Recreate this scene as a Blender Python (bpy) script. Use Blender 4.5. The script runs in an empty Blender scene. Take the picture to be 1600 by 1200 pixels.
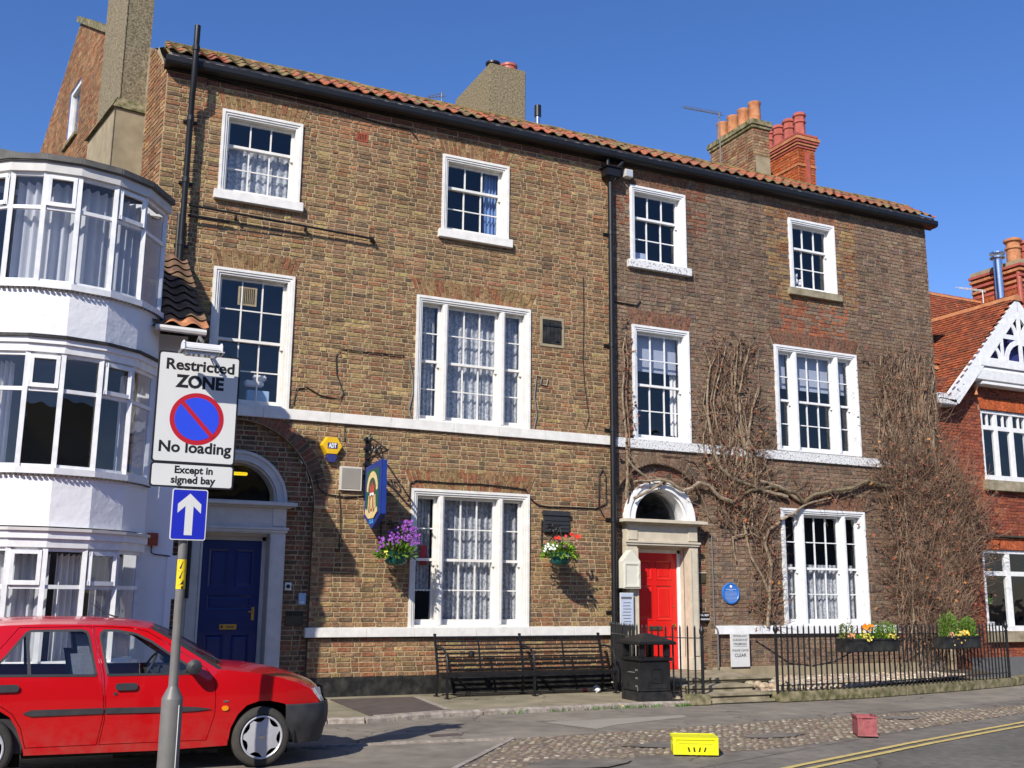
import bpy, bmesh, math, random
from mathutils import Vector, Matrix
from mathutils.geometry import delaunay_2d_cdt
random.seed(7)
SC = bpy.context.scene
COL = SC.collection
PI = math.pi
# ------------------------------------------------------------------ camera
yaw, pit, rol = math.radians(25.51), math.radians(11.389), math.radians(.535)
cy, sy, cp, sp = math.cos(yaw), math.sin(yaw), math.cos(pit), math.sin(pit)
fw = Vector((sy*cp, cy*cp, sp)); rt = Vector((cy, -sy, 0)); up = rt.cross(fw)
R_ = math.cos(rol)*rt + math.sin(rol)*up; U_ = -math.sin(rol)*rt + math.cos(rol)*up
CAM = Vector((0, -16.6, 1.53))
cd = bpy.data.cameras.new('camera'); cam = bpy.data.objects.new('camera', cd); COL.objects.link(cam)
cam.matrix_world = Matrix(((R_.x, U_.x, -fw.x, CAM.x), (R_.y, U_.y, -fw.y, CAM.y), (R_.z, U_.z, -fw.z, CAM.z), (0, 0, 0, 1)))
cd.sensor_width = 36; cd.lens = 1641.8/1600*36; cd.clip_end = 2000; SC.camera = cam
# ------------------------------------------------------------------ sky, sun, exposure
S = Vector((-1.10, -1.0, 1.08)).normalized()
W = bpy.data.worlds.new('World'); SC.world = W; W.use_nodes = True
wn = W.node_tree; wn.nodes.clear()
sk = wn.nodes.new('ShaderNodeTexSky'); sk.sky_type = 'NISHITA'; sk.sun_disc = False
sk.sun_elevation = math.asin(S.z); sk.sun_rotation = math.atan2(S.x, S.y) % (2*PI)
sk.altitude = 0; sk.air_density = 1.0; sk.dust_density = .2; sk.ozone_density = 3.0
bg = wn.nodes.new('ShaderNodeBackground'); bg.inputs[1].default_value = .11
wo = wn.nodes.new('ShaderNodeOutputWorld'); hs = wn.nodes.new('ShaderNodeHueSaturation'); hs.inputs['Saturation'].default_value = 1.2; hs.inputs['Value'].default_value = 1.0; wn.links.new(sk.outputs[0], hs.inputs['Color']); tn = wn.nodes.new('ShaderNodeMix'); tn.data_type = 'RGBA'; tn.blend_type = 'MULTIPLY'; tn.inputs[0].default_value = 1; tn.inputs[7].default_value = (1.0, .95, 1.20, 1); wn.links.new(hs.outputs[0], tn.inputs[6]); wn.links.new(tn.outputs[2], bg.inputs[0]); wn.links.new(bg.outputs[0], wo.inputs[0])
sl = bpy.data.lights.new('sun', 'SUN'); sl.energy = 5.0; sl.angle = math.radians(.5); sl.color = (1, .945, .85)
so = bpy.data.objects.new('sun', sl); COL.objects.link(so); so.rotation_euler = (-S).to_track_quat('-Z', 'Y').to_euler()
SC.view_settings.view_transform = 'Standard'; SC.view_settings.look = 'None'
SC.view_settings.exposure = .30; SC.view_settings.gamma = 1; SC.view_settings.use_curve_mapping = False
SC.render.engine = 'CYCLES'
# ------------------------------------------------------------------ materials
MT = {}
def mat(name, rgb, rough=.8, var=.15, scale=6., bump=0., bscale=60., metal=0., spec=.4, tint=False, rgb2=None, thr=None, coat=0., emit=None, det=4., stretch=None):
    m = bpy.data.materials.new(name); m.use_nodes = True; t = m.node_tree; N = t.nodes; L = t.links
    b = N['Principled BSDF']; b.inputs['Roughness'].default_value = rough; b.inputs['Metallic'].default_value = metal
    b.inputs['Specular IOR Level'].default_value = spec; b.inputs['Coat Weight'].default_value = coat
    tc = N.new('ShaderNodeTexCoord'); src = tc.outputs['Object']
    if stretch:
        mp = N.new('ShaderNodeMapping'); mp.inputs['Scale'].default_value = stretch; L.new(src, mp.inputs[0]); src = mp.outputs[0]
    n = N.new('ShaderNodeTexNoise'); n.inputs['Scale'].default_value = scale; n.inputs['Detail'].default_value = det; L.new(src, n.inputs['Vector'])
    r = N.new('ShaderNodeValToRGB'); L.new(n.outputs['Fac'], r.inputs[0])
    a = [max(0, c*(1-var)) for c in rgb]; c2 = rgb2 if rgb2 else [c*(1+var) for c in rgb]
    lo, hi = thr if thr else (.3, .7)
    r.color_ramp.elements[0].position = lo; r.color_ramp.elements[1].position = hi
    r.color_ramp.elements[0].color = (*a, 1); r.color_ramp.elements[1].color = (*c2, 1)
    out = r.outputs[0]
    if tint:
        at = N.new('ShaderNodeAttribute'); at.attribute_name = 'tint'
        mx = N.new('ShaderNodeMix'); mx.data_type = 'RGBA'; mx.blend_type = 'MULTIPLY'; mx.inputs[0].default_value = 1
        L.new(out, mx.inputs[6]); L.new(at.outputs['Color'], mx.inputs[7]); out = mx.outputs[2]
    L.new(out, b.inputs['Base Color'])
    if bump:
        n2 = N.new('ShaderNodeTexNoise'); n2.inputs['Scale'].default_value = bscale; n2.inputs['Detail'].default_value = 5
        L.new(src, n2.inputs['Vector']); bp = N.new('ShaderNodeBump'); bp.inputs['Strength'].default_value = bump; bp.inputs['Distance'].default_value = .01
        L.new(n2.outputs['Fac'], bp.inputs['Height']); L.new(bp.outputs[0], b.inputs['Normal'])
    if emit:
        b.inputs['Emission Color'].default_value = (*emit[0], 1); b.inputs['Emission Strength'].default_value = emit[1]
    MT[name] = m; return m
mat('brick', (1, 1, 1), .9, .35, 22, .5, 70, tint=True, spec=.2)
mat('mortar', (.40, .315, .185), .95, .25, 9, .4, 90, spec=.1)
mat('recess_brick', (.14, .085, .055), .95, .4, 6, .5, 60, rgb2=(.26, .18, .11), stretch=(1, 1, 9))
mat('mortar_dark', (.25, .20, .145), .95, .35, 7, .4, 90, spec=.1)
mat('mortar_red', (.30, .17, .11), .95, .3, 7, .3, 90, spec=.1)
mat('white_paint', (.74, .74, .73), .45, .09, 9, .05, 60)
mat('cream_paint', (.72, .695, .64), .4, .09, 9, .05, 60)
mat('peeling_paint', (.42, .41, .38), .7, .3, 34, .4, 50, rgb2=(.68, .68, .67), thr=(.40, .46), det=8)
mat('white_render', (.76, .76, .765), .85, .05, 1.3, .8, 9, spec=.2, det=10)
mat('stone', (.50, .44, .33), .85, .12, 5, .25, 60)
mat('door_stone', (.52, .46, .35), .8, .10, 7, .15, 60)
mat('grey_surround', (.55, .53, .50), .7, .08, 7, .1, 60)
mat('step_stone', (.24, .20, .12), .95, .35, 5, .6, 40, rgb2=(.36, .31, .21))
mat('mossy_stone', (.13, .13, .045), .95, .4, 9, .9, 30, rgb2=(.30, .25, .15), thr=(.35, .68))
mat('roughcast', (.17, .135, .08), .95, .45, 26, 1., 38, rgb2=(.31, .255, .155), thr=(.3, .7), det=8)
mat('smooth_cement', (.30, .245, .155), .95, .2, 4, .4, 60)
mat('pantile', (1, 1, 1), .8, .35, 12, .3, 50, tint=True, spec=.3)
mat('moss', (.17, .13, .05), .95, .5, 9, .9, 40, rgb2=(.32, .22, .08), thr=(.35, .7))
mat('terracotta', (.46, .16, .06), .8, .2, 8, .2, 50, rgb2=(.52, .24, .11))
mat('red_pot', (.38, .095, .065), .45, .2, 6, .1, 50)
mat('black_iron', (.012, .012, .013), .38, .3, 12, .15, 60)
mat('black_gutter', (.008, .008, .009), .45, .3, 4, .05, 60)
mat('black_plastic', (.03, .031, .035), .55, .15, 9, .1, 200)
mat('black_tar', (.018, .018, .017), .6, .5, 7, .5, 25, rgb2=(.05, .047, .04), thr=(.4, .8))
mat('blue_door', (.008, .022, .13), .35, .15, 3, .03, 40, coat=.3)
mat('red_door', (.62, .012, .008), .35, .06, 3, .03, 40, coat=.3)
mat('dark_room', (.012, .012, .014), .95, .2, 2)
mat('room_wall', (.20, .19, .18), .95, .15, 1)
mat('asphalt', (.125, .113, .098), .95, .2, 9, .9, 120, rgb2=(.165, .148, .122), det=12)
mat('footway_asphalt', (.20, .175, .14), .95, .2, 4, .8, 110, rgb2=(.25, .215, .17), det=12)
mat('asphalt_patch', (.265, .24, .195), .95, .1, 2, .4, 140)
mat('concrete_paving', (.22, .19, .115), .95, .2, 2.2, .35, 90, rgb2=(.29, .25, .17), det=8)
mat('gutter_strip', (.15, .13, .11), .95, .2, 6, .6, 90, rgb2=(.20, .175, .14), det=10)
mat('verge_dirt', (.15, .11, .075), .95, .3, 12, .6, 60, rgb2=(.22, .165, .11), det=8)
mat('brown_mat', (.085, .065, .055), .9, .2, 5, .3, 120)
mat('kerb_stone', (.26, .21, .17), .95, .3, 12, .9, 25, rgb2=(.40, .35, .30), thr=(.3, .75))
mat('soil', (.09, .065, .04), .98, .4, 12, .6, 40)
mat('cobble', (1, 1, 1), .75, .3, 18, .3, 60, tint=True)
mat('yellow_line', (.50, .38, .13), .85, .2, 9, .3, 90, rgb2=(.60, .46, .16))
mat('car_paint', (.46, .002, .005), .25, .03, 2, 0, 60, coat=.7)
mat('rubber', (.035, .033, .03), .8, .2, 20, .2, 90)
mat('hub_silver', (.50, .50, .52), .34, .05, 6, metal=.3)
mat('seat_cloth', (.13, .145, .19), .9, .15, 30, .2, 120)
mat('chrome', (.7, .7, .72), .15, .05, 6, metal=1.)
mat('brass', (.55, .36, .10), .3, .15, 8, metal=1.)
mat('steel', (.62, .63, .66), .2, .08, 5, metal=1., stretch=(1, 1, 6))
mat('pole_grey', (.155, .15, .14), .45, .1, 9, .05, 90, metal=.1)
mat('sign_white', (.60, .60, .58), .5, .03, 3)
mat('sign_black', (.01, .01, .012), .5, .1, 3)
mat('sign_red', (.42, .008, .02), .5, .05, 3)
mat('sign_blue', (.02, .06, .62), .5, .04, 3)
mat('arrow_blue', (.008, .018, .40), .5, .04, 3)
mat('fitting_plastic', (.62, .62, .62), .35, .05, 5)
mat('yellow_tag', (.75, .52, .01), .6, .05, 5)
mat('alarm_yellow', (.70, .42, .01), .45, .08, 5)
mat('alarm_navy', (.03, .035, .16), .5, .08, 5)
mat('letter_white', (.82, .82, .80), .5, .03, 5)
mat('box_grey', (.26, .24, .21), .6, .06, 5)
mat('box_rim', (.55, .52, .45), .6, .06, 5)
mat('sign_royal', (.014, .038, .22), .45, .08, 8)
mat('sign_gold', (.68, .52, .26), .6, .15, 22)
mat('sign_redpaint', (.40, .07, .05), .6, .1, 22)
mat('sign_green', (.02, .09, .06), .6, .2, 22)
mat('sky_blue', (.05, .30, .72), .6, .1, 22)
mat('plaque_blue', (.035, .16, .50), .35, .06, 8)
mat('vet_white', (.60, .60, .58), .6, .05, 6)
mat('grey_ink', (.12, .12, .12), .6, .05, 6)
mat('plaque_brown', (.06, .05, .03), .4, .2, 8)
mat('notice_blue', (.45, .50, .62), .5, .05, 6)
mat('letterbox_cream', (.62, .60, .50), .55, .05, 5)
mat('terracotta_vent', (.30, .07, .035), .9, .2, 20)
mat('pot_green', (.01, .085, .07), .35, .12, 9)
mat('leaf', (.10, .17, .025), .6, .5, 10, tint=True)
mat('petal', (1, 1, 1), .6, .1, 10, tint=True)
mat('bark', (.21, .155, .095), .95, .4, 14, .6, 40, rgb2=(.36, .28, .19))
mat('bark_dark', (.12, .10, .055), .95, .4, 14, .6, 40, rgb2=(.22, .17, .10))
mat('twig', (.17, .10, .065), .95, .4, 4, rgb2=(.31, .20, .13))
mat('dead_leaf', (1, 1, 1), .8, .2, 10, tint=True)
mat('bin_black', (.013, .013, .014), .42, .2, 9, .1, 200)
mat('crate_yellow', (.68, .66, .003), .45, .05, 6)
mat('crate_red', (.30, .055, .07), .7, .2, 14, .2, 60, rgb2=(.36, .11, .11))
mat('dark_slot', (.01, .01, .008), .9, .1, 5)
mat('blind', (.42, .45, .52), .8, .05, 3)
mat('curtain_cloth', (.80, .78, .74), .9, .06, 3)
mat('blue_cloth', (.22, .33, .55), .9, .1, 3)
mat('cable_black', (.012, .011, .011), .6, .2, 8)
mat('wood_old', (.30, .24, .15), .8, .2, 12)
mat('yellow_glow', (.9, .6, .02), .5, .05, 5, emit=((1, .72, .02), .9))
mat('box_blue', (.35, .50, .65), .6, .1, 5)
mat('paper_red', (.45, .03, .05), .7, .1, 5)
mat('grass', (.07, .15, .02), .8, .4, 10, tint=True)
mat('lens', (.55, .56, .58), .12, .1, 30, metal=.3)
mat('orange_lens', (.75, .25, .01), .25, .05, 5)
mat('cream_roof', (.11, .105, .095), .9, .3, 6, .3, 40)

def brick_material():
    m = MT['brick']; t = m.node_tree; N = t.nodes; L = t.links; b = N['Principled BSDF']; old = b.inputs['Base Color'].links[0].from_socket
    g = N.new('ShaderNodeNewGeometry'); cur = old
    for sc, lo, hi, det in ((.55, .80, 1.08, 4), (48, .60, 1.42, 8), (1.3, .84, 1.10, 5)):
        n = N.new('ShaderNodeTexNoise'); n.inputs['Scale'].default_value = sc; n.inputs['Detail'].default_value = det; src = g.outputs['Position']
        if sc == 1.3: mp = N.new('ShaderNodeMapping'); mp.inputs['Scale'].default_value = (2.2, 2.2, .22); L.new(src, mp.inputs[0]); src = mp.outputs[0]
        L.new(src, n.inputs['Vector'])
        r = N.new('ShaderNodeMapRange'); r.inputs[1].default_value = .3; r.inputs[2].default_value = .7; r.inputs[3].default_value = lo; r.inputs[4].default_value = hi; L.new(n.outputs['Fac'], r.inputs[0])
        x = N.new('ShaderNodeMix'); x.data_type = 'RGBA'; x.blend_type = 'MULTIPLY'; x.inputs[0].default_value = 1; L.new(cur, x.inputs[6]); L.new(r.outputs[0], x.inputs[7]); cur = x.outputs[2]
    L.new(cur, b.inputs['Base Color'])
brick_material()
def road_dust(name, dust, top, base):      # dried dirt thrown up from the road
    m = MT[name]; t = m.node_tree; N = t.nodes; L = t.links; b = N['Principled BSDF']; old = b.inputs['Base Color'].links[0].from_socket
    g = N.new('ShaderNodeNewGeometry'); sp = N.new('ShaderNodeSeparateXYZ'); L.new(g.outputs['Position'], sp.inputs[0])
    r = N.new('ShaderNodeMapRange'); r.inputs[1].default_value = base; r.inputs[2].default_value = top; r.inputs[3].default_value = 1; r.inputs[4].default_value = .0; L.new(sp.outputs['Z'], r.inputs[0])
    n = N.new('ShaderNodeTexNoise'); n.inputs['Scale'].default_value = 9; n.inputs['Detail'].default_value = 8; L.new(g.outputs['Position'], n.inputs['Vector'])
    q = N.new('ShaderNodeMapRange'); q.inputs[1].default_value = .35; q.inputs[2].default_value = .75; q.inputs[3].default_value = .0; q.inputs[4].default_value = .34; L.new(n.outputs['Fac'], q.inputs[0])
    k = N.new('ShaderNodeMath'); k.operation = 'MULTIPLY'; L.new(r.outputs[0], k.inputs[0]); L.new(q.outputs[0], k.inputs[1])
    x = N.new('ShaderNodeMix'); x.data_type = 'RGBA'; L.new(k.outputs[0], x.inputs[0]); L.new(old, x.inputs[6]); x.inputs[7].default_value = (*dust, 1); L.new(x.outputs[2], b.inputs['Base Color'])
    rr = N.new('ShaderNodeMath'); rr.operation = 'MULTIPLY_ADD'; rr.inputs[1].default_value = .9; rr.inputs[2].default_value = b.inputs['Roughness'].default_value; L.new(k.outputs[0], rr.inputs[0]); L.new(rr.outputs[0], b.inputs['Roughness'])
def cracks(name, sc, wid, dark, thr=.5):      # fine branching cracks and oil-dark patches in old tarmac
    m = MT[name]; t = m.node_tree; N = t.nodes; L = t.links; b = N['Principled BSDF']; old = b.inputs['Base Color'].links[0].from_socket; g = N.new('ShaderNodeNewGeometry')
    n = N.new('ShaderNodeTexNoise'); n.inputs['Scale'].default_value = 2.5; n.inputs['Detail'].default_value = 6; L.new(g.outputs['Position'], n.inputs['Vector'])
    a = N.new('ShaderNodeVectorMath'); a.operation = 'MULTIPLY_ADD'; a.inputs[1].default_value = (.55, .55, .55); L.new(n.outputs['Color'], a.inputs[0]); L.new(g.outputs['Position'], a.inputs[2])
    v = N.new('ShaderNodeTexVoronoi'); v.feature = 'DISTANCE_TO_EDGE'; v.inputs['Scale'].default_value = sc; L.new(a.outputs[0], v.inputs['Vector'])
    r = N.new('ShaderNodeMapRange'); r.inputs[1].default_value = wid*.3; r.inputs[2].default_value = wid; r.inputs[3].default_value = dark; r.inputs[4].default_value = 1; L.new(v.outputs['Distance'], r.inputs[0])
    n2 = N.new('ShaderNodeTexNoise'); n2.inputs['Scale'].default_value = .8; L.new(g.outputs['Position'], n2.inputs['Vector'])
    k = N.new('ShaderNodeMapRange'); k.inputs[1].default_value = thr; k.inputs[2].default_value = thr+.08; L.new(n2.outputs['Fac'], k.inputs[0])
    x = N.new('ShaderNodeMix'); x.data_type = 'RGBA'; x.blend_type = 'MULTIPLY'; L.new(k.outputs[0], x.inputs[0]); L.new(old, x.inputs[6]); L.new(r.outputs[0], x.inputs[7])
    n3 = N.new('ShaderNodeTexNoise'); n3.inputs['Scale'].default_value = .7; n3.inputs['Detail'].default_value = 7; L.new(g.outputs['Position'], n3.inputs['Vector'])
    q = N.new('ShaderNodeMapRange'); q.inputs[1].default_value = .35; q.inputs[2].default_value = .68; q.inputs[3].default_value = .80; q.inputs[4].default_value = 1.15; L.new(n3.outputs['Fac'], q.inputs[0])
    y = N.new('ShaderNodeMix'); y.data_type = 'RGBA'; y.blend_type = 'MULTIPLY'; y.inputs[0].default_value = 1; L.new(x.outputs[2], y.inputs[6]); L.new(q.outputs[0], y.inputs[7]); L.new(y.outputs[2], b.inputs['Base Color'])
cracks('footway_asphalt', .55, .012, .45, .46); cracks('asphalt', .4, .010, .5, .52); cracks('concrete_paving', .8, .010, .5, .45); cracks('gutter_strip', .6, .012, .5, .48)
road_dust('car_paint', (.20, .14, .10), .45, .05); road_dust('black_plastic', (.16, .13, .10), .6, .0); road_dust('rubber', (.15, .12, .09), .6, -.1)
road_dust('crate_yellow', (.30, .24, .10), .1, -.12); road_dust('crate_red', (.22, .16, .12), .15, -.12); road_dust('bin_black', (.09, .08, .065), .5, -.05)
def glass(name, tintc=(1, 1, 1), wob=.0015):
    m = bpy.data.materials.new(name); m.use_nodes = True; t = m.node_tree; N = t.nodes; L = t.links; N.clear()
    o = N.new('ShaderNodeOutputMaterial'); mx = N.new('ShaderNodeMixShader'); tr = N.new('ShaderNodeBsdfTransparent'); g = N.new('ShaderNodeBsdfGlossy')
    tr.inputs[0].default_value = (*tintc, 1); g.inputs['Roughness'].default_value = .0
    lw = N.new('ShaderNodeLayerWeight'); lw.inputs[0].default_value = .5
    pw = N.new('ShaderNodeMath'); pw.operation = 'POWER'; pw.inputs[1].default_value = 4.0; L.new(lw.outputs['Facing'], pw.inputs[0])
    fr = N.new('ShaderNodeMath'); fr.operation = 'MULTIPLY_ADD'; fr.inputs[1].default_value = .8; fr.inputs[2].default_value = .075; L.new(pw.outputs[0], fr.inputs[0])
    tc = N.new('ShaderNodeTexCoord'); n = N.new('ShaderNodeTexNoise'); n.inputs['Scale'].default_value = 3.5; n.inputs['Detail'].default_value = 1
    bp = N.new('ShaderNodeBump'); bp.inputs['Strength'].default_value = 1; bp.inputs['Distance'].default_value = wob
    L.new(tc.outputs['Object'], n.inputs['Vector']); L.new(n.outputs['Fac'], bp.inputs['Height']); L.new(bp.outputs[0], g.inputs['Normal'])
    L.new(fr.outputs[0], mx.inputs[0]); L.new(tr.outputs[0], mx.inputs[1]); L.new(g.outputs[0], mx.inputs[2]); L.new(mx.outputs[0], o.inputs[0])
    MT[name] = m
glass('window_glass', (.86, .88, .92), .004); glass('car_glass', (.95, .97, .96), 0)
def lace(name, col, dens, pat=28., patlo=.35, pathi=.6):
    m = bpy.data.materials.new(name); m.use_nodes = True; t = m.node_tree; N = t.nodes; L = t.links; N.clear()
    o = N.new('ShaderNodeOutputMaterial'); mx = N.new('ShaderNodeMixShader'); tr = N.new('ShaderNodeBsdfTransparent')
    d = N.new('ShaderNodeBsdfDiffuse'); d.inputs[0].default_value = (*col, 1); tl = N.new('ShaderNodeBsdfTranslucent'); tl.inputs[0].default_value = (*col, 1)
    m2 = N.new('ShaderNodeMixShader'); m2.inputs[0].default_value = .35; L.new(d.outputs[0], m2.inputs[1]); L.new(tl.outputs[0], m2.inputs[2])
    tc = N.new('ShaderNodeTexCoord'); v = N.new('ShaderNodeTexVoronoi'); v.inputs['Scale'].default_value = pat
    n = N.new('ShaderNodeTexNoise'); n.inputs['Scale'].default_value = pat*.6
    L.new(tc.outputs['Object'], v.inputs['Vector']); L.new(tc.outputs['Object'], n.inputs['Vector'])
    r = N.new('ShaderNodeMapRange'); r.inputs[1].default_value = patlo; r.inputs[2].default_value = pathi; r.inputs[3].default_value = dens; r.inputs[4].default_value = .98
    L.new(n.outputs['Fac'], r.inputs[0]); L.new(r.outputs[0], mx.inputs[0]); L.new(tr.outputs[0], mx.inputs[1]); L.new(m2.outputs[0], mx.inputs[2]); L.new(mx.outputs[0], o.inputs[0])
    MT[name] = m
lace('lace', (.82, .83, .83), .58, 34, .40, .56); lace('net', (.70, .70, .68), .55, 14); lace('sheer', (.80, .80, .80), .93, 6)
# ------------------------------------------------------------------ helpers
ORG = {}
def tag(o, label=None, cat=None, group=None, kind=None):
    if label: o['label'] = label
    if cat: o['category'] = cat
    if group: o['group'] = group
    if kind: o['kind'] = kind
    return o
def thing(name, loc, label, cat, group=None, rz=0):
    o = bpy.data.objects.new(name, None); o.empty_display_size = .2; COL.objects.link(o); o.location = loc; o.rotation_euler = (0, 0, rz)
    ORG[o.name] = Vector(loc); return tag(o, label, cat, group)
class MB:
    def __init__(s): s.v = []; s.f = []; s.t = []
    def add(s, vs, fs, tint=(1, 1, 1)):
        b = len(s.v); s.v += [tuple(p) for p in vs]; s.f += [tuple(i+b for i in f) for f in fs]; s.t += [tint]*len(vs); return s
    def box(s, x0, x1, y0, y1, z0, z1, tint=(1, 1, 1)):
        return s.add([(x0, y0, z0), (x1, y0, z0), (x1, y1, z0), (x0, y1, z0), (x0, y0, z1), (x1, y0, z1), (x1, y1, z1), (x0, y1, z1)],
                     [(0, 3, 2, 1), (4, 5, 6, 7), (0, 1, 5, 4), (1, 2, 6, 5), (2, 3, 7, 6), (3, 0, 4, 7)], tint)
    def cbox(s, c, d, tint=(1, 1, 1)):
        return s.box(c[0]-d[0]/2, c[0]+d[0]/2, c[1]-d[1]/2, c[1]+d[1]/2, c[2]-d[2]/2, c[2]+d[2]/2, tint)
    def bar(s, a, b, w, h=None):      # rectangular bar from a to b
        a = Vector(a); b = Vector(b); h = h or w; d = (b-a).normalized(); u = Vector((0, 0, 1)) if abs(d.z) < .95 else Vector((0, 1, 0))
        r = d.cross(u).normalized()*w/2; u = r.cross(d).normalized()*h/2
        return s.add([a-r-u, a+r-u, a+r+u, a-r+u, b-r-u, b+r-u, b+r+u, b-r+u], [(0, 1, 2, 3), (7, 6, 5, 4), (0, 4, 5, 1), (1, 5, 6, 2), (2, 6, 7, 3), (3, 7, 4, 0)])
    def tube(s, P, R, n=8, cap=True, tint=(1, 1, 1)):
        P = [Vector(p) for p in P]; m = len(P); R = R if isinstance(R, (list, tuple)) else [R]*m; vs = []; fs = []; pr = None
        for i, p in enumerate(P):
            d = (P[min(i+1, m-1)]-P[max(i-1, 0)]).normalized()
            if pr is None: a = Vector((0, 0, 1)) if abs(d.z) < .9 else Vector((1, 0, 0)); r = d.cross(a).normalized()
            else: r = (pr-d*pr.dot(d)).normalized()
            pr = r; u = d.cross(r)
            for k in range(n): an = 2*PI*k/n; vs.append(p+(r*math.cos(an)+u*math.sin(an))*R[i])
        for i in range(m-1):
            for k in range(n): k2 = (k+1) % n; fs.append((i*n+k, i*n+k2, (i+1)*n+k2, (i+1)*n+k))
        if cap: fs.append(tuple(range(n-1, -1, -1))); fs.append(tuple((m-1)*n+k for k in range(n)))
        return s.add(vs, fs, tint)
    def lathe(s, prof, c=(0, 0, 0), n=20, axis='z', tint=(1, 1, 1), cap=True):   # prof: (r, h)
        vs = []; fs = []; m = len(prof)
        for r, h in prof:
            for k in range(n):
                a = 2*PI*k/n; x, y = r*math.cos(a), r*math.sin(a)
                q = (x, y, h) if axis == 'z' else (x, h, y) if axis == 'y' else (h, x, y)
                vs.append((c[0]+q[0], c[1]+q[1], c[2]+q[2]))
        for i in range(m-1):
            for k in range(n): k2 = (k+1) % n; fs.append((i*n+k, i*n+k2, (i+1)*n+k2, (i+1)*n+k))
        if cap: fs.append(tuple(range(n-1, -1, -1))); fs.append(tuple((m-1)*n+k for k in range(n)))
        return s.add(vs, fs, tint)
    def prism(s, P, F0, F1, tint=(1, 1, 1)):    # polygon P extruded between the maps F0 and F1: (a,b)->xyz
        n = len(P); return s.add([F0(*p) for p in P]+[F1(*p) for p in P], [tuple(range(n)), tuple(range(2*n-1, n-1, -1))]+[(i, (i+1) % n, n+(i+1) % n, n+i) for i in range(n)], tint)
    def mesh(s, name, org=Vector((0, 0, 0)), smooth=False):
        me = bpy.data.meshes.new(name); me.from_pydata([(p[0]-org.x, p[1]-org.y, p[2]-org.z) for p in s.v], [], s.f)
        ca = me.color_attributes.new('tint', 'FLOAT_COLOR', 'POINT'); fl = []
        for t in s.t: fl += [t[0], t[1], t[2], 1]
        ca.data.foreach_set('color', fl)
        if smooth: me.polygons.foreach_set('use_smooth', [True]*len(me.polygons))
        me.update(); return me
    def build(s, name, m, parent=None, smooth=False, local=False, recalc=True, bevel=0):
        org = Vector((0, 0, 0))
        if parent is not None and not local: org = ORG[parent.name]
        me = s.mesh(name, org, smooth)
        if recalc:
            bm = bmesh.new(); bm.from_mesh(me)
            if bevel: bmesh.ops.bevel(bm, geom=list(bm.edges), offset=bevel, segments=2, affect='EDGES', clamp_overlap=True)
            bmesh.ops.recalc_face_normals(bm, faces=bm.faces); bm.to_mesh(me); bm.free()
        me.materials.append(MT[m]); o = bpy.data.objects.new(name, me); COL.objects.link(o)
        if parent is not None: o.parent = parent; ORG[o.name] = org
        else: ORG[o.name] = org
        if smooth and hasattr(me, 'set_sharp_from_angle'): me.set_sharp_from_angle(angle=math.radians(40))
        return o
def inpoly(x, y, P):
    c = False; j = len(P)-1
    for i in range(len(P)):
        if (P[i][1] > y) != (P[j][1] > y) and x < (P[j][0]-P[i][0])*(y-P[i][1])/(P[j][1]-P[i][1])+P[i][0]: c = not c
        j = i
    return c
def sheet(outer, holes=(), step=None):
    V = []; Ed = []
    for P in [outer]+list(holes):
        b = len(V); V += [Vector(p) for p in P]; Ed += [(b+i, b+(i+1) % len(P)) for i in range(len(P))]
    if step:
        xs = [p[0] for p in outer]; ys = [p[1] for p in outer]; x = min(xs)+step/2
        while x < max(xs):
            y = min(ys)+step/2
            while y < max(ys):
                if inpoly(x, y, outer): V.append(Vector((x, y)))
                y += step
            x += step
    v, e, f, _, _, _ = delaunay_2d_cdt(V, Ed, [], 0, 1e-5)
    out = []
    for t in f:
        cx = sum(v[i].x for i in t)/len(t); cz = sum(v[i].y for i in t)/len(t)
        if inpoly(cx, cz, outer) and not any(inpoly(cx, cz, h) for h in holes): out.append(tuple(t))
    return [(p.x, p.y) for p in v], out
def arcpts(cx, cz, r, a0, a1, n): return [(cx+r*math.cos(a0+(a1-a0)*i/n), cz+r*math.sin(a0+(a1-a0)*i/n)) for i in range(n+1)]
def text_mesh(body, size, width=None, bold=0., spacing=1.):
    cu = bpy.data.curves.new('t', 'FONT'); cu.body = body; cu.size = size; cu.align_x = 'CENTER'; cu.align_y = 'CENTER'; cu.offset = bold; cu.space_character = spacing; cu.resolution_u = 3
    o = bpy.data.objects.new('t', cu); COL.objects.link(o); dg = bpy.context.evaluated_depsgraph_get(); me = bpy.data.meshes.new_from_object(o.evaluated_get(dg))
    bpy.data.objects.remove(o)
    xs = [v.co.x for v in me.vertices]; w = max(xs)-min(xs); mid = (max(xs)+min(xs))/2; k = (width/w) if width else 1
    ys = [v.co.y for v in me.vertices]; my = (max(ys)+min(ys))/2
    V = [((v.co.x-mid)*k, v.co.y-my) for v in me.vertices]; F = [tuple(p.vertices) for p in me.polygons]; bpy.data.meshes.remove(me); return V, F
def letters(body, c, size, width, m, parent, F, name='lettering', bold=.0, local=False):
    V, Fc = text_mesh(body, size, width, bold)
    b = MB(); b.add([F(c[0]+x, c[1]+y) for x, y in V], Fc); return b.build(name, m, parent, local=local, recalc=False)
def rnd(a, b): return random.uniform(a, b)
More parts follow.
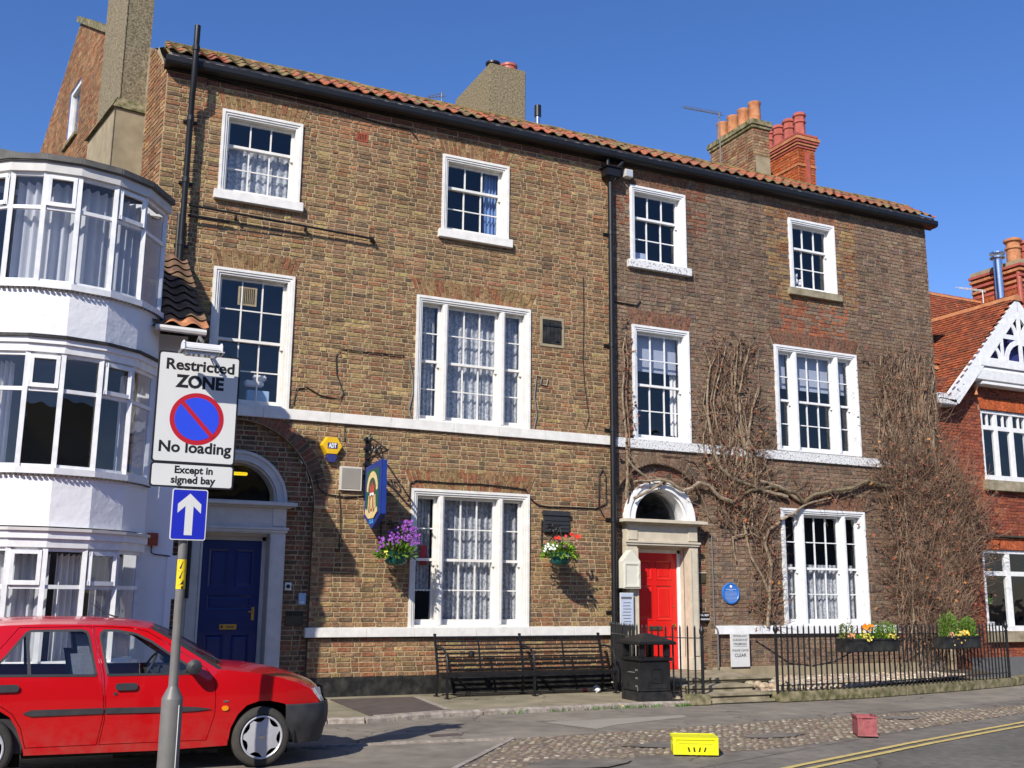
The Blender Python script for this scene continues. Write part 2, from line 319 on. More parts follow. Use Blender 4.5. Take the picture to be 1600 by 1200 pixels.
# ------------------------------------------------------------------ brickwork
def mixc(a, b, t): return tuple(a[i]*(1-t)+b[i]*t for i in range(3))
def jit(c, v=.15): k = rnd(1-v, 1+v); return tuple(max(.005, c[i]*k*rnd(.95, 1.05)) for i in range(3))
def pal_buff(x, z):
    r = random.random(); red = .10+(.38 if z > 9.2 else 0)+(.22 if z < .85 else 0)+max(0, (x-7)*.04)
    yel = .24 if 3.4 < z < 9 and x < 8 else .13
    if r < red: c = random.choice([(.28, .125, .065), (.245, .12, .06), (.30, .145, .07), (.22, .11, .06)])
    elif r < red+yel: c = random.choice([(.31, .215, .095), (.36, .25, .11), (.275, .18, .085), (.29, .19, .09)])
    elif r < .88: c = random.choice([(.25, .15, .08), (.22, .13, .07), (.28, .165, .085)])
    else: c = random.choice([(.15, .10, .06), (.17, .11, .065)])
    return jit(c)
def pal_dark(x, z):
    if abs(x-15.05) < 1.2 and 7.65 < z < 9.65 and random.random() < .75: return jit(random.choice([(.31, .20, .09), (.28, .16, .08), (.24, .11, .055)]))
    if abs(x-15.0) < .95 and 6.95 < z < 7.75 and random.random() < .5: return jit(random.choice([(.31, .11, .055), (.24, .095, .055)]))
    if x < 12.2 and z > 8.6 and random.random() < .5: return jit((.20, .085, .05))
    r = random.random()
    if r < .24: c = (.205, .128, .082)
    elif r < .62: c = (.182, .118, .080)
    elif r < .90: c = (.222, .152, .102)
    else: c = (.135, .098, .072)
    return jit(c, .15)
def pal_red(x, z): return jit(random.choice([(.27, .075, .04), (.24, .065, .035), (.31, .09, .045), (.20, .055, .035)]), .12)
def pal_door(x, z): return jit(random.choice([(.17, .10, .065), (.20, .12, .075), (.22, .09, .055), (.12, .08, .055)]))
def course_bricks(x0, x1, z0, z1, blocked, pal, ch=.0775, st=.222, hd=.106, jt=.016, skip=None):
    out = []; n = int(round((z1-z0)/ch)); ch = (z1-z0)/n
    for i in range(n):
        za = z0+i*ch+jt/2; zb = z0+(i+1)*ch-jt/2; zc = (za+zb)/2
        bl = sorted(blocked(zc)); free = []; x = x0
        for a, b in bl:
            if a > x: free.append((x, min(a, x1)))
            x = max(x, b)
        if x < x1: free.append((x, x1))
        off = (i % 2)*(st*.5+hd*.25+jt)+rnd(-.01, .01); k = i % 2
        x = x0-off
        while x < x1:
            w = (st if k % 2 == 0 else hd)*rnd(.96, 1.04); a, b = x, x+w
            for p, q in free:
                aa, bb = max(a, p), min(b, q)
                if bb-aa > .03 and p < q: out.append((aa, bb, za, zb, pal((aa+bb)/2, zc)))
            x += w+jt; k += 1
    return out
def brick_vf(a, b, z0, z1, F, d=None, d0=.0, jz=.0042, inset=.0035):
    d = rnd(.006, .014) if d is None else d; j = lambda: rnd(-jz, jz)
    V = [F(a, d0-.004, z0), F(b, d0-.004, z0), F(b, d0-.004, z1), F(a, d0-.004, z1)]
    i = inset; fr = [(a+i+j(), z0+i+j()), (b-i+j(), z0+i+j()), (b-i+j(), z1-i+j()), (a+i+j(), z1-i+j())]
    V += [F(p[0], d0+d+rnd(-.0012, .0012), p[1]) for p in fr]
    return V, [(4, 5, 6, 7), (0, 1, 5, 4), (1, 2, 6, 5), (2, 3, 7, 6), (3, 0, 4, 7)]
FRONT = lambda a, d, z: (a, -d, z)
def lay_bricks(bricks, parent, F=FRONT, singles=300, vis=None, extra=None, name='brickwork'):
    idx = set()
    if singles:
        sc = []
        for i, (a, b, z0, z1, c) in enumerate(bricks):
            if vis and not vis((a+b)/2, (z0+z1)/2): continue
            P = Vector(F((a+b)/2, 0, (z0+z1)/2)); dd = (P-CAM).length; sc.append(((b-a)/dd**2*abs((P-CAM).normalized().y), i))
        sc.sort(reverse=True); idx = set(i for _, i in sc[:singles])
    mb = MB(); cache = {}
    o0 = ORG[parent.name]
    for i, (a, b, z0, z1, c) in enumerate(bricks):
        if i in idx:
            key = (round((b-a)/.006), i % 5, tuple(round(q*22) for q in c))
            if key not in cache:
                w = round((b-a)/.006)*.006; s = MB(); h = z1-z0; v, f = brick_vf(-w/2, w/2, -h/2, h/2, FRONT); s.add(v, f, c)
                me = s.mesh('brick'); me.materials.append(MT['brick']); cache[key] = me
            o = bpy.data.objects.new('brick', cache[key]); COL.objects.link(o); o.parent = parent
            o.location = Vector(F((a+b)/2, 0, (z0+z1)/2))-o0; ORG[o.name] = o0
        else:
            v, f = brick_vf(a, b, z0, z1, F); mb.add(v, f, c)
    if extra:
        for v, f, c in extra: mb.add(v, f, c)
    if mb.v: o = mb.build(name, 'brick', parent, recalc=False); o['kind'] = 'stuff'; return o
def flat_arch(x0, x1, zt, h, sp, F, pal, n=None, two=True):
    out = []; n = n or int((x1-x0+sp)/.082)
    for i in range(n):
        a0 = x0+(x1-x0)*i/n; a1 = x0+(x1-x0)*(i+1)/n; A0 = x0-sp+(x1-x0+2*sp)*i/n; A1 = x0-sp+(x1-x0+2*sp)*(i+1)/n
        cuts = [0, 1] if not two else ([0, .66, 1] if i % 2 else [0, .34, 1])
        for t0, t1 in zip(cuts, cuts[1:]):
            e = .006; p = lambda t, s: (a0+(A0-a0)*t+e if s == 0 else a1+(A1-a1)*t-e, zt+h*t)
            q = [p(t0+.02, 0), p(t0+.02, 1), p(t1-.02, 1), p(t1-.02, 0)]; d = rnd(.006, .013)
            V = [F(a, -.004, z) for a, z in q]+[F(a+(sum(r[0] for r in q)/4-a)*.05, d, z) for a, z in q]
            out.append((V, [(4, 5, 6, 7), (0, 1, 5, 4), (1, 2, 6, 5), (2, 3, 7, 6), (3, 0, 4, 7)], pal(a0, zt)))
    return out
def ring_arch(cx, cz, r0, r1, a0, a1, n, F, pal):
    out = []
    for i in range(n):
        t0 = a0+(a1-a0)*(i+.07)/n; t1 = a0+(a1-a0)*(i+.93)/n
        q = [(cx+r*math.cos(t), cz+r*math.sin(t)) for r, t in ((r0, t0), (r1, t0), (r1, t1), (r0, t1))]; d = rnd(.006, .012)
        V = [F(a, -.004, z) for a, z in q]+[F(a, d, z) for a, z in q]
        out.append((V, [(4, 5, 6, 7), (0, 1, 5, 4), (1, 2, 6, 5), (2, 3, 7, 6), (3, 0, 4, 7)], pal(cx, cz)))
    return out
# ================================================================== GROUND
GZ = -.11
def struct(mb, name, m, parent=None, **k): o = mb.build(name, m, parent, **k); (tag(o, kind='structure') if parent is None else None); return o
def flat(P, z, name, m, parent=None, t=.0):
    b = MB(); b.add([(x, y, z) for x, y in P], [tuple(range(len(P)))]); return struct(b, name, m, parent, recalc=False)
b = MB(); b.add([(-400, -400, GZ-.02), (400, -400, GZ-.02), (400, 400, GZ-.02), (-400, 400, GZ-.02)], [(0, 1, 2, 3)]); struct(b, 'ground', 'soil', recalc=False)
YL = [(-6, -12.2), (0, -10.35), (5.3, -8.55), (7.14, -7.94), (9.54, -7.10), (11.13, -6.58), (12.9, -6.03), (16, -5.05), (20, -3.75), (40, 3)]
def offs(P, d): # shift a line sideways (negative: towards the camera)
    out = []
    for i in range(len(P)):
        a = Vector(P[max(i-1, 0)]); b = Vector(P[min(i+1, len(P)-1)]); t = (b-a).normalized(); out.append((P[i][0]-t.y*d, P[i][1]+t.x*d))
    return out
flat(YL+[(60, -60), (-40, -60), (-40, -24)], GZ-.006, 'road', 'asphalt')
def ribbon(P, Q, z, name, m, parent=None):
    b = MB(); n = len(P); b.add([(x, y, z) for x, y in P]+[(x, y, z) for x, y in Q], [(i, i+1, n+i+1, n+i) for i in range(n-1)]); return struct(b, name, m, parent, recalc=False)
st = ribbon(YL, offs(YL, .62), GZ-.002, 'gutter_strip', 'gutter_strip')
def wob(P, a=.012): return [(x+rnd(-a, a), y+rnd(-a, a)) for x, y in P]
def dens(P, step=.35):
    o = []
    for a, b in zip(P, P[1:]):
        n = max(1, int(math.dist(a, b)/step)); o += [(a[0]+(b[0]-a[0])*i/n, a[1]+(b[1]-a[1])*i/n) for i in range(n)]
    return o+[P[-1]]
YD = dens(YL[1:-1]); 
for off in (.02, -.15):
    A = offs(YD, off); B = offs(YD, off-.075)
    ribbon(wob(A, .006), wob(B, .006), GZ+.003, 'painted_road_line', 'yellow_line')
# footway: asphalt between the pavement kerb and the cobbles
flat([(-10, -2.6), (4, -2.6), (30, 2.5), (30, -1.2), (14.75, -4.45), (12.67, -4.56), (10.81, -4.60), (8.99, -4.78), (7.35, -4.97), (5.56, -5.04), (4.17, -6.73), (3.3, -7.8), (-10, -12.5)], GZ, 'footway', 'footway_asphalt')
flat([(6.66, -3.72), (6.95, -4.6), (7.43, -4.3), (8.82, -3.88), (8.9, -3.66)], GZ+.004, 'repair_patch', 'asphalt_patch', bpy.data.objects['footway'])
b = MB(); b.prism([(4.75, -4.55), (5.15, -4.52), (5.18, -4.32), (4.78, -4.35)], lambda x, y: (x, y, GZ-.002), lambda x, y: (x, y, GZ+.004)); tag(b.build('inspection_cover', 'brown_mat'), 'small rusty rectangular cover set in the footway asphalt', 'inspection cover')
# the drive edge: a thin raised lip casting a line of shadow
b = MB(); E_ = [(1.2, -4.75), (2.6, -4.86), (4.34, -4.95), (5.56, -5.07)]
for a, c in zip(E_, E_[1:]): b.bar((*a, GZ+.008), (*c, GZ+.008), .05, .035)
for a, c in zip([(5.56, -5.07), (4.9, -5.85), (4.17, -6.73)], [(4.9, -5.85), (4.17, -6.73), (3.3, -7.8)]): b.bar((*a, GZ+.004), (*c, GZ+.004), .06, .03)
struct(b, 'edging', 'kerb_stone', bpy.data.objects['footway'])
flat([(3.3, -7.8), (4.17, -6.73), (5.56, -5.04), (10.81, -4.6), (22, -2.6), (40, 3.2)]+offs(YL, .55)[-2::-1][:8]+[(-10, -12.9)], GZ+.0015, 'verge_base', 'gutter_strip')
# cobbles: bedding sheet and stones
CP = [(4.17, -6.73), (5.56, -5.04), (7.35, -4.97), (8.99, -4.78), (10.81, -4.60), (12.67, -4.56), (14.75, -4.45), (22, -2.6), (22, -2.75), (16, -4.6), (13.69, -5.30), (10.4, -6.18), (9.33, -6.48), (8.2, -6.80), (7.31, -6.85), (6.55, -6.72), (5.81, -6.87), (5.0, -7.25), (4.5, -7.7), (3.3, -7.8)]
b = MB(); v, f = sheet([p for p in CP]); b.add([(x, y, GZ+.004) for x, y in v], f); verge = struct(b, 'cobbled_verge', 'verge_dirt', recalc=False)
b = MB(); CP2 = [(-1, -7.4), (4.02, -6.75), (3.0, -7.9), (-1, -9.6)]; v, f = sheet(CP2); b.add([(x, y, GZ+.005) for x, y in v], f); verge2 = struct(b, 'cobbled_verge', 'verge_dirt', recalc=False)
def cobble_vf(rx, ry, h, tw):
    V = []; n = 7
    for k in range(n): a = 2*PI*k/n+tw; V.append((rx*math.cos(a)*rnd(.85, 1.1), ry*math.sin(a)*rnd(.85, 1.1), -.01))
    for k in range(n): a = 2*PI*k/n+tw; V.append((rx*.72*math.cos(a), ry*.72*math.sin(a), h*.8*rnd(.9, 1.1)))
    V.append((0, 0, h)); return V, [(k, (k+1) % n, n+(k+1) % n, n+k) for k in range(n)]+[(n+k, n+(k+1) % n, 2*n) for k in range(n)]
CC = [(.20, .16, .115), (.17, .135, .10), (.25, .21, .155), (.19, .135, .10), (.15, .125, .10), (.32, .28, .21), (.22, .175, .115)]
def cobbles(poly, sx, sy, z, parent, singles, ang=.3, hfun=None, pale=1., name='cobbles'):
    xs = [p[0] for p in poly]; ys = [p[1] for p in poly]; pts = []; y = min(ys); r = 0
    while y < max(ys):
        x = min(xs)+(r % 2)*sx/2
        while x < max(xs):
            px, py_ = x+rnd(-.2, .2)*sx, y+rnd(-.2, .2)*sy
            if inpoly(px, py_, poly) and random.random() < .97: pts.append((px, py_))
            x += sx
        y += sy; r += 1
    pts.sort(key=lambda p: math.dist(p, (0, -16.6))); o0 = ORG[parent.name]; cache = []
    for k in range(14):
        s = MB(); v, f = cobble_vf(sx*rnd(.42, .52), sy*rnd(.42, .52), rnd(.009, .019), k); s.add(v, f, jit(tuple(c*pale for c in CC[k % 7]), .2)); me = s.mesh('cobble', smooth=True); me.materials.append(MT['cobble']); cache.append(me)
    mb = MB()
    for i, (x, y) in enumerate(pts):
        zz = z+(hfun(x, y) if hfun else 0)
        if i < singles:
            o = bpy.data.objects.new('cobble', random.choice(cache)); COL.objects.link(o); o.parent = parent; o.location = Vector((x, y, zz))-o0; o.rotation_euler = (rnd(-.1, .1), rnd(-.1, .1), rnd(0, 6.28)*0+ang+rnd(-.4, .4))
        else:
            v, f = cobble_vf(sx*rnd(.40, .54), sy*rnd(.40, .54), rnd(.009, .019), rnd(0, 6)); ca, sa = math.cos(ang), math.sin(ang)
            mb.add([(x+a*ca-b_*sa, y+a*sa+b_*ca, zz+c) for a, b_, c in v], f, jit(tuple(c*pale for c in random.choice(CC)), .22))
    if mb.v: o = mb.build(name, 'cobble', parent, smooth=True, recalc=False); o['kind'] = 'stuff'
cobbles(CP, .108, .072, GZ-.001, verge, 300)
cobbles(CP2, .108, .072, GZ-.001, verge2, 150)
b = MB()
for x, y, r in ((5.3, -7.0, .35), (8.6, -6.0, .25), (11.6, -5.1, .2), (7.0, -6.2, .3)):
    n = 11; b.add([(x+r*math.cos(2*PI*k/n)*rnd(.7, 1.2)*1.8, y+r*math.sin(2*PI*k/n)*rnd(.6, 1.1), GZ+.017) for k in range(n)], [tuple(range(n))])
o = b.build('asphalt_patch', 'gutter_strip', verge, recalc=False)
# raised pavement in front of the left house with rough kerb
PV = [(1.9, 0.2), (1.9, -2.45), (3.97, -2.80), (4.45, -2.86), (5.76, -2.57), (6.77, -2.52), (7.84, -2.47), (8.99, -2.44), (9.8, -2.52), (9.8, .2)]
b = MB(); b.add([(x, y, -.05) for x, y in PV], [tuple(range(len(PV)))]); pave = struct(b, 'pavement', 'concrete_paving', recalc=False)
KL = dens([(1.9, -2.47), (3.97, -2.83), (4.45, -2.9), (5.76, -2.6), (6.77, -2.55), (7.84, -2.50), (8.99, -2.47), (9.8, -2.55)], .42)
for a, c in zip(KL, KL[1:]):
    s = MB(); g = .008; a_, c_ = Vector(a), Vector(c); d = (c_-a_).normalized(); a2 = a_+d*g; c2 = c_-d*g; nn = Vector((d.y, -d.x)); m_ = 4; V = []
    for i in range(m_+1):
        p = a2+(c2-a2)*i/m_
        for off, z in ((-.09, -.2), (-.09, -.043), (.02, -.040+rnd(-.008, .008)), (.06+rnd(-.012, .012), -.062), (.065+rnd(-.01, .01), -.2)): V.append((p.x+nn.x*off, p.y+nn.y*off, z))
    F_ = [(i*5+k, i*5+k+1, (i+1)*5+k+1, (i+1)*5+k) for i in range(m_) for k in range(4)]+[(0, 1, 2, 3, 4), tuple(m_*5+k for k in (4, 3, 2, 1, 0))]
    s.add(V, F_); s.build('kerbstone', 'kerb_stone', pave, smooth=False)
MP = [(4.69, -.46), (6.01, -.5), (5.77, -2.45), (4.58, -2.72)]
b = MB(); b.prism(MP, lambda x, y: (x, y, -.048), lambda x, y: (x, y, -.036)); o = b.build('rubber_mat', 'brown_mat'); tag(o, 'flat dark brown mat lying on the pavement left of the bench', 'mat')
b = MB()
for a, c in zip([MP[1], MP[2]], [MP[2], MP[3]]): b.bar((a[0]+.06, a[1]-.02, -.045), (c[0]+.06, c[1]-.05, -.045), .09, .014)
b.build('border_strip', 'kerb_stone', pave)
# weeds along the kerb foot
b = MB()
for cx, w, n in ((5.75, .35, 70), (6.75, .22, 90), (7.5, .25, 60), (8.6, .5, 110), (9.3, .4, 170), (8.1, .2, 40), (5.2, .2, 26), (9.75, .25, 90)):
    for _ in range(n):
        x = cx+random.gauss(0, w/2); y = -2.56+(x-6.8)*.02-abs(random.gauss(0, .03)) if x < 9.5 else -2.62; h = rnd(.02, .075); a = rnd(0, 6.28); l = rnd(-.04, .04)
        b.add([(x-.008*math.cos(a), y-.008*math.sin(a), GZ), (x+.008*math.cos(a), y+.008*math.sin(a), GZ), (x+l, y+rnd(-.03, .02), GZ+h)], [(0, 1, 2)], jit((.8, 1, .8), .4))
tag(b.build('weeds', 'grass', recalc=False), 'small green weeds growing along the foot of the kerb', 'weeds', kind='stuff')
b = MB(); b.lathe([(0, 0), (.022, .004), (.016, .012), (0, .014)], (8.55, -2.62, -.07), 8); tag(b.build('dandelion', 'yellow_tag'), 'yellow dandelion flower at the kerb foot below the litter bin', 'flower')

# ================================================================== HOUSE PARTS
def frect(b, x0, x1, z0, z1, w, ya, yb, wt=None, wb=None):    # rectangular ring
    wt = w if wt is None else wt; wb = w if wb is None else wb
    if wt: b.box(x0, x1, ya, yb, z1-wt, z1)
    if wb: b.box(x0, x1, ya, yb, z0, z0+wb)
    b.box(x0, x0+w, ya, yb, z0+wb, z1-wt); b.box(x1-w, x1, ya, yb, z0+wb, z1-wt)
def sash_light(win, x0, x1, z0, z1, zm, cols, rt_, rb, paint, y=.10, horns=True):
    # upper sash (front), lower sash (behind)
    for part, za, zb, rows, yy in (('upper_sash', zm-.02, z1, rt_, y), ('lower_sash', z0, zm+.022, rb, y+.045)):
        b = MB(); stl = .045; br = .045 if part == 'upper_sash' else .085; tr_ = .045 if part == 'upper_sash' else .04
        frect(b, x0, x1, za, zb, stl, yy, yy+.042, tr_, br)
        gx0, gx1, gz0, gz1 = x0+stl, x1-stl, za+br, zb-tr_
        for i in range(1, cols): xx = gx0+(gx1-gx0)*i/cols; b.box(xx-.011, xx+.011, yy+.004, yy+.036, gz0, gz1)
        for i in range(1, rows): zz = gz0+(gz1-gz0)*i/rows; b.box(gx0, gx1, yy+.007, yy+.033, zz-.010, zz+.010)
        if part == 'upper_sash' and horns:
            for xx in (x0+.001, x1-.046): b.box(xx, xx+.045, yy+.002, yy+.04, za-.07, za-.001)
        sh = b.build(part, paint, win)
        for i in range(cols):
            for k in range(rows):
                ax, bx = gx0+(gx1-gx0)*i/cols, gx0+(gx1-gx0)*(i+1)/cols; az, bz = gz0+(gz1-gz0)*k/rows, gz0+(gz1-gz0)*(k+1)/rows
                t1, t2 = rnd(-.0022, .0022), rnd(-.0022, .0022); q = MB()
                q.add([(ax, yy+.018-t1-t2, az), (bx, yy+.018+t1-t2, az), (bx, yy+.018+t1+t2, bz), (ax, yy+.018-t1+t2, bz)], [(0, 1, 2, 3)]); q.build('pane', 'window_glass', win, recalc=False)
def window(house, x0, x1, z0, z1, kind, rows, paint, sill=None, sill_mat=None, zmf=None, depth=1.2, room='dark_room'):
    b = MB()
    # moulded architrave: three stepped members, then the box lining
    frect(b, x0, x1, z0, z1, .045, -.045, .03, wb=0)
    frect(b, x0+.045, x1-.045, z0, z1-.045, .035, -.030, .03, wb=0)
    frect(b, x0+.08, x1-.08, z0, z1-.08, .03, -.012, .19, wb=.035)
    lights = []
    ix0, ix1, iz0, iz1 = x0+.11, x1-.11, z0+.035, z1-.11
    if kind == 'tri':
        wd = (ix1-ix0); a = .385; m_ = .105
        for xx in (ix0+a, ix1-a-m_): b.box(xx, xx+m_, .0, .19, iz0, iz1); b.box(xx+.025, xx+m_-.025, -.02, .0, iz0, iz1)
        lights = [(ix0, ix0+a, 1), (ix0+a+m_, ix1-a-m_, 3), (ix1-a, ix1, 1)]
    else: lights = [(ix0, ix1, 3)]
    win = b.build('window', paint, house)
    zm = iz0+(iz1-iz0)*(zmf if zmf else rows[1]/(rows[0]+rows[1])+.01)
    for a, c, n in lights: sash_light(win, a+.003, c-.003, iz0, iz1-.003, zm, n, rows[0], rows[1], paint)
    if sill:
        s = MB(); s.box(sill[0], sill[1], -sill[4], .03, sill[2], sill[3]); s.build('sill', sill_mat or paint, house, bevel=.006)
    s = MB(); X0, X1, Z0, Z1 = x0+.03, x1-.03, z0+.02, z1-.02
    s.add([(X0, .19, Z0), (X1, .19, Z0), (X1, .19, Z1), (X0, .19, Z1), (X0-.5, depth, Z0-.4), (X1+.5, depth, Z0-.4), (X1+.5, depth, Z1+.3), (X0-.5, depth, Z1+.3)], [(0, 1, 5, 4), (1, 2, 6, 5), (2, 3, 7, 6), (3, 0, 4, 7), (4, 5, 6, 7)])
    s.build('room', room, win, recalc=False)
    return win
def curtain(x0, x1, z0, z1, y, m, folds, amp, label, name='curtain', group=None, taper=0., cat='curtain'):
    b = MB(); nx = int(folds*8); nz = 6; V = []; ph = [rnd(-.6, .6) for _ in range(nx+1)]
    for k in range(nz+1):
        t = k/nz; z = z0+(z1-z0)*t
        for i in range(nx+1):
            u = i/nx; fold = math.sin(u*folds*2*PI+ph[i]*.3+.5*math.sin(t*2+u*7)); xx = x0+(x1-x0)*u; xx = xx+(x0-xx)*taper*(1-t)
            V.append((xx+.01*fold, y+amp*fold*(1-.35*t), z+(.012*math.sin(u*folds*2*PI) if k == 0 else 0)))
    b.add(V, [(k*(nx+1)+i, k*(nx+1)+i+1, (k+1)*(nx+1)+i+1, (k+1)*(nx+1)+i) for k in range(nz) for i in range(nx)])
    return tag(b.build(name, m, None, smooth=True, recalc=False), label, cat, group or 'curtains in the brick house windows')
# ------------------------------------------------------------------ HOUSE 1 (left, buff brick, cream windows)
XD = 9.97          # where the two brick houses meet
ZT = 9.94
house1 = thing('town_house', (5.8, 0, -.05), 'tall buff brick town house with cream sash windows and an arched blue front door', 'house')
house2 = thing('town_house', (14.1, 0, -.05), 'darker brown brick town house with a red front door and bare creeper on its wall', 'house')
BX, BZ, BR = 3.13, 2.92, 1.30      # blue door recess
RX, RZ, RR = 11.02, 2.92, 1.07     # red door recess
W1 = [(2.59, 3.93, 7.93, 9.35), (6.49, 7.81, 7.90, 9.33), (2.62, 3.93, 4.44, 6.65), (6.07, 8.27, 4.44, 6.64), (6.07, 8.27, 1.01, 3.28)]
W2 = [(10.43, 11.73, 7.92, 9.47), (14.36, 15.61, 7.90, 9.45), (10.44, 11.74, 4.43, 6.64), (13.84, 16.04, 4.45, 6.63), (13.84, 16.02, 1.01, 3.29)]
AH = .31
def blocked_fn(wins, arch, rects, sp):
    def f(z):
        o = []
        for x0, x1, z0, z1 in wins:
            if z0 < z < z1: o.append((x0, x1))
            elif z1 <= z < z1+AH: t = (z-z1)/AH; s = sp(x1-x0)*t; o.append((x0-s-.006, x1+s+.006))
        cx, cz, r = arch
        ro = r+.225
        if z < cz: o.append((cx-r, cx+r))
        elif z < cz+ro: h = math.sqrt(ro*ro-(z-cz)**2); o.append((cx-h, cx+h))
        for x0, x1, z0, z1 in rects:
            if z0 < z < z1: o.append((x0, x1))
        return o
    return f
SP = lambda w: .10 if w < 1.6 else .13
def archpoly(cx, cz, r, z0): return [(cx-r, z0), (cx+r, z0)]+arcpts(cx, cz, r, 0, PI, 20)
def rect(x0, x1, z0, z1): return [(x0, z0), (x1, z0), (x1, z1), (x0, z1)]
def wallsheet(house, x0, x1, wins, arch, m, extra=()):
    b = MB(); v, f = sheet(rect(x0, x1, -.14, ZT), [rect(*w_) for w_ in [(a+.02, b_-.02, c, d-.02) for a, b_, c, d in wins]]+[archpoly(*arch, -.04)]+[rect(*e) for e in extra]); b.add([(x, 0, z) for x, z in v], f)
    return b.build('wall', m, house, recalc=False)
wallsheet(house1, 1.68, XD, W1, (BX, BZ, BR), 'mortar'); wallsheet(house2, XD, 18.36, W2, (RX, RZ, RR), 'mortar_dark')
R1 = [(1.6, XD, 4.27, 4.44), (4.36, 9.95, .86, 1.01), (1.6, XD, -.2, .24), (8.52, 8.92, 6.05, 6.50), (4.87, 5.09, 9.26, 9.42)]
R2 = [(XD, 18.4, 4.25, 4.43), (12.2, 18.4, .86, 1.01)]
br1 = course_bricks(1.69, XD-.005, .24, 9.72, blocked_fn(W1, (BX, BZ, BR), R1, SP), pal_buff)
br1 += course_bricks(1.69, XD-.005, 9.72, ZT, lambda z: [], lambda x, z: jit((.16, .07, .05)), ch=.11, st=.42, hd=.40)
ex = []
for x0, x1, z0, z1 in W1: ex += flat_arch(x0, x1, z1+.004, AH, SP(x1-x0), FRONT, lambda x, z: jit(random.choice([(.25, .15, .07), (.22, .12, .06), (.27, .17, .08), (.24, .10, .05)]), .15))
ex += ring_arch(BX, BZ, BR+.01, BR+.22, 0, PI, 52, FRONT, pal_door)
lay_bricks(br1, house1, extra=ex, vis=lambda x, z: (x > 3.2 or z > 7) and not (2 < x < 4.6 and z < 1.6))
br2 = course_bricks(XD+.005, 18.35, .26, ZT, blocked_fn(W2, (RX, RZ, RR), R2, SP), pal_dark, jt=.010)
ex = []
for x0, x1, z0, z1 in W2: ex += flat_arch(x0, x1, z1+.004, AH, SP(x1-x0), FRONT, lambda x, z: jit(random.choice([(.19, .09, .055), (.16, .085, .055)] if z1 > 0 else []), .15))
ex += ring_arch(RX, RZ, RR+.01, RR+.22, .0, PI, 44, FRONT, pal_dark)
lay_bricks(br2, house2, extra=ex, vis=lambda x, z: x > 10.15 and not (12 < x < 13.5 and z > 3.4))
# bands, sill courses, plinth
for h, x0, x1, z0, z1, d, m, nm in ((house1, 1.68, 9.92, 4.27, 4.44, .055, 'cream_paint', 'belt_course'), (house1, 4.36, 9.93, .86, 1.01, .085, 'cream_paint', 'sill_course'), (house2, 10.04, 18.37, 4.25, 4.43, .055, 'peeling_paint', 'belt_course'), (house2, 12.19, 18.35, .855, 1.01, .085, 'white_paint', 'sill_course')):
    xs = [x0]
    while xs[-1] < x1-1.3: xs.append(xs[-1]+rnd(.8, 1.15))
    xs.append(x1)
    for a, c in zip(xs, xs[1:]): b = MB(); b.box(a+.0015, c-.0015, -d, .02, z0, z1); b.build(nm, m, h, bevel=.005)
b = MB(); b.box(4.33, XD, -.018, .02, -.14, .245); b.build('plinth', 'black_tar', house1)
b = MB(); b.box(4.40, 9.93, -.03, .01, .845, .862); b.build('cable_under_sill', 'cable_black', house1)
b = MB(); b.box(12.12, 17.2, -.10, .02, -.05, .262); b.build('plinth', 'smooth_cement', house2, bevel=.01)
# the side (gable) wall of house 1, turned 10 degrees
GA = math.radians(-10); 
def GABLE(u, d, z): return (1.68+u*math.sin(GA)-d*math.cos(GA), u*math.cos(GA)+d*math.sin(GA), z)
gp = [(0, 4.0), (0, 9.94), (.55, 10.42), (6.9, 13.95), (10.6, 11.7), (10.6, 4.0)]
gw = (6.28, 7.28, 11.08, 12.40)
b = MB(); v, f = sheet(gp, [rect(*gw)]); b.add([GABLE(x, 0, z) for x, z in v], f); b.build('side_wall', 'mortar_dark', house1, recalc=False)
def gbl(z):
    o = [(1.05, 2.80)]
    if gw[2] < z < gw[3]: o.append(gw[:2])
    if z > 9.94: o.append((-1, (z-9.94)/.87+.03 if z < 10.42 else .55+(z-10.42)/.556+.03))
    if z > 11.7: o.append((6.9+(13.95-z)/.60-.03, 20))
    return o
bg_ = course_bricks(.0, 10.6, 6.0, 13.93, gbl, lambda x, z: jit(random.choice([(.30, .17, .08), (.34, .20, .10), (.27, .12, .06), (.24, .14, .08)]), .2), jt=.012)
lay_bricks(bg_, house1, F=GABLE, singles=0, name='side_brickwork')
b = MB(); fr = lambda x0, x1, z0, z1, d0, d1: b.prism(rect(x0, x1, z0, z1), lambda a, z: GABLE(a, d0, z), lambda a, z: GABLE(a, d1, z))
fr(6.28, 6.38, 11.08, 12.4, -.12, -.02); fr(7.18, 7.28, 11.08, 12.4, -.12, -.02); fr(6.38, 7.18, 12.28, 12.4, -.12, -.02); fr(6.38, 7.18, 11.08, 11.18, -.12, -.02)
gwn = b.build('window', 'white_paint', house1)
b = MB(); b.add([GABLE(6.38, -.08, 11.18), GABLE(7.18, -.08, 11.18), GABLE(7.18, -.08, 12.28), GABLE(6.38, -.08, 12.28)], [(0, 1, 2, 3)]); b.build('pane', 'window_glass', gwn, recalc=False)
b = MB(); b.prism(rect(6.2, 7.36, 11.02, 12.46), lambda a, z: GABLE(a, -.14, z), lambda a, z: GABLE(a, -.5, z)); b.build('room', 'room_wall', gwn)
b = MB(); b.prism(rect(6.2, 7.36, 11.0, 11.078), lambda a, z: GABLE(a, -.02, z), lambda a, z: GABLE(a, .07, z)); b.build('sill', 'mossy_stone', house1)
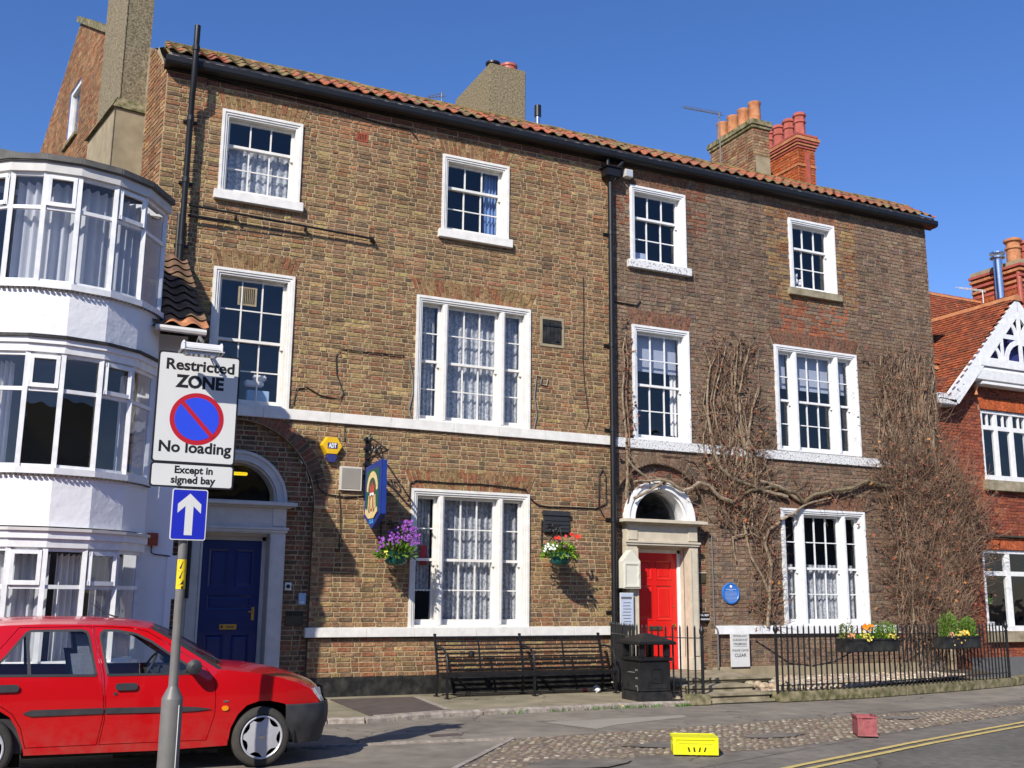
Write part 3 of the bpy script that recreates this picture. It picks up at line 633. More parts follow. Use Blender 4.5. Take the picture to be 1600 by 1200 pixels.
# external rendered chimney breast on the side wall
def stackbox(u0, u1, d, z0, z1, name, m, par): s = MB(); s.prism(rect(u0, u1, z0, z1), lambda a, z: GABLE(a, -.02, z), lambda a, z: GABLE(a, d, z)); return s.build(name, m, par, bevel=.012)
ch = stackbox(1.20, 2.62, .42, 9.68, 15.2, 'chimney', 'roughcast', house1)
stackbox(1.13, 2.82, .50, 5.5, 9.50, 'chimney_breast', 'smooth_cement', house1)
s = MB(); P = [(1.13, 9.49), (4.75, 9.49), (4.62, 9.72), (1.2, 9.72)]; s.prism([(1.09, 9.49), (2.86, 9.49), (2.64, 9.71), (1.19, 9.71)], lambda a, z: GABLE(a, -.01, z), lambda a, z: GABLE(a, .56-(z-9.49)*.45, z)); s.build('weathering', 'mossy_stone', house1, bevel=.01)
b = MB(); b.add([GABLE(-.02, .03, 9.86), GABLE(.12, .03, 9.98), GABLE(.55, .03, 10.38), GABLE(.5, .03, 10.47), GABLE(.7, .06, 10.75), GABLE(.62, .06, 10.78)], [(0, 1, 2, 3)]); b.build('verge_mortar', 'smooth_cement', house1, recalc=False)
# gable ridge coping
b = MB()
for i in range(33):
    u = 2.6+i*.135*1.0; 
    if u > 6.95: break
    z = 10.42+.556*(u-.55)-.03; b.prism([(u, z), (u+.15, z+.07), (u+.15, z+.22+rnd(-.01, .01)), (u, z+.15+rnd(-.01, .01))], lambda a, q: GABLE(a, .07, q), lambda a, q: GABLE(a, -.25, q))
b.build('coping', 'mossy_stone', house1)
# right end wall of house 2 and rear masses (keep light out)
b = MB(); b.add([(18.36, 0, -.14), (18.36, 11, -.14), (18.36, 11, 11.7), (18.36, 6.9, 13.5), (18.36, .55, 10.35), (18.36, 0, 9.94)], [(0, 1, 2, 3, 4, 5)]); b.build('end_wall', 'mortar_dark', house2, recalc=False)
bg2 = course_bricks(.0, 2.2, 4., 9.9, lambda z: [], pal_dark); lay_bricks(bg2, house2, F=lambda a, d, z: (18.36+d, a, z), singles=0, name='end_brickwork')
# ------------------------------------------------------------------ roofs: pantiles
SLP = math.atan(.66)
def tile_mesh(c):
    s = MB(); w = .235; n = 9; V = []
    for L_, up_ in ((-.02, .0), (.36, .0)):
        for layer in (0, -.014):
            for i in range(n+1):
                t = i/n; z = .024*math.sin(t*2*PI)*1.0+.010*math.cos(t*2*PI); V.append(((t-.5)*w*1.04, L_, z+layer+(.022 if L_ < 0 else 0)))
    m_ = n+1
    F = [(i, i+1, 2*m_+i+1, 2*m_+i) for i in range(n)]+[(i, m_+i, m_+i+1, i+1) for i in range(n)]+[(0, 2*m_, 3*m_, m_), (n, m_+n, 3*m_+n, 2*m_+n)]
    s.add(V, F, c); me = s.mesh('tile', smooth=True)
    if hasattr(me, 'set_sharp_from_angle'): me.set_sharp_from_angle(angle=math.radians(45))
    me.materials.append(MT['pantile']); return me
TC = [(.34, .105, .05), (.29, .10, .05), (.35, .12, .06), (.25, .09, .05), (.23, .10, .055), (.16, .095, .055), (.30, .125, .065)]
tiles = [tile_mesh(jit(TC[i % 7], .14)) for i in range(16)]
mossy = [tile_mesh(jit((.20, .15, .07), .2)) for i in range(4)]
def tile_roof(house, x0, x1):
    n = int(round((x1-x0)/.235)); o0 = ORG[house.name]
    for r in range(3):
        for i in range(n):
            x = x0+(i+.5)*(x1-x0)/n; l = r*.30; y = -.27+l*math.cos(SLP); z = 10.05+l*math.sin(SLP)
            me = random.choice(mossy) if (random.random() < (.34 if r == 0 else .10) or (r == 2 and random.random() < .25) or (x < 3.6 and random.random() < .55)) else random.choice(tiles)
            o = bpy.data.objects.new('tile', me); COL.objects.link(o); o.parent = house; o.location = Vector((x, y, z+rnd(-.006, .006)))-o0; o.rotation_euler = (SLP+rnd(-.02, .02), rnd(-.02, .02), rnd(-.02, .02))
    b = MB(); b.add([(x0, -.24, 9.99), (x1, -.24, 9.99), (x1, .52, 10.50), (x0, .52, 10.50), (x1, 6.9, 13.56), (x0, 6.9, 13.56), (x1, 10.8, 11.5), (x0, 10.8, 11.5)], [(0, 1, 2, 3), (3, 2, 4, 5), (5, 4, 6, 7)]); b.build('roof', 'moss', house, recalc=False)
    b = MB(); x = x0      # lichen covered capping above the fourth course
    while x < x1-.1:
        w = min(.42, x1-x); s = [(.50+.11*math.cos(a), 10.54+.05*math.sin(a)) for a in [PI*k/6 for k in range(7)]]+[(.39, 10.44), (.61, 10.50)]
        j = rnd(-.01, .01); b.prism([(q[0], q[1]+j) for q in s], lambda a, z, x=x: (x+.004, a, z), lambda a, z, x=x, w=w: (x+w-.004, a, z)); x += w
    b.build('ridge_capping', 'moss', house)
    # mortar bedding under the eaves tiles
    b = MB(); b.box(x0, x1, -.24, -.12, 9.985, 10.035); b.build('eaves_mortar', 'kerb_stone', house)
tile_roof(house1, 1.66, XD); tile_roof(house2, XD, 18.42)
for h, a, c in ((house1, 1.62, XD-.002), (house2, XD+.002, 18.52)):
    b = MB(); P = [(-.255, 9.985), (-.255, 9.90), (-.235, 9.86), (-.17, 9.845), (-.06, 9.845), (-.03, 9.83), (-.012, 9.83), (-.012, 9.985), (-.10, 9.985), (-.10, 9.93), (-.23, 9.93), (-.24, 9.985)]
    if a > 5: c2 = 18.42
    b.prism(P, lambda y, z, a=a: (a, y, z), lambda y, z, c=c: (c, y, z)); b.build('gutter', 'black_gutter', h)
# ------------------------------------------------------------------ windows
for i, (x0, x1, z0, z1) in enumerate(W1):
    top = z0 > 7
    sill = (x0-.06, x1+.06, z0-.155, z0+.0, .10) if top else None
    window(house1, x0, x1, z0, z1, 'tri' if x1-x0 > 2 else 'single', (1, 2) if top else (2, 2), 'cream_paint', sill, zmf=.64 if top else .5)
for i, (x0, x1, z0, z1) in enumerate(W2):
    top = z0 > 7
    sill = (x0-.08, x1+.08, z0-.155, z0+.0, .10) if top else None
    window(house2, x0, x1, z0, z1, 'tri' if x1-x0 > 2 else 'single', (1, 2) if top else (2, 2), 'white_paint', sill, sill_mat=('peeling_paint' if x0 < 12 else 'step_stone'), zmf=.64 if top else .5)
# curtains
YC = .27
curtain(2.72, 3.80, 7.98, 8.80, YC, 'lace', 9, .022, 'lace half curtain behind the lower sash of the top left window')
curtain(6.10+.1, 6.52, 4.5, 6.55, YC, 'lace', 4, .022, 'narrow lace curtain, left side light of the first floor window'); curtain(6.62, 7.72, 4.5, 6.55, YC+.01, 'lace', 10, .024, 'wide patterned lace curtain in the first floor three part window of the buff house'); curtain(7.82, 8.16, 4.5, 6.55, YC, 'lace', 4, .022, 'narrow lace curtain in the right side light of the buff house first floor window')
curtain(6.20, 6.52, 1.6, 3.2, YC, 'lace', 5, .018, 'narrow net curtain behind the red paper notice in the ground floor side light'); curtain(6.62, 7.72, 1.1, 3.2, YC+.01, 'lace', 11, .024, 'wide lace curtain in the middle of the ground floor window above the bench'); curtain(7.82, 8.16, 1.1, 3.2, YC, 'lace', 4, .022, 'narrow lace curtain in the ground floor side light nearest the red flowered basket')
curtain(7.42, 7.70, 7.95, 9.2, YC, 'blue_cloth', 4, .028, 'pale blue curtain drawn to the right in the upper window of the buff house')
curtain(13.97, 14.33, 1.1, 2.2, YC, 'lace', 4, .02, 'short lace curtain in the left side light of the ground floor window behind the railings'); curtain(14.42, 15.46, 1.1, 2.2, YC, 'lace', 10, .022, 'short wide lace curtain in the centre of the ground floor window behind the railings'); curtain(15.54, 15.90, 1.1, 2.2, YC, 'lace', 4, .02, 'short lace curtain in the right side light of the window beside the dead creeper')
def blind(x0, x1, z0, z1, label):
    b = MB(); b.box(x0, x1, .24, .246, z0, z1); b.box(x0, x1, .235, .251, z0-.02, z0); return tag(b.build('roller_blind', 'blind'), label, 'blind', 'grey blinds on the first floor')
blind(10.60, 11.60, 5.82, 6.55, 'grey blind half lowered in the first floor window above the red door')
blind(13.98, 14.32, 5.80, 6.52, 'narrow grey blind in the left light of the first floor window between the creepers'); blind(14.42, 15.46, 5.80, 6.52, 'wide grey blind in the middle of the first floor window between the creepers'); blind(15.54, 15.90, 5.80, 6.52, 'narrow grey blind in the right light of the first floor window between the creepers')
for x0, z0, z1, l in ((15.66, 1.1, 3.2, 'pale green'), (11.50, 4.6, 6.5, 'pale')):
    curtain(x0, x0+.16, z0, z1, .32, 'curtain_cloth', 2, .02, 'thin %s curtain edge hanging inside the %s window' % (l, 'ground floor right' if z0 < 2 else 'first floor'))
# things on the window boards
b = MB(); b.box(3.30, 3.66, .20, .34, 4.50, 4.74); tag(b.build('storage_box', 'box_blue', bevel=.01), 'pale blue plastic box on the sill inside the window beside the parking sign', 'box')
b = MB(); b.cbox((3.42, .3, 4.86), (.30, .12, .10)); b.cbox((3.50, .3, 4.96), (.22, .12, .09)); tag(b.build('folded_cloths', 'curtain_cloth', bevel=.02), 'folded white cloths piled on the blue box in the window', 'cloths')
b = MB(); frect(b, 3.05, 3.35, 6.10, 6.42, .03, .112, .135); o = b.build('extractor_fan', 'wood_old'); tag(o, 'square beige extractor fan set in an upper pane of the first floor left window', 'fan'); ORG[o.name] = Vector((0, 0, 0))
b = MB(); b.box(3.08, 3.32, .116, .13, 6.13, 6.39); b.build('grille', 'plaque_brown', o)
for k in range(1, 8): s = MB(); s.box(3.08+k*.03-.004, 3.08+k*.03+.004, .108, .118, 6.13, 6.39); s.build('slat', 'wood_old', o)
b = MB(); b.box(6.33, 6.45, .20, .206, 2.02, 2.35); tag(b.build('notice', 'paper_red'), 'small red paper notice in the ground floor side light', 'notice')
b = MB(); b.box(10.58, 10.95, .24, .40, 8.02, 8.20); tag(b.build('storage_box', 'notice_blue', bevel=.01), 'translucent storage box inside the top window over the red door', 'box')
# teddy in the top right window
def blob(c, r, n=10, sq=1., tint=(1, 1, 1), b=None):
    b = b or MB(); m_ = 6; b.lathe([(r*math.sin(PI*(k+.02)/m_*.999+.01), -r*sq*math.cos(PI*k/m_)) for k in range(m_+1)], c, n, tint=tint); return b
b = MB()
for c, r in (((14.72, .26, 8.16), .075), ((14.72, .25, 8.28), .055), ((14.68, .25, 8.33), .022), ((14.77, .25, 8.33), .022), ((14.62, .24, 8.10), .05), ((14.83, .24, 8.11), .05), ((14.60, .24, 8.19), .035), ((14.85, .24, 8.19), .035)): blob(c, r, 8, b=b)
tag(b.build('soft_toy', 'curtain_cloth', smooth=True), 'cream soft toy bear sitting inside the top right window', 'toy')
# ------------------------------------------------------------------ door surrounds
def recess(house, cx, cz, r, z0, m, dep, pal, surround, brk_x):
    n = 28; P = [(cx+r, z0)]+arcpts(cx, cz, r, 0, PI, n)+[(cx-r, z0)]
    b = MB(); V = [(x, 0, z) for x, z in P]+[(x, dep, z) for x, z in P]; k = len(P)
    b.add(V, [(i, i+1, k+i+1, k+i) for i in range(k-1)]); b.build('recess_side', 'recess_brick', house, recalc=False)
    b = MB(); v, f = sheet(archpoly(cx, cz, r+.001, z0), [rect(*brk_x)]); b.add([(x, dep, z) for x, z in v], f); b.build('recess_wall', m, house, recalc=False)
    def bl(z):
        o = [(surround[0], surround[1])] if z < surround[2] else []
        if z > surround[2]-.01 and z < surround[2]+surround[3]: h = math.sqrt(max(0, surround[3]**2-(z-surround[2])**2)); o.append((cx-h, cx+h))
        if z > cz: h = math.sqrt(max(0, r*r-(z-cz)**2)); o += [(-9, cx-h), (cx+h, 99)]
        return o
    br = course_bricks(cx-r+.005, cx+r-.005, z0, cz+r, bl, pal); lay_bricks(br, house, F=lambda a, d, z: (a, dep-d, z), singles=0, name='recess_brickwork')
DEP = .12
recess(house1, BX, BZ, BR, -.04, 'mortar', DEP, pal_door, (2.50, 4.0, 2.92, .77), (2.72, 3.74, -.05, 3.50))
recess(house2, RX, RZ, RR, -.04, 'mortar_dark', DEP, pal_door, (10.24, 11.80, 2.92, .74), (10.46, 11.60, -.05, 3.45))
def surround(house, x0, o0, o1, x1, z0, m, mf, cx, r0, r1, door_y, shade):
    # pilasters, entablature, cornice, arched fanlight frame
    b = MB(); ya, yb = -.07, DEP+.01
    for a, c in ((x0, o0), (o1, x1)):
        b = MB(); b.box(a, c, ya, yb, z0, 2.44); b.box(a+.03, c-.03, ya-.02, ya, z0+.25, 2.36); b.box(a-.02, c+.02, ya-.03, yb, z0, z0+.22)
        e = c if a == x0 else a; b.box(e-.03, e+.0, ya-.035, ya, z0+.2, 2.4) if a == x0 else b.box(e, e+.03, ya-.035, ya, z0+.2, 2.4)
        b.build('pilaster', m, house, bevel=.004)
    b = MB(); b.box(x0, x1, ya, yb, 2.44, 2.84); b.box(x0-.04, x1+.04, ya-.05, ya+.001, 2.50, 2.54); b.box(x0-.02, x1+.02, ya-.03, ya+.001, 2.46, 2.50)
    b.box(x0+.02, x0+.22, ya-.02, ya, 2.56, 2.84); b.box(x1-.22, x1-.02, ya-.02, ya, 2.56, 2.84); b.build('entablature', m, house, bevel=.004)
    b = MB(); b.box(x0-.05, x1+.05, ya-.07, yb, 2.84, 2.87); b.box(x0-.13, x1+.13, ya-.16, yb, 2.87, 2.925); b.box(x0-.09, x1+.09, ya-.11, yb, 2.925, 2.935); b.build('cornice', m, house, bevel=.004)
    # door lining (reveals) and soffit
    b = MB(); b.box(o0-.02, o0, yb-.02, door_y+.06, z0, 2.44); b.box(o1, o1+.02, yb-.02, door_y+.06, z0, 2.44); b.box(o0-.02, o1+.02, yb-.02, door_y+.06, 2.40, 2.44); b.build('door_lining', m, house)
    b = MB(); b.box(o1-.055, o1, door_y-.03, door_y+.03, z0, 2.40); b.box(o0, o0+.055, door_y-.03, door_y+.03, z0, 2.40); b.box(o0, o1, door_y-.03, door_y+.03, 2.34, 2.40); b.build('door_frame', mf, house)
    # fanlight: moulded ring of two members with deep reveal
    n = 30; s = MB()
    for ri, ro, ya_, yb_ in ((r0, r1, -.03, yb), (r1-.045, r1+.004, -.055, -.028), (r0-.03, r0, .02, .32), (r0, r0+.035, -.045, -.02)):
        A = arcpts(cx, 2.93, ri, 0, PI, n); B = arcpts(cx, 2.93, ro, 0, PI, n); V = []
        for y in (ya_, yb_): V += [(x, y, z) for x, z in A]+[(x, y, z) for x, z in B]
        k = n+1; F = []
        for i in range(n): F += [(i, i+1, k+i+1, k+i), (2*k+i, 3*k+i, 3*k+i+1, 2*k+i+1), (i, 2*k+i, 2*k+i+1, i+1), (k+i, k+i+1, 3*k+i+1, 3*k+i)]
        s.add(V, F)
    fl = s.build('fanlight', 'grey_surround' if shade else 'white_paint', house)
    s = MB(); P = arcpts(cx, 2.93, r0-.02, 0, PI, n); s.add([(x, .24, z) for x, z in P], [tuple(range(len(P)))]); s.build('pane', 'window_glass', fl, recalc=False)
    s = MB(); P = arcpts(cx, 2.93, r0+.02, 0, PI, n); k = len(P); s.add([(x, .3, z) for x, z in P]+[(x, 1.4, z) for x, z in P], [tuple(range(k, 2*k))]+[(i, i+1, k+i+1, k+i) for i in range(k-1)]+[(0, k, 2*k-1, k-1)]); s.build('room', 'dark_room' if shade else 'room_wall', fl, recalc=False)
surround(house1, 2.50, 2.72, 3.74, 3.98, -.05, 'grey_surround', 'grey_surround', 3.19, .64, .79, .25, True)
surround(house2, 10.24, 10.46, 11.60, 11.80, .22, 'door_stone', 'white_paint', 11.02, .58, .75, .28, False)
def door(house, x0, x1, z0, z1, y, m, panels):
    b = MB(); v, f = sheet(rect(x0, x1, z0, z1), [rect(*p) for p in panels]); b.add([(x, y, z) for x, z in v], f); dr = b.build('door', m, house, recalc=False)
    for p in panels:
        s = MB(); a, c, d, e = p; q = rect(*p); i = .03; q2 = rect(a+i, c-i, d+i, e-i); i2 = .055; q3 = rect(a+i2, c-i2, d+i2, e-i2)
        s.add([(x, y, z) for x, z in q]+[(x, y+.016, z) for x, z in q2]+[(x, y+.004, z) for x, z in q3], [(k, (k+1) % 4, 4+(k+1) % 4, 4+k) for k in range(4)]+[(4+k, 4+(k+1) % 4, 8+(k+1) % 4, 8+k) for k in range(4)]+[(8, 9, 10, 11)])
        s.build('panel', m, dr, recalc=False)
        s = MB(); frect(s, a-.012, c+.012, d-.012, e+.012, .014, y-.008, y+.002); s.build('moulding', m, dr)
    return dr
dx0, dx1 = 2.775, 3.685
bd = door(house1, dx0, dx1, -.04, 2.34, .25, 'blue_door', [(dx0+.11, dx0+.40, 1.62, 2.2), (dx1-.40, dx1-.11, 1.62, 2.2), (dx0+.11, dx1-.11, .96+.32, 1.50), (dx0+.11, dx0+.40, .15, .9), (dx1-.40, dx1-.11, .15, .9)])
b = MB(); b.box(3.10, 3.36, .225, .248, .98, 1.06); b.build('letter_plate', 'brass', bd, bevel=.004)
b = MB(); b.box(3.12, 3.15, .215, .226, 1.0, 1.04); b.box(3.20, 3.32, .218, .226, 1.012, 1.028); b.build('flap', 'plaque_brown', bd)
b = MB(); b.box(3.575, 3.62, .232, .249, 1.12, 1.32); b.tube([(3.6, .21, 1.25), (3.52, .2, 1.25)], .011, 8); b.build('handle', 'brass', bd, bevel=.002)
rx0, rx1 = 10.515, 11.545
rdoor = door(house2, rx0, rx1, .22, 2.34, .28, 'red_door', [(rx0+.13, rx0+.46, 1.86, 2.20), (rx1-.46, rx1-.13, 1.86, 2.20), (rx0+.13, rx0+.46, 1.12, 1.74), (rx1-.46, rx1-.13, 1.12, 1.74), (rx0+.13, rx0+.46, .36, .82), (rx1-.46, rx1-.13, .36, .82)])
b = MB(); b.box(10.90, 11.19, .258, .279, .93, 1.0); b.build('letter_plate', 'plaque_brown', rdoor, bevel=.003)
b = MB(); b.lathe([(.0, -.075), (.03, -.07), (.036, -.055), (.02, -.03), (.012, 0)], (11.43, .28, 1.02), 12, 'y'); b.lathe([(.0, -.02), (.02, -.018), (.024, 0)], (11.42, .28, .86), 10, 'y'); b.lathe([(.0, -.012), (.016, -.01), (.018, 0)], (11.45, .28, 1.36), 10, 'y'); b.build('knob', 'brass', rdoor, smooth=True)
b = MB(); b.box(3.12, 3.50, .75, .83, 3.42, 3.47); b.build('lamp_tube', 'yellow_glow', bpy.data.objects['fanlight'], bevel=.01)
# steps in front of the red door, garden edging and bed
stp = thing('door_steps', (10.9, -1, GZ), 'worn mossy stone steps climbing to the red front door between the railings', 'steps')
for x0, x1, y0, y1, z0, z1, nm in ((9.98, 12.1, -1.62, .26, -.1, .215, 'landing'), (9.98, 12.1, -1.70, -1.3, .14, .222, 'step'), (10.05, 11.36, -2.12, -1.6, -.1, .135, 'step'), (10.08, 11.40, -2.50, -2.0, -.1, .045, 'step'), (10.1, 11.42, -2.56, -2.42, -.12, -.055, 'step')):
    b = MB(); b.box(x0, x1, y0, y1, z0, z1-.045); b.box(x0-.01, x1+.02, y0-.03, y1, z1-.045, z1); b.build(nm, 'step_stone', stp, bevel=.010)
edge = thing('stone_edging', (14, -2.3, GZ), 'mossy stone kerb carrying the black railings in front of the darker house', 'stone edging')
EL = [(9.78, -2.52), (10.15, -2.52)]; ER = [(11.44, -2.60), (13.5, -2.50), (16.2, -2.02), (18.1, -1.55), (19.9, -.95)]
for L_ in (EL, ER):
    D_ = dens(L_, .75)
    for a, c in zip(D_, D_[1:]):
        a_ = Vector(a); c_ = Vector(c); d = (c_-a_).normalized(); b = MB(); b.bar((a_.x+d.x*.004, a_.y+d.y*.004, -.03), (c_.x-d.x*.004, c_.y-d.y*.004, -.03), .26, .16); b.build('stone', 'mossy_stone', edge, bevel=.015)
b = MB(); BP = [(11.42, -2.4), (13.47, -2.22), (16.4, -1.45), (18.6, -.75), (18.6, .3), (12.12, .3), (12.12, -1.0), (11.42, -1.7)]
v, f = sheet(BP, step=.35); bz = lambda x, y: .035+.05*max(0, min(1, (y+2.3)/2))
b.add([(x, y, bz(x, y)) for x, y in v], f); bed = tag(b.build('garden_bed', 'soil', recalc=False), kind='structure'); 
cobbles([(11.45, -2.34), (13.4, -2.2), (16.4, -1.4), (17.6, -1.1), (17.2, -.3), (12.2, -.3), (12.1, -1.3), (11.45, -1.8)], .12, .115, .0, bed, 260, hfun=lambda x, y: bz(x, y)+.012, pale=1.75, name='bed_cobbles')
b = MB(); BP = [(9.3, -2.35), (10.0, -2.44), (10.0, -.1), (9.9, -.1)]; v, f = sheet(BP, step=.3); b.add([(x, y, -.03+.04*(y+2.4)) for x, y in v], f); bed2 = tag(b.build('garden_bed', 'soil', recalc=False), kind='structure')
cobbles([(9.45, -2.3), (10.0, -2.42), (10.0, -.2), (9.8, -.2)], .12, .11, -.02, bed2, 150, hfun=lambda x, y: .04*(y+2.4), pale=1.6, name='bed_cobbles')
b = MB()
for k in range(26): x = 11.45+rnd(0, .8); y = -2.3+rnd(0, 1.0); r = rnd(.05, .12); blob((x, y, .06+rnd(0, .1)*(y+2.4)), r, 7, .6, jit((.36, .29, .19), .25), b)
b.build('rubble', 'cobble', stp)
# ------------------------------------------------------------------ chimneys on the roofs
b = MB(); b.box(8.07, 8.89, 1.5, 3.35, 10.9, 12.24); c1 = b.build('chimney', 'roughcast', house1, bevel=.015)
b = MB(); b.lathe([(.13, 0), (.13, .10), (.155, .12), (.155, .16), (.12, .17), (.12, .05)], (8.25, 1.75, 12.22), 18); b.build('pot', 'black_iron', c1, smooth=True)
b = MB(); b.lathe([(.17, 0), (.17, .13), (.19, .15), (.19, .2), (.15, .21), (.14, .05)], (8.62, 1.78, 12.22), 18); b.build('pot', 'red_pot', c1, smooth=True)
b = MB()
for k in range(5): b.box(8.045, 8.07, 1.50+k*.34, 1.83+k*.34, 10.98+k*.163, 11.15+k*.163)
for k in range(4): b.box(8.07+k*.205, 8.26+k*.205, 1.47, 1.50, 10.98, 11.12)
b.build('lead_flashing', 'vet_white', c1)
b = MB(); b.tube([(9.02, 1.2, 10.8), (9.02, 1.2, 11.12)], .05, 12); b.build('flue_pipe', 'steel', house1, smooth=True); b = MB(); b.tube([(9.02, 1.2, 11.12), (9.02, 1.2, 11.36)], .07, 12); b.build('flue_cap', 'black_iron', house1, smooth=True)
def brick_stack(house, x0, x1, y0, y1, z0, z1, mort, pal, name='chimney'):
    b = MB(); b.box(x0, x1, y0, y1, z0, z1); c = b.build(name, mort, house)
    lay_bricks(course_bricks(x0, x1, z0, z1, lambda z: [], pal, jt=.011), c, F=lambda a, d, z: (a, y0-d, z), singles=0)
    lay_bricks(course_bricks(y0, y1, z0, z1, lambda z: [], pal, jt=.011), c, F=lambda a, d, z: (x0-d, a, z), singles=0)
    lay_bricks(course_bricks(y0, y1, z0, z1, lambda z: [], pal, jt=.011), c, F=lambda a, d, z: (x1+d, a, z), singles=0); return c
c2 = brick_stack(house2, 15.98, 16.48, 3.0, 4.75, 11.4, 13.10, 'mortar_dark', lambda x, z: jit(random.choice([(.26, .16, .09), (.22, .13, .08), (.24, .11, .06), (.30, .20, .11)]), .2))
b = MB(); b.box(15.93, 16.53, 2.95, 4.8, 13.10, 13.18); b.box(15.90, 16.56, 2.92, 4.83, 13.18, 13.33); b.build('capping', 'mossy_stone', c2, bevel=.015)
b = MB(); b.box(16.03, 16.47, 2.975, 3.0, 11.9, 12.35); b.build('render_patch', 'smooth_cement', c2)
for k in range(4):
    y = 3.2+k*.44; b = MB(); b.lathe([(.17, 0), (.155, .1), (.145, .50), (.165, .53), (.165, .58), (.125, .58), (.12, .3)], (16.22, y, 13.32), 18); b.build('pot', 'terracotta', c2, smooth=True)
b = MB()
for k in range(7): b.box(15.95, 15.98, 2.98+k*.24, 3.18+k*.24, 11.66+k*.115, 11.86+k*.115)
b.build('lead_flashing', 'vet_white', c2)
c3 = brick_stack(house2, 17.62, 18.18, 3.25, 4.9, 11.6, 13.0, 'mortar_red', lambda x, z: jit(random.choice([(.42, .10, .03), (.38, .085, .03), (.46, .13, .045)]), .15))
for k, (z, e) in enumerate(((13.0, .03), (13.07, .06), (13.14, .09), (13.21, .115), (13.33, .08), (12.5, .03), (12.2, .0))):
    if e: b = MB(); b.box(17.62-e, 18.18+e, 3.25-e, 4.9+e, z, z+.062 if z != 13.21 else 13.30); b.build('brick_band', 'terracotta' if k % 2 else 'red_pot', c3, bevel=.006)
b = MB(); b.box(17.56, 18.24, 3.19, 4.96, 13.30, 13.33); b.box(17.60, 18.20, 3.23, 4.92, 13.33, 13.42); b.box(17.70, 18.10, 3.33, 4.82, 13.42, 13.46); b.build('capping', 'smooth_cement', c3)
b = MB(); b.box(17.85, 17.97, 3.2, 3.25, 11.9, 12.9); b.build('brick_strip', 'red_pot', c3)
for k in range(4):
    y = 3.45+k*.42; b = MB(); b.lathe([(.17, 0), (.15, .05), (.145, .34), (.175, .36), (.175, .40), (.15, .42), (.15, .52), (.185, .55), (.185, .60), (.15, .64), (.12, .64), (.12, .4)], (17.9, y, 13.44), 8); b.build('pot', 'red_pot', c3)
# television aerials
def aerial(base, h, span, n, label, dirx=-1, m='pole_grey', tilt=0):
    t = thing('tv_aerial', base, label, 'aerial', 'television aerials above the roofs'); x, y, z = base
    b = MB(); b.tube([(x, y, z-.6), (x, y, z+h)], .016, 6); b.build('mast', m, t)
    b = MB(); b.tube([(x+.12, y, z+h-.05), (x+dirx*span, y+.1, z+h-.05+tilt)], .012, 6); b.build('boom', m, t)
    for k in range(n):
        q = k/(n-1); xx = x+dirx*span*q; b = MB(); b.tube([(xx, y+.1*q-.13, z+h-.05+tilt*q), (xx, y+.1*q+.13, z+h+.02+tilt*q)], .008, 5); b.build('element', m, t)
aerial((14.65, 2.6, 11.9), 1.15, .95, 10, 'thin television aerial on a mast left of the four round orange chimney pots')
aerial((8.62, 5.6, 13.25), .30, .3, 5, 'small television aerial peeping over the ridge of the buff house', tilt=-.1)
# ------------------------------------------------------------------ rainwater pipes, hopper
dp = thing('drainpipe', (10.02, -.12, 0), 'long black drainpipe with a hopper head where the two brick houses meet', 'drainpipe')
x, y = 9.93, -.12
b = MB(); b.tube([(x, y, 9.5), (x, y, .05)], .052, 14); b.build('pipe', 'black_gutter', dp, smooth=True)
for z in (8.35, 6.15, 4.55, 2.9, 1.25): b = MB(); b.tube([(x, y, z-.04), (x, y, z+.04)], .062, 14); b.box(x-.11, x+.11, -.03, 0, z-.03, z+.03); b.build('collar', 'black_gutter', dp)
b = MB(); b.box(9.78, 10.10, -.25, -.02, 9.47, 9.64); b.box(9.75, 10.13, -.28, -.01, 9.64, 9.67); b.lathe([(.06, -.09), (.13, 0)], (x, y, 9.47), 12); b.build('hopper', 'black_gutter', dp, bevel=.01)
b = MB(); b.tube([(9.86, -.15, 9.68), (9.86, -.15, 9.85)], .04, 10); b.tube([(10.02, -.15, 9.66), (10.12, -.16, 9.74), (10.2, -.17, 9.85)], .04, 10); b.build('outlet', 'black_gutter', dp, smooth=True)
b = MB(); b.tube([(9.75, -.08, 9.70), (10.3, -.08, 9.76)], .015, 6); b.build('bracket', 'black_iron', dp)
sp_ = thing('soil_pipe', (2.1, -.16, 4.5), 'tall black vent pipe rising past the gutter at the left end of the buff house', 'pipe')
b = MB(); b.tube([(2.06, -.32, 10.55), (2.06, -.32, 9.6), (2.07, -.18, 9.35), (2.07, -.17, 6.2)], .048, 12); b.build('pipe', 'black_gutter', sp_, smooth=True)
for z in (10.15, 9.0, 7.95, 6.9): b = MB(); b.tube([(2.07 if z < 9.5 else 2.06, -.17 if z < 9.5 else -.32, z-.04), (2.07 if z < 9.5 else 2.06, -.17 if z < 9.5 else -.32, z+.04)], .06, 12); b.box(1.98, 2.2, -.05, 0, z-.02, z+.02); b.build('collar', 'black_gutter', sp_)
b = MB(); b.tube([(2.02, -.10, 7.4), (2.02, -.10, 6.4)], .03, 8); b.build('waste_pipe', 'black_gutter', sp_, smooth=True)
b = MB(); b.tube([(2.1, -.15, 6.2), (2.12, -.14, 5.9), (2.35, -.12, 5.85)], .05, 10); b.build('bend', 'black_gutter', sp_, smooth=True)
wp = thing('waste_pipe_run', (3.5, -.1, 7.5), 'thin black waste pipe running sideways below the top left window', 'pipe')
b = MB(); b.tube([(2.15, -.13, 7.56), (3.6, -.12, 7.53), (5.22, -.10, 7.49), (5.27, -.02, 7.46)], .02, 8); b.build('pipe', 'black_gutter', wp, smooth=True)
b = MB(); b.tube([(2.15, -.10, 7.40), (2.8, -.09, 7.40)], .024, 8); b.tube([(2.8, -.09, 7.40), (4.1, -.04, 7.38)], .008, 6); b.build('branch', 'black_gutter', wp, smooth=True)
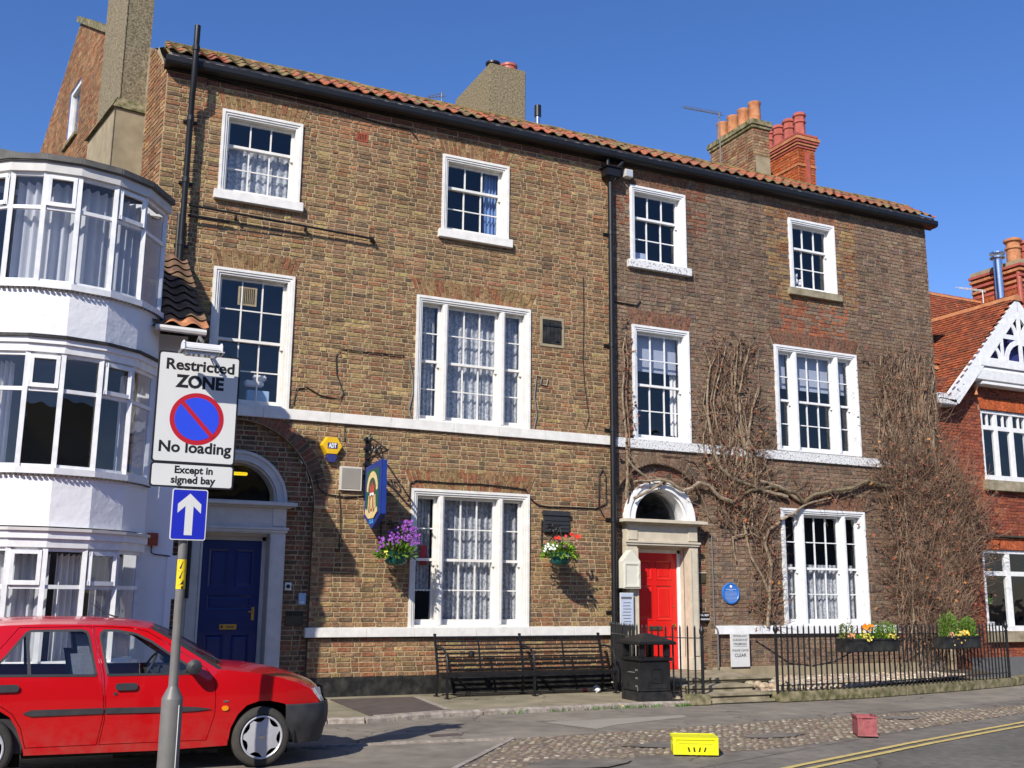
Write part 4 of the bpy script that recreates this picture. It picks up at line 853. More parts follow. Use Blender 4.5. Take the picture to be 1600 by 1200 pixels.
for x in (2.9, 4.05, 5.2): b = MB(); b.box(x-.015, x+.015, -.13, 0, 7.47, 7.52); b.build('clip', 'black_iron', wp)
# cables
def cable(P, label, r=.009, y=-.028, m='cable_black'):
    b = MB(); b.tube([(x, y+rnd(-.004, .004), z) for x, z in P], r, 6); return tag(b.build('cable', m, smooth=True), label, 'cable', 'cables on the brick walls')
cable([(5.87, 5.52), (5.06, 5.51), (4.75, 5.52), (4.67, 5.4), (4.70, 5.09), (4.83, 4.78), (4.77, 4.67), (4.44, 4.71), (4.22, 4.82), (4.04, 4.78), (4.01, 4.55), (3.95, 4.43)], 'black cable looping down beside the first floor left window to the white band')
cable([(6.03, 3.1), (6.04, 3.36), (6.15, 3.41), (6.7, 3.4), (7.33, 3.41), (7.82, 3.39), (8.19, 3.36), (8.3, 3.2), (8.44, 3.1), (8.64, 3.08), (9.11, 3.09), (9.62, 3.09), (9.83, 3.19), (9.83, 3.68), (9.76, 3.81), (9.69, 3.71), (9.68, 3.11), (9.78, 2.96)], 'black cable clipped over the ground floor window, ending in a loop by the drainpipe', .012)
cable([(9.37, 7.44), (9.38, 6.59), (9.36, 5.86), (9.39, 5.37), (9.48, 4.78), (9.42, 4.56), (9.36, 4.65)], 'thin cable hanging straight down right of the small black hatch', .006)
cable([(8.63, 5.39), (8.60, 5.26), (8.48, 5.28), (8.50, 5.40), (8.40, 5.43), (8.36, 5.04), (8.41, 4.7), (8.35, 4.44)], 'grey cable ending in a coil right of the first floor lace window', .011, m='pole_grey')
cable([(4.42, 3.41), (4.48, 3.2), (4.59, 3.11), (4.94, 3.07), (5.25, 3.11)], 'short cable running below the grey box towards the hanging sign', .010)
cable([(4.82, 3.16), (4.86, 2.83), (4.87, 2.22), (4.82, 2.19), (4.8, 2.25)], 'cable dropping from the grey box and ending in a hook', .007)
cable([(2.32, 9.70), (2.32, 9.82), (2.9, 9.80), (4.2, 9.76), (4.89, 9.70), (5.36, 9.66), (5.85, 9.66), (6.0, 9.5)], 'cable running below the gutter above the top left window', .010)
cable([(5.95, 5.5), (6.03, 5.17), (6.04, 4.89), (5.98, 4.61), (6.03, 4.44)], 'grey cable bent against the left edge of the first floor lace window', .013, m='pole_grey')
cable([(4.87, 4.25), (4.88, 3.98)], 'short cable running down from the white band to the yellow alarm', .007)
cable([(10.64, 7.13), (10.55, 7.02), (10.02, 7.03)], 'short black bracket pipe right of the long drainpipe above the window', .014)
cable([(11.0+.05, 4.15), (11.5, 4.14), (11.8, 4.06), (11.9, 3.95)], 'thin black cable over the arch of the red door', .007)
b = MB(); b.tube([(12.15, -.03, 2.7), (12.16, -.03, 1.02), (12.16, -.12, .95), (12.16, -.12, .24)], .014, 6); tag(b.build('cable', 'pole_grey'), 'straight grey conduit running down the wall right of the red door', 'conduit')
# hatch, vents, boxes, plaques
t = thing('wall_hatch', (8.72, 0, 6.05), 'small black boarded hatch in the wall between the first floor window and drainpipe', 'hatch')
b = MB(); frect(b, 8.47, 8.97, 6.0, 6.56, .05, -.02, .01); b.build('surround', 'smooth_cement', t)
for k in range(5): b = MB(); b.box(8.525+k*.078, 8.525+k*.078+.072, -.03, -.008, 6.055, 6.50); b.build('board', 'black_tar', t, bevel=.004)
b = MB(); b.box(8.53, 8.91, -.042, -.03, 6.38, 6.41); b.box(8.78, 8.86, -.046, -.03, 6.10, 6.115); b.build('batten', 'black_iron', t)
t = thing('wall_vent', (8.85, 0, 2.7), 'black metal vent flap behind the flower basket bracket', 'vent')
b = MB(); b.box(8.55, 9.04, -.07, .0, 2.62, 3.0); b.box(8.53, 9.06, -.09, .0, 2.92, 3.01); b.build('hood', 'black_plastic', t, bevel=.008)
for k in range(4): b = MB(); b.box(8.56, 9.03, -.082, -.07, 2.64+k*.065, 2.68+k*.065); b.build('louvre', 'black_plastic', t)
t = thing('air_brick', (4.98, 0, 9.3), 'red terracotta air brick high on the wall right of the top left window', 'air brick')
b = MB(); frect(b, 4.875, 5.085, 9.265, 9.415, .02, -.012, .01); b.build('frame', 'terracotta_vent', t)
b = MB(); b.box(4.89, 5.07, -.002, .0, 9.28, 9.40); b.build('hole_backing', 'dark_slot', t)
for k in range(6): b = MB(); b.box(4.90+k*.029, 4.914+k*.029, -.01, -.001, 9.285, 9.395); b.build('bar', 'terracotta_vent', t)
t = thing('alarm_box', (4.66, 0, 3.9), 'yellow six sided burglar alarm box marked ADT on the brick wall', 'alarm')
hexa = lambda r: [(4.66+r*1.05*math.cos(PI/3*k), 3.885+r*.95*math.sin(PI/3*k)) for k in range(6)]
b = MB(); V = [(x, -.10, z) for x, z in hexa(.155)]+[(x, -.01, z) for x, z in hexa(.185)]; b.add(V, [tuple(range(6))]+[(k, (k+1) % 6, 6+(k+1) % 6, 6+k) for k in range(6)]); b.build('cover', 'alarm_yellow', t)
b = MB(); b.lathe([(.0, -.07), (.09, -.07), (.10, -.05), (.09, 0), (0, 0)], (4.66, -.02, 3.70), 6, 'y'); b.build('strobe', 'alarm_navy', t)
b = MB(); b.box(4.58, 4.745, -.104, -.10, 3.84, 3.935); b.build('badge', 'alarm_navy', t)
letters('ADT', (4.662, 3.888), .1, .13, 'letter_white', t, lambda x, z: (x, -.1065, z), bold=.004)
t = thing('junction_box', (5.0, 0, 3.2), 'square grey box with a pale rim fixed below the yellow alarm', 'box')
b = MB(); b.box(4.82, 5.19, -.06, 0, 3.18, 3.57); b.build('rim', 'box_rim', t, bevel=.004); b = MB(); b.box(4.85, 5.165, -.066, -.05, 3.205, 3.545); b.build('face', 'box_grey', t, bevel=.004)
for x, z, w, h, l in ((4.06, 1.55, .10, .12, 'round black doorbell on a white square plate beside the blue door frame'),):
    t = thing('doorbell', (4.13, 0, z), l, 'doorbell'); b = MB(); b.box(4.05, 4.15, -.03+DEP, DEP, 1.58, 1.70); b.build('plate', 'letter_white', t, bevel=.003); b = MB(); b.lathe([(.0, -.03), (.03, -.03), (.035, 0)], (4.10, DEP-.02, 1.64), 14, 'y'); b.build('button', 'sign_black', t)
t = thing('entry_phone', (4.3, 0, 1.4), 'small pale grey entry phone on dark brick right of the blue door', 'entry phone'); b = MB(); b.box(4.27, 4.39, DEP-.05, DEP, 1.36, 1.54); b.build('body', 'box_blue', t, bevel=.006); b = MB(); b.box(4.30, 4.36, DEP-.054, DEP-.04, 1.385, 1.41); b.build('button', 'letter_white', t)
t = thing('grille', (4.25, 0, 1.1), 'dark metal grille in the shade below the entry phone', 'vent'); b = MB(); b.box(4.08, 4.36, DEP-.03, DEP, 1.04, 1.26); b.build('plate', 'plaque_brown', t)
for k in range(8): b = MB(); b.box(4.10+k*.033, 4.115+k*.033, DEP-.036, DEP-.03, 1.19, 1.25); b.build('slot', 'dark_slot', t)
t = thing('floodlight', (10.35, 0, 9.6), 'small square floodlight under the gutter right of the hopper', 'lamp'); b = MB(); b.box(10.25, 10.43, -.16, -.03, 9.56, 9.72); b.build('housing', 'box_rim', t, bevel=.01); b = MB(); b.box(10.27, 10.41, -.164, -.15, 9.58, 9.70); b.build('lens', 'lens', t)
# blue plaque
t = thing('blue_plaque', (12.56, 0, 1.6), 'round blue commemorative plaque with white lettering on dark brick', 'plaque')
b = MB(); b.lathe([(0, -.034), (.165, -.034), (.175, -.045), (.195, -.042), (.20, -.02), (.20, 0), (0, 0)], (12.56, 0, 1.61), 32, 'y'); b.build('disc', 'plaque_blue', t, smooth=True)
b = MB(); b.lathe([(0, -.041), (.026, -.041), (.026, -.034)], (12.56, 0, 1.74), 14, 'y'); b.build('crest', 'letter_white', t)
b = MB()
for k, w in enumerate((.24, .10, .26, .27, .28, .27, .26, .24, .20, .12)):
    z = 1.685-k*.0245; x = 12.56-w/2; h = .011 if k == 0 else .007
    while x < 12.56+w/2: q = rnd(.006, .016) if k else .03; b.box(x, min(x+q, 12.56+w/2), -.0375, -.034, z-h/2, z+h/2); x += q+.007
b.build('lettering', 'sky_blue' if False else 'notice_blue', t)
t = thing('metal_plate', (11.9, 0, 1.9), 'small dark brown plate right of the red door', 'plate'); b = MB(); b.box(11.83, 12.08, DEP-.03, DEP, 1.80, 1.98); b.build('plate', 'plaque_brown', t); b = MB(); b.box(11.82, 12.09, DEP-.045, DEP, 1.98, 1.995); b.build('ledge', 'door_stone', t)
t = thing('wall_bells', (11.9, 0, 1.6), 'cluster of small black bell pushes right of the red door', 'bells')
for z in (1.66, 1.54): b = MB(); b.lathe([(0, -.05), (.03, -.045), (.045, 0)], (11.87, DEP, z), 12, 'y'); b.build('bell', 'black_iron', t, smooth=True); b = MB(); b.lathe([(0, -.056), (.012, -.055), (.012, -.045)], (11.87, DEP, z), 8, 'y'); b.build('push', 'letter_white', t)
b = MB(); b.box(11.84, 11.93, DEP-.03, DEP, 1.27, 1.45); b.build('speaker', 'plaque_brown', t, bevel=.01)
t = thing('name_plate', (11.93, 0, 1.15), 'black name plate with two lines of white capitals beside the red door', 'sign'); b = MB(); b.box(11.82, 12.12, DEP-.10, DEP-.06, 1.09, 1.25); b.box(11.9, 11.95, DEP-.06, DEP, 1.14, 1.2); b.build('plate', 'sign_black', t)
letters('W.A. BEST', (11.965, 1.205), .05, .22, 'letter_white', t, lambda x, z: (x, DEP-.102, z), bold=.001); letters('SURGEONS', (11.97, 1.13), .04, .25, 'letter_white', t, lambda x, z: (x, DEP-.102, z), bold=.001)
t = thing('notice_sign', (12.64, 0, .3), 'white board lettered veterinary surgeons premises please leave clear under the plaque', 'sign')
b = MB(); b.box(12.44, 12.87, -.14, -.115, .262, .87); b.build('board', 'vet_white', t, bevel=.003)
VF = lambda x, z: (x, -.1425, z)
for s_, z, sz, w, m in (('VETERINARY', .825, .055, .34, 'grey_ink'), ("SURGEONS'", .755, .06, .34, 'grey_ink'), ('PREMISES', .68, .06, .30, 'grey_ink'), ('PLEASE LEAVE', .565, .055, .37, 'grey_ink'), ('CLEAR', .475, .085, .27, 'sign_black')): letters(s_, (12.655, z), sz, w, m, t, VF, bold=.001)
b = MB(); b.box(12.50, 12.81, -.1425, -.14, .635, .641); b.build('rule', 'grey_ink', t)
# cream box and notice left of the red door
t = thing('wall_box', (10.2, -.1, 1.7), 'cream wooden box with a pointed roof left of the red door', 'box')
b = MB(); b.prism([(10.06, 1.68), (10.42, 1.68), (10.42, 2.16), (10.24, 2.36), (10.06, 2.16)], lambda x, z: (x, -.22, z), lambda x, z: (x, -.04, z)); b.build('body', 'letterbox_cream', t, bevel=.004)
b = MB(); frect(b, 10.08, 10.40, 1.70, 2.13, .03, -.235, -.219); b.tube([(10.36, -.245, 1.86), (10.37, -.245, 1.94)], .007, 5); b.build('door', 'letterbox_cream', t)
t = thing('notice_board', (10.16, -.15, 1.05), 'tall pale blue notice with a dark heading beside the red door and drainpipe', 'notice'); b = MB(); b.box(10.02, 10.30, -.17, -.15, 1.03, 1.60); b.build('board', 'vet_white', t, bevel=.003)
b = MB(); b.box(10.03, 10.29, -.1725, -.1705, 1.04, 1.59); b.build('sheet', 'notice_blue', t); b = MB(); b.box(10.04, 10.26, -.1745, -.1728, 1.49, 1.53)
for k in range(7): b.box(10.06+rnd(0, .03), 10.22+rnd(0, .04), -.1745, -.1728, 1.42-k*.055, 1.432-k*.055)
b.build('print', 'grey_ink', t)
# ------------------------------------------------------------------ hanging club sign on its bracket
t = thing('hanging_sign', (5.27, -.1, 2.7), 'blue hanging club sign with a gilt crest on an iron wall bracket', 'sign')
X = 5.27
b = MB(); SPo = [(-.14, 3.55), (-.94, 3.61), (-.94, 2.76), (-.54, 2.55), (-.14, 2.76)]
b.prism(SPo, lambda y, z: (X-.045, y, z), lambda y, z: (X+.045, y, z)); bd_ = b.build('board', 'sign_royal', t, bevel=.006)
SL = lambda y, z: (X-.048, y, z)
def flatpoly(P, m, name, off=0.): b = MB(); b.prism(P, lambda y, z: (X-.046-off, y, z), lambda y, z: (X-.052-off, y, z)); return b.build(name, m, t)
cy_ = -.53
flatpoly([(cy_-.31, 2.80), (cy_+.31, 2.80), (cy_+.31, 3.48), (cy_-.31, 3.50)], 'sign_green', 'field')
A = [(cy_+.27*math.cos(a), 3.16+.30*math.sin(a)) for a in [.0+PI*k/12 for k in range(13)]]+[(cy_+.20*math.cos(a), 3.14+.22*math.sin(a)) for a in [PI-PI*k/12 for k in range(13)]]; flatpoly(A, 'sign_gold', 'banner', .004)
flatpoly([(cy_-.20, 2.84), (cy_-.15, 3.12), (cy_-.17, 3.24), (cy_, 3.33), (cy_+.17, 3.24), (cy_+.15, 3.12), (cy_+.20, 2.84)], 'plaque_brown', 'mantle', .003)
for s_ in (-1, 1): flatpoly([(cy_+s_*.13, 3.08), (cy_+s_*.16, 3.08), (cy_+s_*.20, 2.84), (cy_+s_*.16, 2.82)], 'sign_gold', 'ribbon', .005)
flatpoly([(cy_-.10, 3.10), (cy_+.10, 3.10), (cy_+.12, 3.25), (cy_+.055, 3.19), (cy_, 3.30), (cy_-.055, 3.19), (cy_-.12, 3.25)], 'sign_redpaint', 'crown', .006)
flatpoly([(cy_-.10, 3.07), (cy_+.10, 3.07), (cy_+.10, 3.115), (cy_-.10, 3.115)], 'letter_white', 'crown_band', .008)
E1 = [(cy_+.12*math.cos(a), 2.93+.17*math.sin(a)) for a in [2*PI*k/20 for k in range(20)]]; flatpoly([(y, 2.94+(z-2.93)*.95) for y, z in E1], 'sign_gold', 'shield_rim', .006)
flatpoly([(cy_+(y-cy_)*.8, 2.95+(z-2.93)*.8) for y, z in E1], 'terracotta_vent', 'shield', .008); flatpoly([(cy_+(y-cy_)*.4, 2.95+(z-2.93)*.6) for y, z in E1], 'sign_gold', 'figure', .010)
flatpoly([(cy_-.28, 2.88), (cy_-.12, 2.80), (cy_+.12, 2.80), (cy_+.28, 2.88), (cy_+.30, 2.80), (cy_+.13, 2.71), (cy_-.13, 2.71), (cy_-.30, 2.80)], 'sign_gold', 'scroll', .012)
letters('CLUB', (-cy_, 2.665), .085, .22, 'sky_blue', t, lambda x, z: (X-.052, -x, z), bold=.006)
b = MB(); b.box(X-.03, X+.03, -.05, -.012, 3.05, 4.08)
for z in (4.03, 3.88, 3.62, 3.46): b.lathe([(.0, -.05), (.028, -.045), (.03, -.02), (.02, 0)], (X-.05, -.04, z), 8, 'y')
b.build('wall_plate', 'black_iron', t)
b = MB(); b.tube([(X, -.03, 3.72), (X, -1.08, 3.74)], .018, 8); b.tube([(X, -.04, 4.02), (X, -.35, 4.0), (X, -1.02, 3.76)], .014, 8)
def scroll(b, y0, z0, r, s=1, turns=1.3, rad=.011):
    P = []
    for k in range(22): q = k/21; a = s*q*turns*2*PI; rr = r*(1-.75*q); P.append((X, y0+rr*math.cos(a), z0+rr*math.sin(a)))
    b.tube(P, rad, 6)
scroll(b, -.22, 3.84, .12); scroll(b, -.5, 3.83, .09, -1); scroll(b, -.75, 3.80, .06); scroll(b, -.2, 4.06, .09, -1)
b.tube([(X, -.05, 3.5), (X, -.3, 3.68), (X, -.45, 3.72)], .010, 6); b.build('bracket', 'black_iron', t, smooth=True)
b = MB()
for y in (-.25, -.85): b.tube([(X, y, 3.74), (X, y, 3.60)], .008, 6)
b.build('hook', 'black_iron', t)
# ------------------------------------------------------------------ hanging baskets
def leafy(b, c, R, n, size, cols, flat_=.6, up=.3, lng=2.):
    for _ in range(n):
        a = rnd(0, 2*PI); r = random.random()**.5; p = Vector((c[0]+R[0]*r*math.cos(a), c[1]+R[1]*r*math.sin(a), c[2]+R[2]*(random.random()**.8)*(1-.4*r)))
        d = Vector((math.cos(a)*r+rnd(-.5, .5), math.sin(a)*r+rnd(-.5, .5), rnd(-.5, .9)+up)).normalized(); s = size*rnd(.6, 1.3); w = d.cross(Vector((rnd(-1, 1), rnd(-1, 1), rnd(-1, 1)))).normalized()*s/lng/1.6; l = d*s
        b.add([p-w*.2, p+l*.45+w, p+l, p+l*.45-w], [(0, 1, 2, 3)], jit(random.choice(cols), .3))
def flower(b, p, r, col, n=5):
    ax = Vector((rnd(-.6, .3), -1+rnd(-.3, .3), rnd(-.1, .6))).normalized(); u = ax.cross(Vector((0, 0, 1))).normalized(); v = ax.cross(u)
    for k in range(n):
        a = 2*PI*k/n; d = u*math.cos(a)+v*math.sin(a); e = -u*math.sin(a)+v*math.cos(a)
        b.add([p, p+d*r*.6+e*r*.42+ax*r*.15, p+d*r+ax*r*.1, p+d*r*.6-e*r*.42+ax*r*.15], [(0, 1, 2, 3)], jit(col, .15))
def basket(x, y, z, label, cols, petals, tall):
    t = thing('hanging_basket', (x, y, z), label, 'hanging basket', 'hanging baskets on the buff wall')
    b = MB(); b.lathe([(0, -.06), (.10, -.06), (.15, -.03), (.175, .0), (.185, .03), (.15, .035), (.155, .05), (.185, .13), (.20, .16), (.19, .165), (.14, .05)], (x, y, z), 22); b.build('pot', 'pot_green', t, smooth=True)
    b = MB(); b.tube([(x, -.02, z+.62), (x, y-.02, z+.62)], .012, 6); b.tube([(x, -.02, z+.30), (x, -.2, z+.42), (x, y, z+.61)], .010, 6); b.tube([(x-.1, -.02, z+.25), (x-.1, -.02, z+.75)], .012, 6)
    for k in range(3): a = 2*PI*k/3+.5; b.tube([(x, y, z+.60), (x+.18*math.cos(a), y+.18*math.sin(a), z+.15)], .004, 4)
    global X; X0 = X; X = x; scroll(b, -.18, z+.60, .10, rad=.008); scroll(b, -.32, z+.56, .07, -1, rad=.008); X = X0
    b.build('bracket', 'black_iron', t)
    b = MB(); leafy(b, (x, y, z+.13), (.26, .24, .20), 760, .075, cols, lng=3.6); leafy(b, (x, y, z+.08), (.30, .26, .10), 260, .10, cols, up=-.3, lng=4.)
    if tall: leafy(b, (x+.05, y, z+.3), (.16, .14, .28), 120, .06, cols)
    b.build('foliage', 'leaf', t, recalc=False)['kind'] = 'stuff'
    b = MB()
    for col, n, (dx, dz), sp2, r in petals:
        for _ in range(n): flower(b, Vector((x+dx+random.gauss(0, sp2), y-.12+random.gauss(0, .07), z+dz+random.gauss(0, sp2*.6))), r*rnd(.8, 1.2), col)
    b.build('flowers', 'petal', t, recalc=False)['kind'] = 'stuff'; return t
GR = [(.7, .9, .5), (1, 1.1, .7), (.6, .75, .5), (1.5, 1.5, .7)]
PU = (.24, .06, .33)
basket(5.66, -.50, 2.04, 'green hanging basket full of tall purple flowers beside the club sign', GR,
       [(PU, 8, (x_, z_+dz_), .022, .020) for x_, z_ in ((.16, .52), (.06, .50), (.25, .42), (-.05, .38), (-.15, .34), (.12, .36), (.30, .30), (-.28, .24), (.0, .28), (.20, .27), (-.1, .22)) for dz_ in (0, .06, .12)]+[(PU, 3, (-.3, .2), .03, .018), ((.8, .75, .1), 8, (-.2, .12), .05, .018)], True)
basket(8.62, -.50, 2.10, 'green hanging basket of red, pink and white flowers left of the long drainpipe', [(1.6, 1.6, .7), (1.2, 1.4, .6), (.8, 1, .5), (2, 1.9, .9)],
       [((.70, .04, .02), 4, (-.12, .40), .012, .03), ((.70, .04, .02), 5, (.16, .46), .014, .032), ((.70, .04, .02), 5, (.29, .44), .014, .032), ((.75, .76, .68), 24, (-.27, .22), .05, .022), ((.50, .14, .36), 10, (-.04, .28), .04, .018), ((.45, .22, .20), 14, (.24, .30), .07, .016), ((.2, .2, .6), 3, (.05, .10), .01, .02)], False)
# ================================================================== WHITE BOW HOUSE
WF = -2.25
wh = thing('bow_fronted_house', (.35, WF, GZ), 'white rendered house with three storeys of curved bow windows at the left edge', 'house')
CXB, CYB = .35, -2.1
def bow(a, r, z): return (CXB+r*math.sin(a), CYB-r*math.cos(a), z)
VA = [math.radians(d) for d in (-78, -52, -31, -13.5, 4, 24, 44.5, 71)]
def bowband(r0, r1, z0, z1, name, m, par, bev=0, A=VA):
    b = MB(); n = len(A); V = []
    for z, r in ((z0, r0), (z1, r0), (z1, r1), (z0, r1)): V += [bow(a, r, z) for a in A]
    F = []
    for i in range(n-1):
        for k in range(4): j = (k+1) % 4; F.append((k*n+i, k*n+i+1, j*n+i+1, j*n+i))
    F += [(0, n, 2*n, 3*n), (n-1, 4*n-1, 3*n-1, 2*n-1)]
    b.add(V, F); return b.build(name, m, par, bevel=bev)
b = MB(); b.box(-7, -.9, WF, WF+.3, GZ, 6.35); b.box(1.55, 1.99, WF, -.02, GZ, 4.92); b.box(-.9, 1.55, WF+.0, WF+.2, 6.55, 6.7); b.box(1.40, 1.55, WF+.001, WF+.25, GZ, 6.5)
b.build('front_wall', 'white_render', wh)
b = MB(); b.box(-7, 1.5, -.35, -.05, GZ, 6.7); b.box(-.95, -.85, WF, -.3, GZ, 6.6); b.box(1.40, 1.52, WF+.25, -.3, GZ, 6.5); b.box(-.9, 1.5, WF, -.3, 2.2, 2.3); b.box(-.9, 1.5, WF, -.3, 4.45, 4.55); b.box(-.9, 1.5, WF, -.3, 6.5, 6.54); b.build('inner_walls', 'room_wall', wh)
TI = [(5.13, 6.50), (2.93, 4.28), (.72, 2.02)]   # glazed heights of the three storeys, top to bottom
AP = [(4.50, 5.08), (2.26, 2.88), (-.11, .67)]
for (z0, z1) in AP:
    bowband(1.18, 1.31, z0, z1, 'apron', 'white_render', wh)
bowband(1.15, 1.345, 6.50, 6.62, 'fascia', 'grey_surround', wh); bowband(.2, 1.39, 6.62, 6.715, 'roof_slab', 'cream_roof', wh, .015)
for z, r, zt in ((4.28, 1.36, 4.50), (2.02, 1.36, 2.26)):
    bowband(1.15, r-.03, z, z+.10, 'window_head', 'white_paint', wh); bowband(1.15, r+.0, z+.10, zt-.055, 'head_mould', 'white_render', wh); bowband(1.15, r+.03, zt-.055, zt-.02, 'drip', 'black_tar' if z > 4 else 'grey_surround', wh)
for (z0, z1) in TI:
    bowband(1.17, 1.345, z0-.075, z0, 'sill', 'white_paint', wh)
    b = MB(); k = 0; a = VA[0]      # scalloped lead edge below the sill
    while a < VA[-1]: p = bow(a, 1.335, z0-.095); b.lathe([(0, -.006), (.022, -.004), (.022, .012), (0, .014)], p, 6); a += .045
    b.build('scalloped_edge', 'plaque_brown', wh)
    zt = z1-.44
    fr_ = MB()
    for i, a in enumerate(VA):
        p = bow(a, 1.27, z0); q = bow(a, 1.27, z1); fr_.bar(p, q, .055, .085)
    for i in range(len(VA)-1):
        for z in (z0+.015, zt, z1-.02): fr_.bar(bow(VA[i], 1.27, z), bow(VA[i+1], 1.27, z), .05, .045)
    win = fr_.build('bow_window', 'white_paint', wh)
    for i in range(len(VA)-1):
        A_, B_ = Vector(bow(VA[i], 1.27, 0)), Vector(bow(VA[i+1], 1.27, 0)); d = (B_-A_).normalized(); L_ = (B_-A_).length; nn = Vector((d.y, -d.x, 0))
        vent = i in ((4, 2, 6) if z0 > 4.5 else (3, 5, 1) if z0 > 2 else (3, 5, 1))
        if z0 > 4.5: vent = i in (3, 5, 1)
        for za, zb, v_ in ((z0+.03, zt-.02, False), (zt+.02, z1-.03, vent)):
            P0 = A_+d*.03; P1 = B_-d*.03
            if v_:
                s = MB(); o_ = nn*.035
                for u0, u1, c0, c1 in ((0, 1, za, za+.05), (0, 1, zb-.045, zb)): s.bar(P0+o_+Vector((0, 0, (c0+c1)/2)), P1+o_+Vector((0, 0, (c0+c1)/2)), .04, c1-c0)
                for P_ in (P0+d*.022, P1-d*.022): s.bar(P_+o_+Vector((0, 0, za)), P_+o_+Vector((0, 0, zb)), .044, .04)
                s.build('top_light', 'white_paint', win)
            q = MB(); t1 = rnd(-.002, .002); q.add([(P0.x+nn.x*t1, P0.y+nn.y*t1, za), (P1.x, P1.y, za), (P1.x+nn.x*t1, P1.y+nn.y*t1, zb), (P0.x, P0.y, zb)], [(0, 1, 2, 3)]); q.build('pane', 'window_glass', win, recalc=False)
# curtains standing inside the bows
def bowcurtain(a0, a1, z0, z1, m, folds, label, r=1.08, tap=0):
    b = MB(); nx = folds*8; V = []; ph = rnd(0, 3)
    for k in range(7):
        t = k/6; z = z0+(z1-z0)*t
        for i in range(nx+1):
            u = i/nx; a = math.radians(a0+(a1-a0)*u); w = math.sin(u*folds*2*PI+ph+.6*math.sin(u*9)); V.append(bow(a+tap*(1-t)*u, r+.03*w, z+(.015*w if k in (0, 6) else 0)))
    b.add(V, [(k*(nx+1)+i, k*(nx+1)+i+1, (k+1)*(nx+1)+i+1, (k+1)*(nx+1)+i) for k in range(6) for i in range(nx)])
    tag(b.build('curtain', m, smooth=True, recalc=False), label, 'curtain', 'curtains in the bow windows')
bowcurtain(-32, 66, 5.1, 6.42, 'sheer', 17, 'long white sheer curtain round the inside of the top bow window', 1.10)
bowcurtain(-20, -2, 5.1, 6.28, 'curtain_cloth', 4, 'bright gathered white curtain in the second light of the top bow window', 1.00); bowcurtain(8, 22, 5.1, 6.1, 'curtain_cloth', 3, 'bright white curtain fold in the middle light of the top bow window', 1.0)
bowcurtain(-34, -24, 2.9, 4.2, 'curtain_cloth', 3, 'cream curtain gathered at the left of the middle bow window', 1.02); bowcurtain(50, 66, 2.9, 4.2, 'sheer', 4, 'grey sheer curtain at the right end of the middle bow window', 1.04)
bowcurtain(-32, 8, .7, 1.95, 'sheer', 8, 'sheer curtain in the left half of the bottom bow window', 1.08); bowcurtain(-12, -3, .7, 1.75, 'curtain_cloth', 3, 'bright white curtain fold in the second light of the bottom bow window', 1.02)
bowcurtain(12, 30, .7, 1.95, 'curtain_cloth', 5, 'bright folded curtain in the middle light of the bottom bow window', 1.05); bowcurtain(34, 66, .7, 1.95, 'sheer', 6, 'sheer curtain at the right of the bottom bow window', 1.08)
# roofs of the white house
b = MB(); b.add([(-7, WF, 6.3), (1.0, WF, 6.6), (1.45, -.3, 6.68), (-.3, -1.0, 7.62), (-7, -1.0, 7.80)], [(0, 1, 3, 4), (1, 2, 3)]); b.build('roof', 'cream_roof', wh, recalc=False)
b = MB()     # small dark pantiled lean-to between the bow and the brick house
yy = [-2.74+i*.27 for i in range(11)]; f0 = lambda y: 4.93+(y+2.74)*.66
for i in range(10):
    for k in range(3):
        x = 1.38+k*.265; y0_, y1_ = yy[i], yy[i+1]+.04; V = []
        for (y, dz) in ((y0_, .035), (y1_, .0)):
            for j in range(8): tt = j/7; V.append((x+tt*.27, y, f0(y)+dz+.03*math.sin(tt*2*PI)))
        b.add(V, [(j, j+1, 9+j, 8+j) for j in range(7)], jit(TC[5] if (i or k < 1) else (.3, .13, .06), .2) if (i or k != 1) else (.44, .18, .08))
b.build('lean_to_tiles', 'pantile', wh, smooth=True, recalc=False)
b = MB(); b.add([(1.36, -2.74, 4.9), (2.16, -2.74, 4.9), (2.16, 0, 6.68), (1.36, 0, 6.68), (2.14, -2.62, 4.8), (2.14, 0, 4.8)], [(0, 1, 2, 3), (1, 2, 5, 4)]); b.build('lean_to', 'black_tar', wh, recalc=False)
b = MB(); b.tube([(1.5, -2.78, 4.88), (2.14, -2.78, 4.87)], .045, 8); b.build('gutter', 'grey_surround', wh, smooth=True)
b = MB(); b.box(1.93, 2.01, WF-.02, WF+.2, GZ, 1.45); b.box(1.93, 2.05, WF-.02, WF+.1, 1.45, 2.0); b.build('corner_post', 'white_render', wh)
t = thing('sensor_box', (1.72, WF, 2.0), 'small rust red box with a wire on the white wall beside the arrow sign', 'box'); b = MB(); b.box(1.66, 1.79, WF-.05, WF, 2.12, 2.28); b.build('case', 'terracotta_vent', t); b = MB(); b.tube([(1.72, WF-.02, 2.12), (1.72, WF-.02, 2.03), (1.76, WF-.02, 2.01), (1.96, WF-.02, 1.99)], .008, 5); b.build('wire', 'cable_black', t)
b = MB(); b.tube([(2.52, -.11, 4.2), (2.52, -.11, 1.45)], .04, 10); tag(b.build('drainpipe', 'black_gutter', smooth=True), 'black pipe in the shade between the white house and the blue door', 'pipe')
